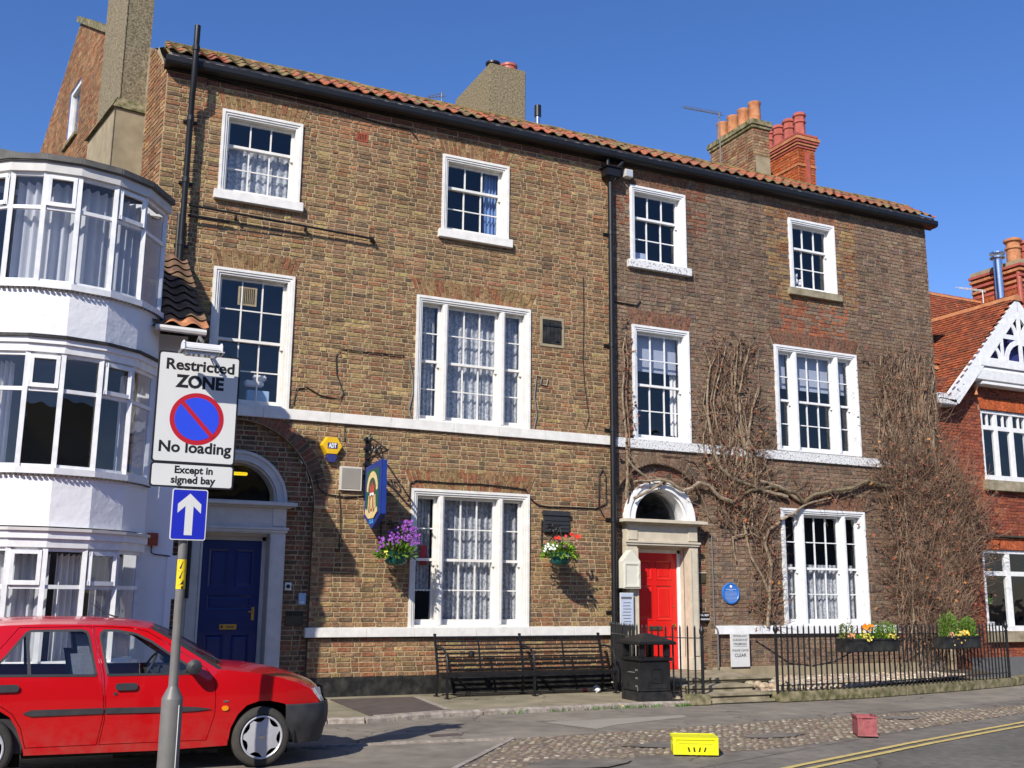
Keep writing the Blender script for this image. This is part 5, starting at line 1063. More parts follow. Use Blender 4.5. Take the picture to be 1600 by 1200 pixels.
# ================================================================== RED BRICK HOUSE (right)
rh = thing('red_brick_house', (22, .35, GZ), 'bright red brick house with a white fretwork gable and tiled roof at the right edge', 'house')
RY = .35; RW = [(20.10, 24.4, 4.28, 5.86), (19.80, 24.4, .92, 2.64)]
b = MB(); v, f = sheet(rect(18.4, 30, GZ-.1, 6.5), [rect(*w) for w in RW]); b.add([(x, RY, z) for x, z in v], f); b.build('wall', 'mortar_red', rh, recalc=False)
def rbl(z): 
    o = [(a, c) for a, c, z0, z1 in RW if z0 < z < z1]
    if 5.86 < z < 6.14: o.append((20.02, 24.5))
    if 2.64 < z < 2.92: o.append((19.72, 24.5))
    return o
brr = course_bricks(18.41, 24.5, .0, 6.5, rbl, pal_red, ch=.072, jt=.007)
ex = flat_arch(20.08, 24.4, 5.87, .27, .06, lambda a, d, z: (a, RY-.02-d, z), lambda x, z: jit((.42, .10, .035), .1), two=False)+flat_arch(19.78, 24.4, 2.65, .27, .06, lambda a, d, z: (a, RY-.02-d, z), lambda x, z: jit((.40, .10, .04), .1), two=False)
lay_bricks(brr, rh, F=lambda a, d, z: (a, RY-d, z), extra=ex, singles=300, vis=lambda x, z: x < 22)
for x0, x1, z0, z1, d, m, nm in ((19.95, 25, 6.42, 6.47, .10, 'mortar_red', 'string_course'), (19.98, 25, 6.47, 6.50, .07, 'mortar_red', 'string_course'), (19.6, 25, 2.93, 2.98, .10, 'plaque_brown', 'string_course'), (19.0, 19.6, 2.62, 2.67, .08, 'plaque_brown', 'string_course'), (20.0, 24.6, 3.98, 4.22, .14, 'step_stone', 'stone_sill'), (19.72, 24.6, .62, .86, .14, 'step_stone', 'stone_sill'), (19.2, 30, GZ, .30, .05, 'grey_ink', 'plinth')):
    b = MB(); b.box(x0, x1, RY-d, RY, z0, z1); b.build(nm, m, rh, bevel=.008)
for (x0, x1, z0, z1), up_ in zip(RW, (True, False)):
    b = MB(); yy_ = RY+.04; b.box(x0-.02, x1, RY-.10, RY+.12, z0-.07, z0+.05); b.box(x0, x1, yy_-.02, yy_+.09, z1-.07, z1); tz = z1-.40 if up_ else z1-.52
    pitch = .52 if up_ else .84; mw = .10 if up_ else .13; x = x0
    b.box(x0, x1, yy_, yy_+.08, tz-.05, tz+.05); n_ = 0; w = rh
    while x < x1: b.box(x-(mw/2 if n_ else 0), x+mw*.5+(.04 if not n_ else 0), yy_-.01, yy_+.09, z0+.05, z1-.07); x += pitch; n_ += 1
    if up_:
        x = x0+pitch/2+.02
        while x < x1: b.box(x-.02, x+.02, yy_+.01, yy_+.06, tz+.05, z1-.07); x += pitch
    w = b.build('window', 'white_paint', rh)
    x = x0
    while x < x1-.2:
        for za, zb in ((z0+.05, tz-.05), (tz+.05, z1-.07)):
            q = MB(); t1 = rnd(-.003, .003); q.add([(x+.05, yy_+.04+t1, za), (x+pitch-.06, yy_+.04-t1, za), (x+pitch-.06, yy_+.04, zb), (x+.05, yy_+.04, zb)], [(0, 1, 2, 3)]); q.build('pane', 'window_glass', w, recalc=False)
        x += pitch
    s = MB(); s.add([(x0, RY+.13, z0), (x1, RY+.13, z0), (x1, RY+.13, z1), (x0, RY+.13, z1), (x0-.5, 3, z0-.5), (x1+.5, 3, z0-.5), (x1+.5, 3, z1+.2), (x0-.5, 3, z1+.2)], [(0, 1, 5, 4), (1, 2, 6, 5), (2, 3, 7, 6), (3, 0, 4, 7), (4, 5, 6, 7)]); s.build('room', 'dark_room', w, recalc=False)
t = thing('window_plant', (20.2, .7, .98), 'green pot plant with pale flowers inside the ground floor window of the red house', 'plant'); b = MB(); b.box(20.05, 20.35, .62, .8, .97, 1.05); b.build('pot', 'curtain_cloth', t); b = MB(); leafy(b, (20.25, .75, 1.45), (.14, .1, .2), 60, .09, [(.7, .9, .6)]); b.build('foliage', 'leaf', t, recalc=False)
# gable: apex, barge boards with fretwork, tiled slopes
AX, AZ, GYB = 21.22, 8.58, .0; FX, FZ = 18.74, 5.93; sl_ = (AZ-FZ)/(AX-FX)
def barge(sgn):
    P = [(AX, AZ), (AX, AZ-.42), (AX+sgn*(AX-FX-.30), FZ-.08), (AX+sgn*(AX-FX+.02), FZ-.02), (AX+sgn*(AX-FX), FZ+.14)]
    b = MB(); b.prism(P, lambda x, z: (x, GYB, z), lambda x, z: (x, GYB+.05, z)); b.build('bargeboard', 'white_paint', rh, bevel=.004)
barge(-1); barge(1)
b = MB(); bz_ = 7.02; hw_ = (AZ-bz_)/sl_
b.box(AX-hw_+.06, AX+hw_-.06, GYB-.012, GYB+.04, bz_-.20, bz_); b.box(AX-hw_*.62, AX+hw_*.62, GYB+.002, GYB+.03, bz_+.52, bz_+.63); b.box(AX-.05, AX+.05, GYB-.004, GYB+.035, bz_, AZ-.35)
for s_ in (-1, 1): b.box(AX+s_*.62-.04, AX+s_*.62+.04, GYB+.002, GYB+.03, bz_, bz_+.52)
def arcband(cx, cz, r, w, a0, a1):
    A = arcpts(cx, cz, r, a0, a1, 10)+arcpts(cx, cz, r-w, a1, a0, 10); b.prism(A, lambda x, z: (x, GYB+.004, z), lambda x, z: (x, GYB+.028, z))
arcband(AX, bz_-.02, .56, .12, .02, PI-.02)
for s_ in (-1, 1):
    arcband(AX+s_*1.02, bz_, .36, .10, PI/2 if s_ > 0 else 0, PI if s_ > 0 else PI/2); arcband(AX+s_*.50, bz_+.6, .44, .11, PI/2 if s_ > 0 else 0.0, PI if s_ > 0 else PI/2)
b.build('fretwork', 'white_paint', rh)
b = MB(); b.add([(AX-hw_, GYB+.16, bz_-.1), (AX+hw_, GYB+.16, bz_-.1), (AX, GYB+.16, AZ-.05)], [(0, 1, 2)]); b.build('gable_backing', 'alarm_navy', rh, recalc=False)
b = MB(); b.prism([(GYB+.06, bz_-.20), (RY, bz_-.52), (RY, bz_-.58), (GYB+.02, bz_-.52), (GYB+.0, bz_-.30)], lambda y, z: (AX-hw_-.15, y, z), lambda y, z: (AX+hw_+.15, y, z)); b.box(19.9, 25, GYB+.04, RY, bz_-.62, bz_-.56); b.build('cove', 'white_paint', rh)
def slope_tiles(b, p0, eave_dir, up_dir, nw, nu, w, g, cols, th=.018):
    e = Vector(eave_dir).normalized(); u = Vector(up_dir).normalized(); n = e.cross(u); n = n if n.z > 0 else -n
    for k in range(nu):
        for i in range(nw):
            p = Vector(p0)+e*(w*(i+(.5 if k % 2 else 0)))+u*(g*k); lift = n*rnd(.024, .034); bs = n*.004; g2 = g*1.25
            a = [p+lift, p+e*(w-.006)+lift, p+e*(w-.006)+u*g2+bs, p+u*g2+bs]; q = [x-n*th for x in a[:2]]
            b.add(a+q, [(0, 1, 2, 3), (4, 5, 1, 0)], jit(random.choice(cols), .15))
RT = [(.30, .08, .035), (.27, .07, .03), (.33, .095, .04), (.24, .065, .03), (.20, .075, .04)]
L_ = math.hypot(AX-FX, AZ-FZ)
b = MB(); slope_tiles(b, (FX-.02, GYB-.03, FZ+.06), (0, 1, 0), (AX-FX, 0, AZ-FZ), 34, int(L_/.105)+1, .165, .105, RT); o = b.build('roof_tiles', 'pantile', rh, recalc=False); o['kind'] = 'stuff'
b = MB(); slope_tiles(b, (2*AX-FX+.02, GYB-.03, FZ+.06), (0, 1, 0), (FX-AX, 0, AZ-FZ), 34, int(L_/.105)+1, .165, .105, RT); o = b.build('roof_tiles', 'pantile', rh, recalc=False); o['kind'] = 'stuff'
b = MB(); b.add([(FX, GYB, FZ), (AX, GYB, AZ), (2*AX-FX, GYB, FZ), (FX, 6, FZ), (AX, 6, AZ), (2*AX-FX, 6, FZ)], [(0, 1, 4, 3), (1, 2, 5, 4)]); b.build('roof', 'terracotta', rh, recalc=False)
y = GYB-.03
while y < 5.4: b = MB(); b.prism([(AX-.13, AZ-.05), (AX-.10, AZ+.05), (AX, AZ+.11), (AX+.10, AZ+.05), (AX+.13, AZ-.05)], lambda x, z: (x, y, z), lambda x, z: (x, y+.44, z)); b.build('ridge_tile', 'terracotta', rh); y += .45
b = MB(); slope_tiles(b, (18.4, 1.0, 7.0), (1, 0, 0), (0, 1, 1), 75, 34, .165, .125, RT); b.build('main_roof_tiles', 'pantile', rh, recalc=False)['kind'] = 'stuff'
b = MB(); b.add([(18.4, .9, 6.85), (30, .9, 6.85), (30, 3.95, 9.9), (18.4, 3.95, 9.9), (30, 7.5, 6.9), (18.4, 7.5, 6.9)], [(0, 1, 2, 3), (3, 2, 4, 5)]); b.build('main_roof', 'terracotta', rh, recalc=False)
x = 18.4
while x < 24.4: b = MB(); b.prism([(3.84, 9.84), (3.88, 9.94), (3.98, 9.99), (4.08, 9.94), (4.12, 9.84)], lambda a, z: (x, a, z), lambda a, z: (x+.44, a, z)); b.build('ridge_tile', 'terracotta', rh); x += .45
b = MB(); b.box(18.36, 19.0, .0, .35, 5.80, 5.95); b.box(18.42, 18.72, -.02, .3, 5.92, 6.05); b.build('gutter_end', 'peeling_paint', rh, bevel=.02)
b = MB(); b.tube([(18.5, .20, 5.8), (18.5, .2, 2.6)], .04, 8); b.build('downpipe', 'plaque_brown', rh)
b = MB(); b.lathe([(0, 0), (.05, .02), (.03, .12), (.055, .2), (.02, .3), (0, .34)], (19.86, .22, 6.14), 10); b.build('corbel', 'terracotta', rh)
rc = brick_stack(rh, 24.75, 26.6, 2.6, 4.2, 8.6, 10.55, 'mortar_red', lambda x, z: jit(random.choice([(.42, .10, .03), (.38, .085, .03)]), .15))
for k, z in enumerate((10.05, 10.2, 10.35, 10.5, 10.62, 9.7)): b = MB(); e = (.03, .06, .09, .12, .15, .03)[k]; b.box(24.75-e, 26.6+e, 2.6-e, 4.2, z, z+.08); b.build('brick_band', 'terracotta' if k % 2 else 'red_pot', rc, bevel=.006)
b = MB(); b.box(24.7, 26.7, 2.5, 4.2, 10.72, 10.84); b.build('capping', 'smooth_cement', rc)
for k in range(3): b = MB(); b.lathe([(.20, 0), (.19, .45), (.23, .48), (.23, .52), (.19, .55), (.19, .66), (.25, .70), (.25, .76), (.17, .80), (.15, .6)], (25.1+k*.53, 3.0, 10.82), 14); b.build('pot', 'red_pot' if k == 1 else 'terracotta', rc, smooth=True)
b = MB(); b.tube([(24.42, 3.0, 9.2), (24.42, 3.0, 10.98)], .125, 18); f_ = b.build('steel_flue', 'steel', rh, smooth=True); b = MB()
for z in (10.92, 11.05): b.lathe([(.12, 0), (.21, .01), (.21, .05), (.12, .07)], (24.42, 3.0, z), 20)
b.build('cowl', 'steel', f_, smooth=False)
b = MB(); b.tube([(24.72, 2.6, 9.3), (24.72, 2.6, 10.6)], .07, 10); b.build('vent_pipe', 'red_pot', rh, smooth=True)
aerial((24.2, 3.4, 9.8), .30, .8, 6, 'pale aerial beside the shiny steel flue on the red house', m='sign_white')
# ================================================================== OPPOSITE HOUSE (seen only in the window panes)
oh = thing('terraced_house', (20, -36, GZ), 'brick terrace with a pitched roof across the road, reflected in the windows', 'house')
b = MB(); b.box(-30, 60, -42, -36, GZ, 6.6); b.build('wall', 'room_wall', oh)
b = MB(); P = [(-35.6, 6.5), (-39, 9.4), (-42.4, 6.5)]; b.prism(P, lambda y, z: (-30, y, z), lambda y, z: (18, y, z)); P = [(-35.6, 7.2), (-39, 10.6), (-42.4, 7.2)]; b.prism(P, lambda y, z: (18.1, y, z), lambda y, z: (60, y, z)); b.build('roof', 'moss', oh)
b = MB(); b.box(2, 3.4, -39.6, -38.4, 8.6, 11.4); b.box(17.3, 18.7, -39.6, -38.4, 9, 12.2); b.box(-9, -7.8, -39.5, -38.5, 8.8, 11.2); b.build('chimney', 'terracotta_vent', oh)
# ================================================================== CREEPERS
def wander(P, seg, amp):
    out = [Vector(P[0])]
    for a, c in zip(P, P[1:]):
        a, c = Vector(a), Vector(c); n = max(1, int((c-a).length/seg))
        for i in range(1, n+1): q = a+(c-a)*i/n; out.append(q+Vector((rnd(-amp, amp), rnd(-amp*.5, amp*.5), rnd(-amp, amp))) if i < n else q)
    return out
def stem(par, P, r0, r1, y=-.05, m='bark', amp=.012, name='stem'):
    Q = wander([(x, y+rnd(-.012, .0), z) for x, z in P], .14, amp); b = MB(); n = len(Q); b.tube(Q, [r0+(r1-r0)*i/(n-1) for i in range(n)], 7); b.build(name, m, par, smooth=True); return Q
LC = [(.22, .065, .035), (.17, .055, .03), (.24, .09, .04), (.14, .065, .04), (.19, .055, .035), (.33, .15, .05), (.16, .08, .05)]
def twigs(par, spots, leaves, long=.35, up=.7, y0=-.02):
    b = MB(); lf = MB()
    for x, z, s in spots:
        rb = 1 if z > 3.9 else 1.25
        for _ in range(s):
            p = Vector((x+rnd(-.08, .08), y0-rnd(0, .06), z+rnd(-.08, .08))); a = rnd(0, 2*PI); d = Vector((math.cos(a), rnd(-.35, .1), math.sin(a)+up)).normalized(); L_ = long*rnd(.3, 1.2); Q = [p]
            for k in range(4): d = (d+Vector((rnd(-.5, .5), rnd(-.25, .2), rnd(-.4, .5)))).normalized(); q = Q[-1]+d*L_/4; q.y = min(q.y, -.012); q.y = max(q.y, -.28); Q.append(q)
            r = rnd(.0025, .0065)*rb; b.tube(Q, [r, r*.9, r*.8, r*.6, r*.3], 3, False)
            if random.random() < leaves:
                for _k in range(random.choice((1, 2, 3))):
                    p = random.choice(Q[1:]); u = Vector((rnd(-1, 1), rnd(-1, .2), rnd(-1, 1))).normalized(); v = u.cross(Vector((rnd(-1, 1), rnd(-1, 1), rnd(-1, 1)))).normalized(); s_ = rnd(.014, .046)
                    lf.add([p-u*s_, p+v*s_*.8, p+u*s_, p-v*s_*.7+Vector((0, -s_*.4, 0))], [(0, 1, 2), (0, 2, 3)], jit(random.choice(LC), .3))
    b.build('twigs', 'twig', par, smooth=False, recalc=False)['kind'] = 'stuff'; lf.build('dead_leaves', 'dead_leaf', par, recalc=False)['kind'] = 'stuff'
v1 = thing('climbing_vine', (10.23, -.05, 3.6), 'thin bare creeper climbing beside the long drainpipe with limbs over the red door arch', 'vine', 'creepers on the brown house')
stem(v1, [(10.25, 3.3), (10.27, 4.0), (10.27, 4.42), (10.23, 4.72), (10.19, 5.21), (10.25, 5.83), (10.21, 6.11), (10.28, 6.45)], .028, .014); stem(v1, [(10.30, 3.9), (10.33, 4.5), (10.27, 5.2), (10.32, 5.9), (10.27, 6.4)], .016, .01, m='twig')
stem(v1, [(10.24, 4.06), (10.38, 3.89), (10.68, 3.72), (10.75, 3.6)], .03, .02, -.07); stem(v1, [(10.37, 3.61), (10.94, 3.68), (11.15, 3.65), (11.44, 3.50), (11.65, 3.56), (11.81, 3.67), (12.05, 3.62), (12.27, 3.42), (12.58, 3.34)], .018, .045, -.13); stem(v1, [(10.37, 3.30), (10.72, 3.47), (11.05, 3.68)], .03, .02, -.12)
twigs(v1, [(10.25+rnd(-.05, .1), z*.13+3.6, 6) for z in range(24)]+[(10.35+k*.14, 3.66+rnd(-.1, .1), 5) for k in range(14)], .5, .22)
v2 = thing('climbing_vine', (13.4, -.05, 1.0), 'bare creeper spreading between the two first floor windows above the round blue plaque', 'vine', 'creepers on the brown house')
for P, r0, r1 in (([(13.96, 3.5), (13.41, 3.60), (13.02, 3.70), (12.64, 3.80), (12.34, 4.01), (12.2, 4.38), (12.14, 4.72), (12.09, 5.19), (12.12, 5.64), (12.2, 6.0), (12.05, 6.35)], .045, .015),
                  ([(12.53, 3.9), (12.43, 4.39), (12.3, 4.89), (12.26, 5.26), (12.35, 5.66), (12.48, 6.06), (12.6, 6.45)], .024, .010), ([(12.93, 2.74), (12.89, 3.23), (12.94, 3.71), (13.05, 4.41), (12.9, 4.61), (12.8, 5.12), (12.78, 5.57), (12.83, 5.96), (12.9, 6.56)], .035, .012),
                  ([(12.98, 4.4), (12.9, 4.93), (12.89, 5.51), (13.04, 6.09), (13.22, 6.57)], .024, .012), ([(13.01, 4.4), (13.1, 4.76), (13.19, 5.22), (13.37, 5.66)], .028, .016), ([(13.2, 5.2), (13.5, 5.32), (13.62, 5.4)], .014, .006),
                  ([(13.05, 4.43), (13.23, 4.25), (13.22, 3.56), (13.07, 3.17), (12.93, 2.74), (12.62, 2.67), (12.64, 2.4), (12.68, 2.22)], .026, .014), ([(13.2, 3.8), (13.6, 3.74), (13.89, 3.66), (14.36, 3.44)], .03, .045),
                  ([(15.06, 3.53), (14.44, 3.38), (14.14, 3.2), (13.78, 3.03), (13.48, 2.84), (13.36, 2.56), (13.5, 2.2), (13.46, 1.8), (13.41, 1.34), (13.36, .98)], .02, .04), ([(12.93, 2.74), (13.04, 2.31), (13.28, 1.95), (13.41, 1.64)], .018, .03), ([(13.47, 2.84), (13.35, 2.62), (13.1, 2.75), (12.95, 2.72)], .024, .014)): stem(v2, P, r0, r1, -.08 if P[0][0] > 13.9 else -.06)
stem(v2, [(12.62, 3.34), (13.02, 3.58), (13.57, 3.69), (14.16, 3.60), (14.36, 3.42), (14.65, 3.58), (15.21, 3.70), (15.64, 3.76), (16.09, 3.94), (16.48, 3.87), (16.98, 3.81)], .028, .045, -.10, 'bark_dark')
sp = []
for _ in range(13):
    x = rnd(12.1, 13.4); P = [(x+rnd(-.1, .1), rnd(3.6, 4.6))]; z = P[0][1]; zt = rnd(5.2, 6.5)
    while z < zt: z += rnd(.2, .4); x = min(13.6, max(12.0, x+rnd(-.16, .16))); P.append((x, z))
    r = rnd(.009, .018); stem(v2, P, r, r*.5, -rnd(.03, .08), random.choice(('bark', 'twig')))
for _ in range(16):
    x = rnd(12.2, 13.5); P = [(x, rnd(2.8, 3.4))]; z = P[0][1]; zt = rnd(3.9, 4.6)
    while z < zt: z += rnd(.15, .3); x = x+rnd(-.2, .2); P.append((x, z))
    r = rnd(.007, .016); stem(v2, P, r, r*.5, -rnd(.03, .1), random.choice(('bark', 'twig')))
for _ in range(300):
    z = rnd(2.9, 6.5) if random.random() < .5 else rnd(2.9, 4.6); w = .75 if z > 3.6 else .45; sp.append((12.72+rnd(-w, w)*(.75 if z > 5 else 1)+(.1 if z < 4 else 0), z, 4))
for _ in range(90): sp.append((13.42+rnd(-.17, .17), rnd(1.0, 3), 4))
for k in range(40): sp.append((14.2+k*.06, 3.5+rnd(-.1, .25), 2))
for _ in range(90):
    z = rnd(2.9, 6.2) if random.random() < .5 else rnd(2.9, 4.5); x = rnd(12.1, 13.45); a = PI/2+random.gauss(0, .7); P = [(x, z)]
    for _k in range(random.choice((3, 4, 5))): a += rnd(-.5, .5); P.append((P[-1][0]+.17*math.cos(a), P[-1][1]+.17*math.sin(a)))
    r = rnd(.006, .012); stem(v2, P, r, r*.4, -rnd(.03, .09), 'bark' if random.random() < .6 else 'twig', name='branch')
twigs(v2, sp, .32, .5)
v3 = thing('climbing_vine', (18.3, -.08, .2), 'dense creeper mass with rusty dead leaves at the right corner of the brown house', 'vine', 'creepers on the brown house')
stem(v3, [(18.12, .1), (18.16, .7), (18.33, 1.49), (18.30, 2.17), (18.30, 2.71), (18.2, 3.4), (18.1, 3.9), (18.0, 4.5), (18.05, 5.2)], .085, .02, -.12); stem(v3, [(18.2, .3), (18.0, 1.5), (18.08, 2.5), (17.8, 3.4)], .05, .02, -.1)
for _ in range(44):
    x = rnd(16.6, 18.2); P = [(x+rnd(-.2, .2), rnd(3.4, 4.6))]; z = P[0][1]; zt = rnd(5.4, 6.75)
    while z < zt: z += rnd(.3, .5); x = min(18.25, max(16.5, x+rnd(-.16, .16))); P.append((x, z))
    r = rnd(.010, .024); stem(v3, P, r, r*.5, -rnd(.03, .1), random.choice(('bark', 'twig')))
for _ in range(52):
    x = rnd(16.7, 18.6); P = [(x, rnd(.3, 1.2))]; z = P[0][1]; zt = rnd(2.6, 4.2)
    while z < zt: z += rnd(.3, .5); x = min(18.8, max(16.6, x+rnd(-.14, .14))); P.append((x, z))
    r = rnd(.008, .018); stem(v3, P, r, r*.5, -rnd(.04, .2), random.choice(('bark', 'twig')))
for P in ([(18.3, 3.6), (18.44, 3.89), (18.83, 3.56), (19.1, 3.36), (19.43, 3.09), (19.54, 2.81)], [(18.3, 3.9), (18.62, 3.8), (18.95, 3.45), (19.35, 3.2), (19.5, 3.1)], [(18.4, 3.7), (18.5, 4.1), (18.2, 4.2)], [(18.6, 2.5), (19.0, 2.7), (19.3, 2.9)], [(19.1, 3.3), (19.0, 2.9), (19.1, 2.3), (19.25, 1.9)], [(18.6, 3.7), (18.55, 3.2), (18.7, 2.8), (18.6, 2.3)]): stem(v3, P, .022, .010, -.12)
sp = []
for _ in range(230): z = 3.6+2.9*random.random()**1.8; sp.append((17.4+rnd(-.85, .85), z, 4))
for _ in range(1250):
    z = rnd(.7, 4.1); c = 17.68+.15*(z > 2); w = .95 if z > 1.8 else .75; x = c+rnd(-w, w); sp.append((x, z, 4))
for _ in range(90): x = rnd(18.5, 19.5); sp.append((x, 3.7-(x-18.5)*.7+rnd(-.5, .2), 3))
for _ in range(260):
    low = random.random() < .75; z = rnd(.8, 3.8) if low else rnd(3.6, 6.1); x = 17.7+rnd(-1.0, .95) if low else rnd(16.6, 18.2); a = PI/2+random.gauss(0, .5); P = [(x, z)]
    for _k in range(random.choice((3, 4, 5))): a += rnd(-.45, .45); P.append((min(18.9 if low else 18.28, max(16.5, P[-1][0]+.2*math.cos(a))), P[-1][1]+.2*math.sin(a)))
    r = rnd(.006, .014); stem(v3, P, r, r*.4, -rnd(.03, .17 if low else .07), 'bark' if random.random() < .65 else 'twig', name='branch')
twigs(v3, sp, .36, 1.2)
# ================================================================== RAILINGS
def railing(pts, zb, zt, zr, label, step, posts):
    t = thing('iron_railing', (pts[0][0], pts[0][1], zb), label, 'railing', 'black iron railings')
    seg = []; 
    for a, c in zip(pts, pts[1:]):
        n = max(1, round(math.dist(a, c)/step))
        for i in range(n): seg.append((a[0]+(c[0]-a[0])*i/n, a[1]+(c[1]-a[1])*i/n))
        for z in (zr, zb+.10): b = MB(); b.bar((*a, z), (*c, z), .034, .014); b.build('rail', 'black_iron', t)
    seg.append(pts[-1]); me = None
    for x, y in seg:
        if any(math.dist((x, y), p) < .05 for p in posts): continue
        if me is None: b = MB(); b.tube([(0, 0, 0), (0, 0, zr-zb+.02), (0, 0, zt-zb-.04), (0, 0, zt-zb)], [.0145, .0145, .014, .003], 6); me = b.mesh('bar'); me.materials.append(MT['black_iron'])
        o = bpy.data.objects.new('bar', me); COL.objects.link(o); o.parent = t; o.location = Vector((x, y, zb))-ORG[t.name]; o.rotation_euler = (rnd(-.008, .008), rnd(-.008, .008), 0)
    for x, y in posts:
        b = MB(); b.tube([(x, y, zb), (x, y, zr+.01)], .026, 8); b.lathe([(.03, 0), (.034, .02), (.018, .035), (.024, .05), (.043, .09), (.040, .13), (.018, .17), (.012, .19), (.016, .205), (0, .225)], (x, y, zr), 10); b.build('post', 'black_iron', t, smooth=True)
    return t
railing([(9.86, -.12), (9.36, -1.75), (9.45, -2.05), (10.08, -2.52)], -.02, 1.10, .90, 'short black iron railing left of the steps, between the drainpipe and the first post', .118, [(10.08, -2.52)])
railing([(11.43, -2.66), (13.0, -2.58), (14.3, -2.46), (16.2, -2.08), (17.95, -1.66)], .05, 1.10, .93, 'long black iron railing with spiked bars in front of the brown house and its creeper', .125, [(11.43, -2.66), (17.95, -1.66)])
b = MB(); P = [(11.55, -2.0, .82), (12.0, -1.9, .62), (12.5, -1.7, .42), (13.1, -1.6, .36), (13.7, -1.5, .42), (14.3, -1.4, .62)]
for a, c in zip(P, P[1:]):
    n = 6
    for i in range(n):
        p = Vector(a)+(Vector(c)-Vector(a))*i/n; q = Vector(a)+(Vector(c)-Vector(a))*(i+.85)/n; b.bar(p, q, .03, .014) if i % 2 else b.bar(p, q, .014, .03)
tag(b.build('chain', 'black_iron'), 'dark sagging chain hanging behind the long railing under the left planter', 'chain')
def planter(x0, x1, ang, x, y, z, label, fl):
    t = thing('planter_box', (x, y, z), label, 'planter', 'planter boxes on the railing', rz=ang); w = x1-x0; h = .22; d = .22
    b = MB(); b.box(-w/2, w/2, -d/2, d/2, 0, .012); b.box(-w/2, w/2, -d/2, -d/2+.02, 0, h); b.box(-w/2, w/2, d/2-.02, d/2, 0, h); b.box(-w/2, -w/2+.02, -d/2+.02, d/2-.02, 0, h); b.box(w/2-.02, w/2, -d/2+.02, d/2-.02, 0, h); b.box(-w/2-.01, w/2+.01, -d/2-.012, -d/2, h-.03, h)
    b.build('box', 'black_tar', t, local=True)
    b = MB(); b.box(-w/2+.02, w/2-.02, -d/2+.02, d/2-.02, .02, h-.04); b.build('soil', 'soil', t, local=True)
    b = MB()
    for k in range(3): xx = -w/2+w*(k+.5)/3; b.box(xx-.01, xx+.01, d/2, d/2+.06, h-.06, h-.03)
    b.build('hook', 'black_iron', t, local=True)
    b = MB()
    for cx, rr, hh, n, cols in fl['leaf']: leafy(b, (cx*w/2, 0, h-.03), (rr, .10, hh), n, .045, cols, up=.5, lng=4.)
    b.build('foliage', 'leaf', t, local=True, recalc=False)['kind'] = 'stuff'
    b = MB()
    for cx, cz, s_, n, r, col in fl['flower']:
        for _ in range(n): flower(b, Vector((cx*w/2+random.gauss(0, s_), -.1+rnd(-.06, .06), h+cz+random.gauss(0, s_*.5))), r*rnd(.8, 1.2), col)
    b.build('flowers', 'petal', t, local=True, recalc=False)['kind'] = 'stuff'
G1 = [(.9, 1.1, .7), (.7, .95, .5), (1.1, 1.2, .6)]; YG = [(1.8, 2.0, .6), (1.6, 1.9, .5)]; PG = [(1.1, .9, .8), (1.4, 1.1, 1.0)]
planter(0, 1.26, math.radians(5), 13.33, -2.72, .66, 'left black planter box on the railing with an orange flower cluster', {'leaf': [(-.75, .14, .36, 360, PG), (-.5, .1, .12, 60, G1), (-.15, .16, .10, 200, YG), (.3, .16, .34, 400, G1), (.75, .22, .34, 700, G1), (.62, .2, .08, 240, YG)], 'flower': [(-.22, .19, .045, 36, .028, (.80, .26, .01)), (-.25, .01, .07, 26, .02, (.75, .6, .1)), (.75, .03, .08, 30, .018, (.75, .55, .1)), (-.8, .05, .06, 16, .02, (.6, .25, .12)), (-.7, .2, .08, 14, .014, (.7, .6, .6))]})
planter(0, 1.22, math.radians(12), 15.95, -2.26, .66, 'right black planter box on the railing with tall green foliage', {'leaf': [(-.45, .27, .50, 1300, G1), (.62, .2, .42, 900, G1), (.25, .18, .06, 160, YG), (-.3, .26, .06, 160, YG), (.75, .12, .08, 120, YG)], 'flower': [(-.3, .01, .12, 40, .018, (.75, .5, .1)), (.22, .05, .03, 20, .026, (.80, .45, .02)), (-.62, .02, .05, 14, .016, (.7, .3, .25)), (.1, .07, .03, 10, .022, (.8, .7, .2))]})
# ================================================================== BENCH
t = thing('street_bench', (7.95, -.65, -.05), 'long black slatted metal bench standing against the buff brick wall', 'bench')
bx0, bx1 = 6.40, 9.48
for k in range(9):
    z = .36+k*.062; y = -.50+k*.017; b = MB(); b.box(bx0, bx1, y-.012, y+.012, z-.012, z+.012); b.build('back_slat', 'black_iron', t)
for k in range(7):
    y = -.90+k*.062; b = MB(); b.box(bx0, bx1, y-.02, y+.02, .300-.012*(k == 3), .322-.012*(k == 3)); b.build('seat_slat', 'black_iron', t)
b = MB(); b.box(bx0, bx1, -.935, -.918, .27, .325); b.build('front_rail', 'black_iron', t)
for x in (bx0+.02, (bx0+bx1)/2, bx1-.02):
    b = MB(); b.bar((x, -.335, .90), (x, -.50, .36), .035, .03); b.bar((x, -.50, .37), (x, -.47, -.05), .035, .035); b.bar((x, -.90, .32), (x, -.92, -.05), .035, .035); b.bar((x, -.93, .295), (x, -.47, .295), .03, .03)
    b.lathe([(0, 0), (.03, 0), (.03, .02), (0, .03)], (x, -.335, .89), 8); b.box(x-.03, x+.03, -.99, -.87, -.05, -.035); b.box(x-.03, x+.03, -.53, -.40, -.05, -.035); b.build('leg', 'black_iron', t)
    b = MB(); b.tube([(x, -.40, .70), (x, -.55, .715), (x, -.72, .70), (x, -.84, .63), (x, -.90, .50), (x, -.91, .34)], [.018, .02, .02, .02, .018, .016], 8); b.build('arm', 'black_iron', t, smooth=True)
for x in (7.17, 8.72):
    b = MB(); b.bar((x, -.37, .86), (x, -.49, .38), .025, .02); b.bar((x+.1, -.90, .295), (x+.1, -.52, .295), .02, .02); b.build('stay', 'black_iron', t)
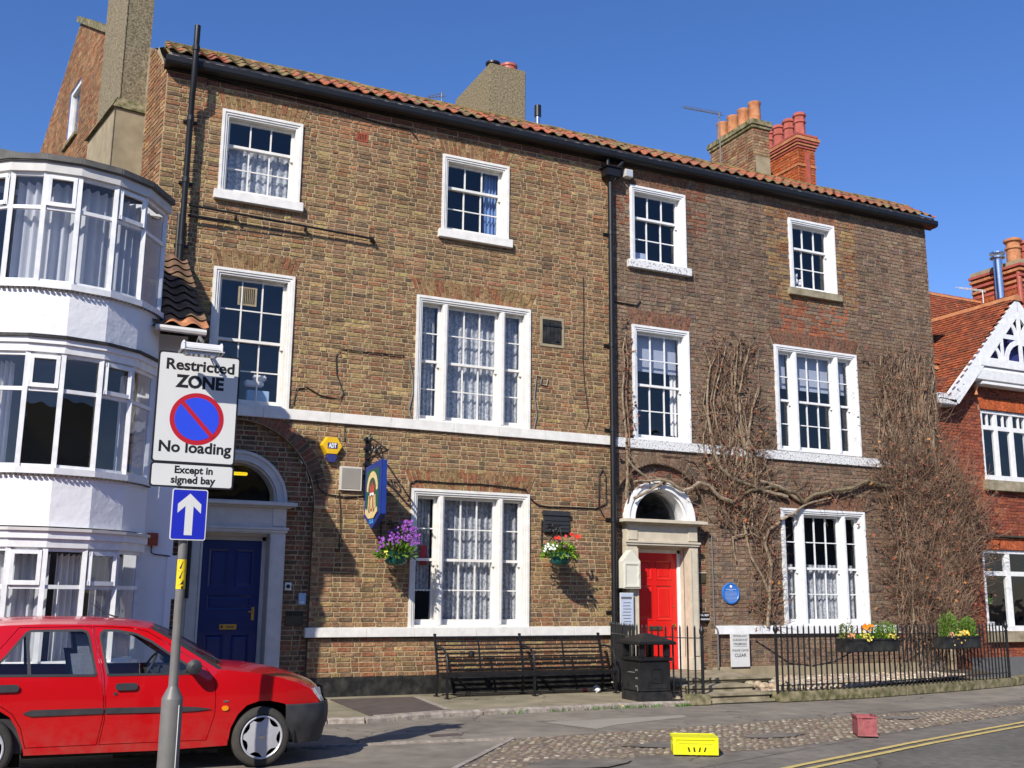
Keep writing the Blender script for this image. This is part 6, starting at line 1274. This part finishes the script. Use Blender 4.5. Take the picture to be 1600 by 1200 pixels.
for x0, x1 in ((6.42, 7.94), (7.94, 9.46)):
    b = MB(); b.bar((x0, -.72, .27), ((x0+x1)/2, -.72, .02), .018, .012); b.bar(((x0+x1)/2, -.70, .27), (x1, -.70, .02), .018, .012); b.bar((x0, -.70, .0), (x1, -.70, .0), .018, .014); b.build('brace', 'black_iron', t)
b = MB(); b.box(7.12, 7.22, -.60, -.51, .50, .60) if False else b.lathe([(0, 0), (.05, .01), (.05, .09), (0, .1)], (7.0, -.50, .55), 10); b.build('bracket_plate', 'black_iron', t)
for i, (x, y, r, m, l) in enumerate(((6.9, -.62, .05, 'step_stone', 'stone or crumpled wrapper under the left half of the bench'), (9.2, -.75, .045, 'vet_white', 'crumpled white litter under the right end of the bench'), (9.05, -.6, .04, 'paper_red', 'small reddish wrapper among the litter under the bench'), (9.30, -.55, .06, 'notice_blue', 'pale blue crumpled litter at the bench end by the railing'), (8.5, -.5, .03, 'step_stone', 'small pale scrap under the right half of the bench'))):
    b = MB(); vs = []; blob((x, y, -.05+r*.8), r, 8, .8, b=b); b.v = [(p[0]+rnd(-.4, .4)*r, p[1]+rnd(-.3, .3)*r, p[2]+rnd(-.3, .3)*r) for p in b.v]; tag(b.build('litter', m), l, 'litter', 'litter under the bench')
# ================================================================== LITTER BIN
t = thing('litter_bin', (9.22, -2.08, -.05), 'black square litter bin with a pyramid lid standing before the red door railings', 'litter bin')
X0, Y0, H = 9.32, -2.08, .275; Z0 = -.05; zb_ = .55
b = MB(); b.box(X0-H-.012, X0+H+.012, Y0-H-.012, Y0+H+.012, Z0, Z0+.14); b.build('base', 'bin_black', t, bevel=.01)
b = MB(); b.box(X0-H, X0+H, Y0-H, Y0+H, Z0+.14, zb_); b.build('body', 'bin_black', t, bevel=.018)
b = MB(); b.box(X0-H+.05, X0+H-.05, Y0-H-.008, Y0-H+.003, Z0+.19, zb_-.05); b.box(X0-.09, X0+.11, Y0-H-.013, Y0-H-.007, .24, .42); b.build('door', 'bin_black', t, bevel=.004)
b = MB(); frect(b, X0-.09, X0+.11, .22, .44, .012, Y0-H-.02, Y0-H-.012); b.box(X0-.03, X0+.05, Y0-H-.019, Y0-H-.012, .28, .40); b.build('emblem', 'bin_black', t)
b = MB(); 
for z in (.16, .28, .40): b.box(X0-H-.006, X0-H+.001, Y0-.18, Y0-.12, z, z+.03)
b.box(X0-H-.007, X0-H, Y0-.1, Y0+.1, .37, .385); b.box(X0-H-.007, X0-H, Y0-.19, Y0-.175, .1, .16); b.build('label_mark', 'pole_grey', t)
b = MB(); b.box(X0-H-.03, X0+H+.03, Y0-H-.03, Y0+H+.03, zb_, zb_+.055); b.build('collar', 'bin_black', t, bevel=.015)
for sx, sy_ in ((-1, -1), (1, -1), (-1, 1), (1, 1)):
    b = MB(); cx, cy2 = X0+sx*(H-.045), Y0+sy_*(H-.045); b.box(cx-.045, cx+.045, cy2-.045, cy2+.045, zb_+.055, .80); b.build('corner_post', 'bin_black', t, bevel=.012)
b = MB(); e = H+.075; V = [(X0-e, Y0-e, .80), (X0+e, Y0-e, .80), (X0+e, Y0+e, .80), (X0-e, Y0+e, .80), (X0-e, Y0-e, .845), (X0+e, Y0-e, .845), (X0+e, Y0+e, .845), (X0-e, Y0+e, .845), (X0-.05, Y0-.05, .965), (X0+.05, Y0-.05, .965), (X0+.05, Y0+.05, .965), (X0-.05, Y0+.05, .965)]
b.add(V, [(3, 2, 1, 0)]+[(k, (k+1) % 4, 4+(k+1) % 4, 4+k) for k in range(4)]+[(4+k, 4+(k+1) % 4, 8+(k+1) % 4, 8+k) for k in range(4)]+[(8, 9, 10, 11)]); b.build('lid', 'bin_black', t, bevel=.012)
# ================================================================== CRATES
t = thing('plastic_crate', (6.76, -7.0, GZ+.02), 'bright yellow plastic crate lying on the cobbles', 'crate', 'plastic crates by the road', rz=math.radians(-29))
w, d, h = .46, .36, .17
b = MB(); b.box(-w/2, w/2, 0, d, h-.014, h-.002); b.build('floor', 'crate_yellow', t, local=True)
def slotwall(w, h, slots, F, name, m, par, th=.012):
    b = MB(); v, f = sheet(rect(-w/2, w/2, 0, h), slots); n = len(v); V = [F(x, 0, z) for x, z in v]+[F(x, th, z) for x, z in v]
    ed = {}
    for q in f:
        for i in range(len(q)): e = (q[i], q[(i+1) % len(q)]); ed[e] = 1
    F2 = list(f)+[tuple(n+i for i in reversed(q)) for q in f]+[(a, c, n+c, n+a) for a, c in ed if (c, a) not in ed]
    b.add(V, F2); return b.build(name, m, par, local=True, recalc=False)
def ov(cx, cz, r, hh, lean): return [(cx-r-lean, cz-hh), (cx+r-lean, cz-hh), (cx+r+lean, cz+hh), (cx-r+lean, cz+hh)]
sl4 = [ov(-.07+k*.056, .05, .0085, .024, (-.006, -.004, .006, .008)[k]) for k in range(4)]
fr1 = slotwall(w, h, sl4, lambda x, y, z: (x, y, z), 'side', 'crate_yellow', t); slotwall(w, h, sl4, lambda x, y, z: (x, d-y, z), 'side', 'crate_yellow', t)
es = [ov(x, .11, .009, .025, .01) for x in (-.1, -.05, 0)]+[ov(.08, .07, .009, .04, 0)]
slotwall(d, h, es, lambda x, y, z: (-w/2+y, d/2+x, z), 'end', 'crate_yellow', t); slotwall(d, h, es, lambda x, y, z: (w/2-y, d/2+x, z), 'end', 'crate_yellow', t)
b = MB()
b.box(-w/2-.006, w/2+.006, -.010, 0, h-.020, h+.003); b.box(-w/2-.006, w/2+.006, d, d+.01, h-.02, h+.003); b.box(-w/2-.01, -w/2, 0, d, h-.02, h+.003); b.box(w/2, w/2+.01, 0, d, h-.02, h+.003)
b.box(-w/2-.006, w/2+.006, -.008, 0, 0, .016); b.box(-w/2-.006, -w/2+.028, -.008, 0, .016, h-.02); b.box(w/2-.03, w/2+.006, -.008, 0, .016, h-.02); b.box(-w/2+.05, w/2-.04, -.006, 0, h*.66, h*.66+.008); b.box(-w/2+.05, -w/2+.06, -.006, 0, .016, h*.66); b.box(w/2-.05, w/2-.04, -.006, 0, .016, h*.66)
for k in range(6): b.box(-w/2+.075+k*.052, -w/2+.080+k*.052, -.005, 0, h-.055, h-.022)
b.build('rib', 'crate_yellow', t, local=True)
t = thing('plastic_crate', (9.60, -6.52, GZ+.02), 'faded dark red plastic crate standing on the cobbles farther along the road', 'crate', 'plastic crates by the road', rz=math.radians(-31))
w, d, h = .225, .30, .225
b = MB(); b.box(-w/2, w/2, 0, d, 0, .012); b.build('floor', 'crate_red', t, local=True)
hs = [rect(-.035, .035, .15, .17)]
slotwall(w, h, hs, lambda x, y, z: (x, y, z), 'side', 'crate_red', t); slotwall(w, h, hs, lambda x, y, z: (x, d-y, z), 'side', 'crate_red', t); slotwall(d, h, [], lambda x, y, z: (-w/2+y, d/2+x, z), 'end', 'crate_red', t); slotwall(d, h, [], lambda x, y, z: (w/2-y, d/2+x, z), 'end', 'crate_red', t)
b = MB(); b.box(-w/2-.008, w/2+.008, -.012, 0, h-.015, h); b.box(-w/2-.008, w/2+.008, d, d+.012, h-.015, h); b.box(-w/2-.01, -w/2, 0, d, h-.015, h+.01); b.box(w/2, w/2+.01, 0, d, h-.015, h+.01); b.box(-w/2-.01, w/2+.01, -.02, 0, 0, .02)
for x in (-w/2, -.075, .07, w/2-.012): b.box(x, x+.012, -.010, 0, .02, h-.015 if abs(x) > .1 else .225)
b.box(-.055, .055, -.018, 0, .21, .222); b.box(-.075, .082, -.01, 0, .222, .232); b.build('rib', 'crate_red', t, local=True)
# ================================================================== CAR
car = thing('parked_car', (1.2, -5.2, GZ), 'small red five door hatchback parked on the cobbles behind the sign post', 'car')
YC_ = -5.2
def hw(x, z):
    w = .800-.02*max(0, (.45-z)/.35)**2
    if z > .50: w -= .018*((z-.5)/.3)**2
    if z > .80: w -= .30*(z-.80)+.02*0
    if x > 2.0: w *= 1-.20*max(0, (x-2.0)/1.1)**2.4
    if x < .1: w *= 1-.06*((.1-x)/.7)**2
    return w
def near(x, z, o=0): return (x, YC_-hw(x, z)-o, z)
def far(x, z, o=0): return (x, YC_+hw(x, z)+o, z)
TOPL = [(-.66, .62), (-.62, .86), (-.50, 1.06), (-.36, 1.175), (-.15, 1.205), (.1, 1.222), (.4, 1.232), (.85, 1.228), (1.18, 1.212), (1.36, 1.185), (1.53, 1.09), (1.76, .945), (1.975, .81), (2.1, .798), (2.32, .772), (2.57, .722), (2.75, .668), (2.90, .605), (2.98, .545), (3.005, .46)]
LOW = [(2.66, .46), (2.62, .475), (2.49, .505), (2.37, .505), (2.26, .47), (2.18, .39), (2.12, .27), (2.10, .125), (1.48, .105), (.33, .125), (.31, .2), (.255, .34), (.19, .44), (.10, .50), (-.03, .52), (-.16, .49), (-.26, .42), (-.33, .3), (-.36, .15), (-.62, .15), (-.68, .35)]
RW_ = [(-.0, .79), (-.01, .83), (.11, .955), (.26, 1.155), (.30, 1.178), (.74, 1.182), (.785, 1.165), (.805, 1.12), (.878, .80), (.875, .775)]
FW = [(.97, .79), (.895, 1.12), (.90, 1.155), (.93, 1.18), (1.05, 1.178), (1.22, 1.145), (1.36, 1.075), (1.52, .965), (1.68, .865), (1.745, .81), (1.735, .775), (.985, .775)]
RD = [(-.04, .60), (-.06, .88), (.09, 1.06), (.20, 1.205), (.82, 1.213), (.845, 1.12), (.925, .80), (.965, .53), (.965, .40), (.93, .17), (.335, .17), (.285, .34), (.21, .46), (.11, .53)]
FD = [(.832, 1.213), (1.15, 1.203), (1.32, 1.165), (1.52, 1.045), (1.73, .915), (1.86, .825), (1.945, .72), (1.965, .55), (1.965, .40), (1.90, .165), (.945, .17), (.977, .40), (.977, .53), (.94, .80), (.858, 1.12)]
def panel(P, holes, F, name, m, par, o=0, step=.11, th=None):
    b = MB(); v, f = sheet(P, holes, step); b.add([F(x, z, o) for x, z in v], f)
    if th:
        n = len(v); ed = set(); 
        for q in f:
            for i in range(len(q)): ed.add((q[i], q[(i+1) % len(q)]))
        b.add([F(x, z, o-th) for x, z in v], []); b.f += [(a, c, n+c, n+a) for a, c in ed if (c, a) not in ed]
    ob = b.build(name, m, par, recalc=False)
    me = ob.data; me.polygons.foreach_set('use_smooth', [True]*len(me.polygons)); me.set_sharp_from_angle(angle=math.radians(35)); return ob
def shrink(P, d): # pull a polygon inwards
    out = []; n = len(P); A = sum(P[i][0]*P[(i+1) % n][1]-P[(i+1) % n][0]*P[i][1] for i in range(n)); s = 1 if A > 0 else -1
    for i in range(n):
        p, q, r = Vector(P[i-1]), Vector(P[i]), Vector(P[(i+1) % n]); a = (q-p).normalized(); c = (r-q).normalized(); n1 = Vector((-a.y, a.x))*s; n2 = Vector((-c.y, c.x))*s; m = (n1+n2); m = m/max(.3, m.length_squared/2*1.0); out.append((q.x+m.x*d, q.y+m.y*d))
    return out
OUT = TOPL+LOW[0:]
for F, nm in ((near, 'n'), (far, 'f')):
    panel(OUT, [RD, FD], F, 'body_side', 'car_paint', car, th=.03)
    for D, Wn, k in ((RD, RW_, 0), (FD, FW, 1)):
        Dn = shrink(D, .0055); dr = panel(Dn, [Wn], F, 'door', 'car_paint', car, th=.025)
        ring = MB(); Wi = shrink(Wn, .016); v, f = sheet(shrink(Wn, -.006), [Wi]); ring.add([F(x, z, .004) for x, z in v], f); n = len(v); ring.build('window_seal', 'black_plastic', dr, recalc=False)
        b = MB(); v, f = sheet(shrink(Wn, .008), [], .2); b.add([F(x, z, -.008) for x, z in v], f); b.build('window', 'car_glass', dr, recalc=False)
        hx = .08 if k == 0 else 1.08; hz = .685 if k == 0 else .675
        b = MB(); P = arcpts(hx, hz, .026, PI/2, 3*PI/2, 6)+arcpts(hx+.135, hz, .026, -PI/2, PI/2, 6); b.prism(P, lambda x, z: F(x, z, .022), lambda x, z: F(x, z, .0)); b.build('handle', 'black_plastic', dr, bevel=.005)
        if k: b = MB(); b.prism(arcpts(1.055, .615, .016, 0, 2*PI*.95, 10), lambda x, z: F(x, z, .006), lambda x, z: F(x, z, -.002)); b.build('lock', 'black_plastic', dr)
        else: b = MB(); b.prism([(.262, 1.16), (.285, 1.16), (.335, .78), (.305, .78)], lambda x, z: F(x, z, .003), lambda x, z: F(x, z, -.01)); b.build('divider', 'black_plastic', dr)
        M_ = [(.36, .445), (.30, .468), (.36, .49), (.958, .488), (.958, .447)] if k == 0 else [(.984, .447), (.984, .488), (1.65, .478), (1.80, .466), (1.90, .452), (1.80, .442), (1.65, .438)]
        b = MB(); b.prism(M_, lambda x, z: F(x, z, .014), lambda x, z: F(x, z, -.004)); b.build('rubbing_strip', 'black_plastic', dr, bevel=.004)
    b = MB(); b.prism([(.335, .115), (.335, .165), (1.48, .16), (2.09, .16), (2.09, .115), (1.48, .10)], lambda x, z: F(x, z, .012), lambda x, z: F(x, z, -.03)); b.build('sill', 'car_paint', car, bevel=.005)
    b = MB(); b.prism([(2.055+.028*math.cos(a), .452+.020*math.sin(a)) for a in [2*PI*i/12 for i in range(12)]], lambda x, z: F(x, z, .012), lambda x, z: F(x, z, 0)); b.build('indicator', 'orange_lens', car, bevel=.004)
    b = MB(); b.prism([(2.06+.03*math.cos(a), .515+.009*math.sin(a)) for a in [2*PI*i/10 for i in range(10)]], lambda x, z: F(x, z, .004), lambda x, z: F(x, z, 0)); b.build('badge', 'chrome', car)
# upper skin across the car
def skin(pts, name, m, par, crown, nose=None, ny=10, off=0.):
    b = MB(); V = []
    for i, (x, z) in enumerate(pts):
        h = hw(x, z)-.002
        for j in range(ny+1):
            s = -1+2*j/ny; e = 1-abs(s)**2.2; cr = crown[i] if isinstance(crown, list) else crown; ns = nose[i] if isinstance(nose, list) else (nose or 0)
            V.append((x+ns*e, YC_+h*s, z+cr*e+off))
    n = ny+1; b.add(V, [(i*n+j, i*n+j+1, (i+1)*n+j+1, (i+1)*n+j) for i in range(len(pts)-1) for j in range(ny)]); return b.build(name, m, par, smooth=True, recalc=False)
skin(TOPL[3:10], 'roof', 'car_paint', car, [.06, .062, .064, .066, .066, .062, .055], [-.03, 0, 0, 0, 0, 0, .06])
skin(TOPL[9:13], 'windscreen', 'car_glass', car, [.055, .07, .08, .07], [.06, .08, .10, .12]); skin(TOPL[:4], 'tailgate', 'car_paint', car, [0, .02, .04, .06], [-.12, -.10, -.06, -.03])
skin(TOPL[12:], 'bonnet', 'car_paint', car, [.05, .055, .06, .062, .06, .055, .04, .02], [.02, .03, .05, .08, .10, .13, .15, .16])
b = MB(); P = [near(x, z, .002) for x, z in ((1.34, 1.19), (1.53, 1.09), (1.76, .945), (1.975, .81))]; Q = [(p[0]+.035, p[1]+.05, p[2]+.012) for p in P]; b.add(P+Q, [(i, i+1, 5+i, 4+i) for i in range(3)]); b.build('pillar_trim', 'black_plastic', car, recalc=False)
b = MB(); b.tube([near(1.95, .83, -.1), (2.02, -5.55, .865), (1.98, -5.1, .885)], .009, 5); b.tube([(2.03, -5.6, .86), (2.06, -5.2, .88), (2.0, -4.85, .88)], .009, 5); b.build('wiper', 'black_plastic', car)
b = MB(); b.tube([(1.10, -5.2, 1.28), (.98, -5.2, 1.32), (.84, -5.2, 1.42)], [.010, .005, .003], 5); b.build('aerial', 'black_plastic', car)
# bumper wrapped round the nose
pl = [(2.64, hw(2.64, .4)+.015), (2.80, hw(2.8, .4)+.03), (2.94, hw(2.94, .4)+.022), (3.04, hw(3.0, .4)-.04), (3.12, .48), (3.17, .32), (3.19, .15), (3.195, 0)]
pl = pl+[(x, -y) for x, y in pl[-2::-1]]; prof = [(.0, .465), (.02, .455), (.03, .40), (.032, .33), (.025, .26), (.0, .20), (-.01, .15), (-.03, .09), (-.08, .085)]
b = MB(); V = []
for i, (x, y) in enumerate(pl):
    a = Vector(pl[max(0, i-1)]); c = Vector(pl[min(len(pl)-1, i+1)]); tt = (c-a).normalized(); nn = Vector((-tt.y, tt.x)); nn = nn if nn.x*(1)+nn.y*(1 if y > 0 else -1) > 0 else -nn
    for o_, z in prof:
        zz = z if i not in (0, len(pl)-1) else max(z, .17)+(.0); V.append((x+nn.x*o_, YC_-y-nn.y*o_, zz))
n = len(prof); b.add(V, [(i*n+j, i*n+j+1, (i+1)*n+j+1, (i+1)*n+j) for i in range(len(pl)-1) for j in range(n-1)]); b.build('bumper', 'black_plastic', car, smooth=True, recalc=False)
for s_ in (-1, 1):
    b = MB(); P = [(2.93, hw(2.93, .55)+.003, .575), (3.005, hw(3.0, .5)-.005, .53), (3.06, .55, .525), (3.05, .52, .60), (2.97, .60, .61), (3.03, hw(3.0, .46)-.01, .468), (3.09, .55, .468)]
    b.add([(x, YC_+s_*y, z) for x, y, z in P], [(0, 1, 5), (1, 2, 6, 5), (0, 4, 3, 2, 1)]); b.build('headlight', 'lens', car, recalc=False)
b = MB(); b.box(3.10, 3.125, -5.6, -4.8, .48, .60); b.build('grille', 'dark_slot', car)
# mirrors
for s_ in (-1, 1):
    b = MB(); yb = YC_+s_*.80; b.tube([(1.70, yb-s_*.03, .825), (1.72, yb+s_*.03, .835), (1.73, yb+s_*.09, .845), (1.72, yb+s_*.16, .85), (1.72, yb+s_*.185, .85)], [.035, .05, .072, .07, .03], 10); b.prism([(1.66, .80), (1.76, .80), (1.74, .90)], lambda x, z: (x, yb-s_*.0, z), lambda x, z: (x, yb-s_*.06, z)); b.build('mirror', 'black_plastic', car, smooth=True)
# wheels
def wheel(x, s_, steer=0):
    yo = YC_+s_*.795; R = .282; zc = GZ+.28; D = -s_
    b = MB(); b.lathe([(.19, .02*D), (.215, -.005*D), (.25, -.004*D), (.272, .012*D), (R, .04*D), (R, .14*D), (.27, .165*D), (.2, .17*D)], (x, yo, zc), 36, 'y', cap=False); w = b.build('wheel', 'rubber', car, smooth=True)
    b = MB(); b.lathe([(.197, .0), (.202, -.010*D), (.192, -.014*D), (.184, -.008*D), (.182, .01*D), (.197, .03*D)], (x, yo, zc), 36, 'y', cap=False); b.build('rim', 'hub_silver', w, smooth=True)
    b = MB(); b.lathe([(0, .02*D), (.184, .02*D)], (x, yo, zc), 24, 'y'); b.build('hub_back', 'dark_slot', w, recalc=False)
    b = MB(); n = 7; P = []
    for k in range(n):
        for q, r in ((.0, .183), (.22, .183), (.33, .158), (.48, .143), (.75, .146), (.90, .162)): a = 2*PI*(k+q)/n+.3; P.append((r*math.cos(a), r*math.sin(a)))
    dm = lambda px, pz, e=0: (x+px, yo-D*(.012*(1-(px*px+pz*pz)/.034))+e*D, zc+pz)
    m_ = len(P); V = [dm(*p) for p in P]+[dm(p[0]*.6, p[1]*.6) for p in P]+[dm(0, 0)]+[dm(*p, .02) for p in P]
    b.add(V, [(i, (i+1) % m_, m_+(i+1) % m_, m_+i) for i in range(m_)]+[(m_+i, m_+(i+1) % m_, 2*m_) for i in range(m_)]+[(i, (i+1) % m_, 2*m_+1+(i+1) % m_, 2*m_+1+i) for i in range(m_)]); b.build('hubcap', 'hub_silver', w, recalc=False)
    b = MB(); b.prism([(.032*math.cos(a), .013*math.sin(a)) for a in [2*PI*i/14 for i in range(14)]], lambda px, pz: dm(px, pz, -.003), lambda px, pz: dm(px, pz, .004)); b.build('badge', 'chrome', w)
for x in (2.42, -.03):
    for s_ in (-1, 1): wheel(x, s_)
b = MB()   # dark arch linings and underbody
for x in (2.40, -.03):
    for s_ in (-1, 1):
        A = arcpts(x, .17, .345, -.2, PI+.2, 16); b.add([(px, YC_+s_*.775, pz) for px, pz in A]+[(px, YC_+s_*.50, pz) for px, pz in A], [(i, i+1, 17+i+1, 17+i) for i in range(16)]); b.box(x-.34, x+.34, YC_+s_*.52-.01, YC_+s_*.52+.01, -.02, .5)
b.box(.32, 2.06, YC_-.70, YC_+.70, .07, .12); b.box(2.7, 3.05, YC_-.55, YC_+.55, .08, .14); b.box(-.6, -.38, YC_-.6, YC_+.6, .1, .2)
b.build('underbody', 'dark_slot', car, recalc=False)
# cabin
b = MB(); b.box(.0, 1.9, YC_-.72, YC_+.72, .12, .42); b.build('cabin_floor', 'black_plastic', car)
b = MB(); b.box(1.52, 1.98, YC_-.68, YC_+.68, .55, .80); b.box(1.44, 1.60, YC_-.45, YC_-.2, .74, .84); b.build('dashboard', 'black_plastic', car, bevel=.03)
def carseat(x, y, label):
    b = MB(); b.box(x, x+.50, y-.23, y+.23, .34, .46); s = b.build('seat', 'seat_cloth', car, bevel=.045, smooth=True)
    b = MB(); b.prism([(x-.04, .42), (x+.10, .42), (x-.02, .92), (x-.15, .92)], lambda a, z: (a, y-.22, z), lambda a, z: (a, y+.22, z)); b.build('backrest', 'seat_cloth', s, bevel=.045, smooth=True)
    b = MB(); b.prism([(x-.13, .96), (x-.03, .96), (x-.07, 1.13), (x-.16, 1.13)], lambda a, z: (a, y-.12, z), lambda a, z: (a, y+.12, z)); b.tube([(x-.08, y-.05, .9), (x-.09, y-.05, .97)], .008, 5); b.tube([(x-.08, y+.05, .9), (x-.09, y+.05, .97)], .008, 5); b.build('head_restraint', 'seat_cloth', s, bevel=.035, smooth=True)
carseat(.86, YC_-.36, ''); carseat(.86, YC_+.36, '')
b = MB(); b.box(.0, .45, YC_-.6, YC_+.6, .34, .46); b.prism([(-.08, .42), (.06, .42), (-.06, .80), (-.17, .80)], lambda a, z: (a, YC_-.6, z), lambda a, z: (a, YC_+.6, z)); b.build('rear_seat', 'seat_cloth', car, bevel=.04, smooth=True)
b = MB(); P = []
for k in range(21): a = 2*PI*k/20; P.append((1.36+.10*math.sin(a)*.9, YC_-.36+.17*math.cos(a), .80+.15*math.sin(a)))
b.tube(P, .012, 6, False); b.tube([(1.36, YC_-.52, .80), (1.36, YC_-.2, .80)], .014, 5); b.tube([(1.36, YC_-.36, .80), (1.52, YC_-.36, .70)], .03, 6); b.build('steering_wheel', 'black_plastic', car, smooth=True)
b = MB(); b.box(1.30, 1.33, YC_-.10, YC_+.10, 1.14, 1.19); b.build('rear_view_mirror', 'black_plastic', car, bevel=.01)
# ================================================================== SIGN POST
PX, PY = 1.43, -6.90
t = thing('sign_post', (PX, PY, GZ), 'grey lamp lit sign post with parking plates and blue arrow before the red car', 'sign post')
def post_z(u): return u
TX = -.085   # the post leans slightly to the left going down is negligible: keep it plumb
b = MB(); b.lathe([(.090, 0), (.090, .74), (.088, .755), (.043, .845), (.041, .86), (.041, 1.2)], (PX, PY, GZ), 24); b.build('base', 'pole_grey', t, smooth=True)
b = MB(); b.tube([(PX, PY, .9), (PX, PY, 3.72)], .0395, 20); b.build('pole', 'pole_grey', t, smooth=True)
b = MB(); b.box(PX+.072, PX+.082, PY-.078, PY-.072, GZ+.15, GZ+.68) if False else b.box(PX+.045, PX+.05, PY-.080, PY-.074, GZ+.1, GZ+.70); b.build('door_seam', 'letter_white', t)
YS = PY-.062
def plate(x0, x1, z0, z1, r, y0, y1, m, name):
    P = arcpts(x1-r, z1-r, r, 0, PI/2, 5)+arcpts(x0+r, z1-r, r, PI/2, PI, 5)+arcpts(x0+r, z0+r, r, PI, 1.5*PI, 5)+arcpts(x1-r, z0+r, r, 1.5*PI, 2*PI, 5)
    b = MB(); b.prism(P, lambda x, z: (x, y0, z), lambda x, z: (x, y1, z)); return b.build(name, m, t)
SX0, SX1 = 1.095, 1.82; SF = lambda x, z: (x, YS-.0055, z)
plate(SX0, SX1, 2.655, 3.66, .03, YS-.003, YS+.012, 'sign_black', 'zone_plate'); plate(SX0+.016, SX1-.016, 2.67, 3.645, .022, YS-.0042, YS-.0028, 'sign_white', 'zone_face')
plate(SX0, SX1, 2.44, 2.6545, .028, YS-.003, YS+.012, 'sign_black', 'lower_plate'); plate(SX0+.016, SX1-.016, 2.454, 2.643, .02, YS-.0042, YS-.0028, 'sign_white', 'lower_face')
XC = (SX0+SX1)/2
for s_, z, sz, w, bo in (('Restricted', 3.545, .137, .60, .004), ('ZONE', 3.395, .155, .425, .007), ('No loading', 2.785, .137, .63, .004), ('Except in', 2.588, .09, .33, .003), ('signed bay', 2.500, .09, .385, .003)):
    letters(s_, (XC+.01, z), sz, w, 'sign_black', t, SF, bold=bo)
CXS, CZS, CR = XC+.005, 3.06, .236
def disc(r, y0, y1, m, name, cx=CXS, cz=CZS): b = MB(); b.prism(arcpts(cx, cz, r, 0, 2*PI*63/64, 63), lambda x, z: (x, y0, z), lambda x, z: (x, y1, z)); return b.build(name, m, t)
disc(CR, YS-.0058, YS-.0040, 'sign_red', 'roundel'); disc(CR-.042, YS-.0074, YS-.0056, 'sign_blue', 'roundel_blue')
a = math.radians(-47); dx, dz = math.cos(a), math.sin(a); hw2 = .019; L2 = CR-.02
b = MB(); b.prism([(CXS-dx*L2-dz*hw2, CZS-dz*L2+dx*hw2), (CXS+dx*L2-dz*hw2, CZS+dz*L2+dx*hw2), (CXS+dx*L2+dz*hw2, CZS+dz*L2-dx*hw2), (CXS-dx*L2+dz*hw2, CZS-dz*L2-dx*hw2)], lambda x, z: (x, YS-.0088, z), lambda x, z: (x, YS-.0070, z)); b.build('roundel_bar', 'sign_red', t)
AX0, AX1 = 1.30, 1.605
plate(AX0, AX1, 1.982, 2.43, .02, YS-.001, YS+.012, 'sign_white', 'arrow_plate'); plate(AX0+.009, AX1-.009, 1.991, 2.421, .014, YS-.0026, YS-.0008, 'arrow_blue', 'arrow_face')
ac = (AX0+AX1)/2; b = MB(); b.prism([(ac-.034, 2.025), (ac+.034, 2.025), (ac+.034, 2.28), (ac+.10, 2.217), (ac+.10, 2.297), (ac, 2.39), (ac-.10, 2.297), (ac-.10, 2.217), (ac-.034, 2.28)], lambda x, z: (x, YS-.0042, z), lambda x, z: (x, YS-.0024, z)); b.build('arrow', 'sign_white', t)
for z in (2.1, 2.5, 2.8, 3.3): b = MB(); b.tube([(PX, PY, z-.02), (PX, PY, z+.02)], .044, 16); b.box(PX-.05, PX+.05, YS+.012, PY-.025, z-.02, z+.02); b.build('clip', 'pole_grey', t)
# lighting unit over the plate on its swan arm
b = MB(); b.tube([(PX, PY, 3.65), (PX, PY, 3.76), (PX, PY-.12, 3.80), (PX+.0, PY-.30, 3.72)], .016, 8); b.tube([(PX+.04, PY-.25, 3.68), (PX+.15, PY-.12, 3.54)], .006, 5); b.build('arm', 'pole_grey', t, smooth=True)
LX0, LX1, LY, LZ = PX-.175, PX+.16, PY-.33, 3.62
b = MB(); P = [(-.085, 0), (-.08, .045), (-.05, .07), (.05, .07), (.08, .045), (.085, 0)]; b.prism(P, lambda y, z: (LX0, LY+y, LZ+z), lambda y, z: (LX1, LY+y, LZ+z)); b.build('lantern', 'fitting_plastic', t, bevel=.012)
b = MB(); b.box(LX0-.02, LX1+.02, LY-.095, LY+.095, LZ-.012, LZ); b.build('lantern_rim', 'fitting_plastic', t, bevel=.004); b = MB(); b.box(LX0+.02, LX1-.02, LY-.07, LY+.07, LZ-.035, LZ-.012); b.build('lantern_glass', 'lens', t, bevel=.01)
# yellow number tag wrapped on the pole
b = MB(); A = [math.radians(-90+(k-6)*13.5) for k in range(13)]; r = .0408
b.add([(PX+r*math.cos(a), PY+r*math.sin(a), z) for z in (1.56, 1.815) for a in A], [(i, i+1, 14+i, 13+i) for i in range(12)]); b.build('number_tag', 'yellow_tag', t, recalc=False)
for s_, z in (('7', 1.77), ('7', 1.685), ('4', 1.60)):
    V, Fc = text_mesh(s_, .10, .055, .003); r = .0425; b = MB(); b.add([(PX+r*math.sin(x/r-.05), PY-r*math.cos(x/r-.05), z+y) for x, y in V], Fc); b.build('digit', 'sign_black', t, recalc=False)
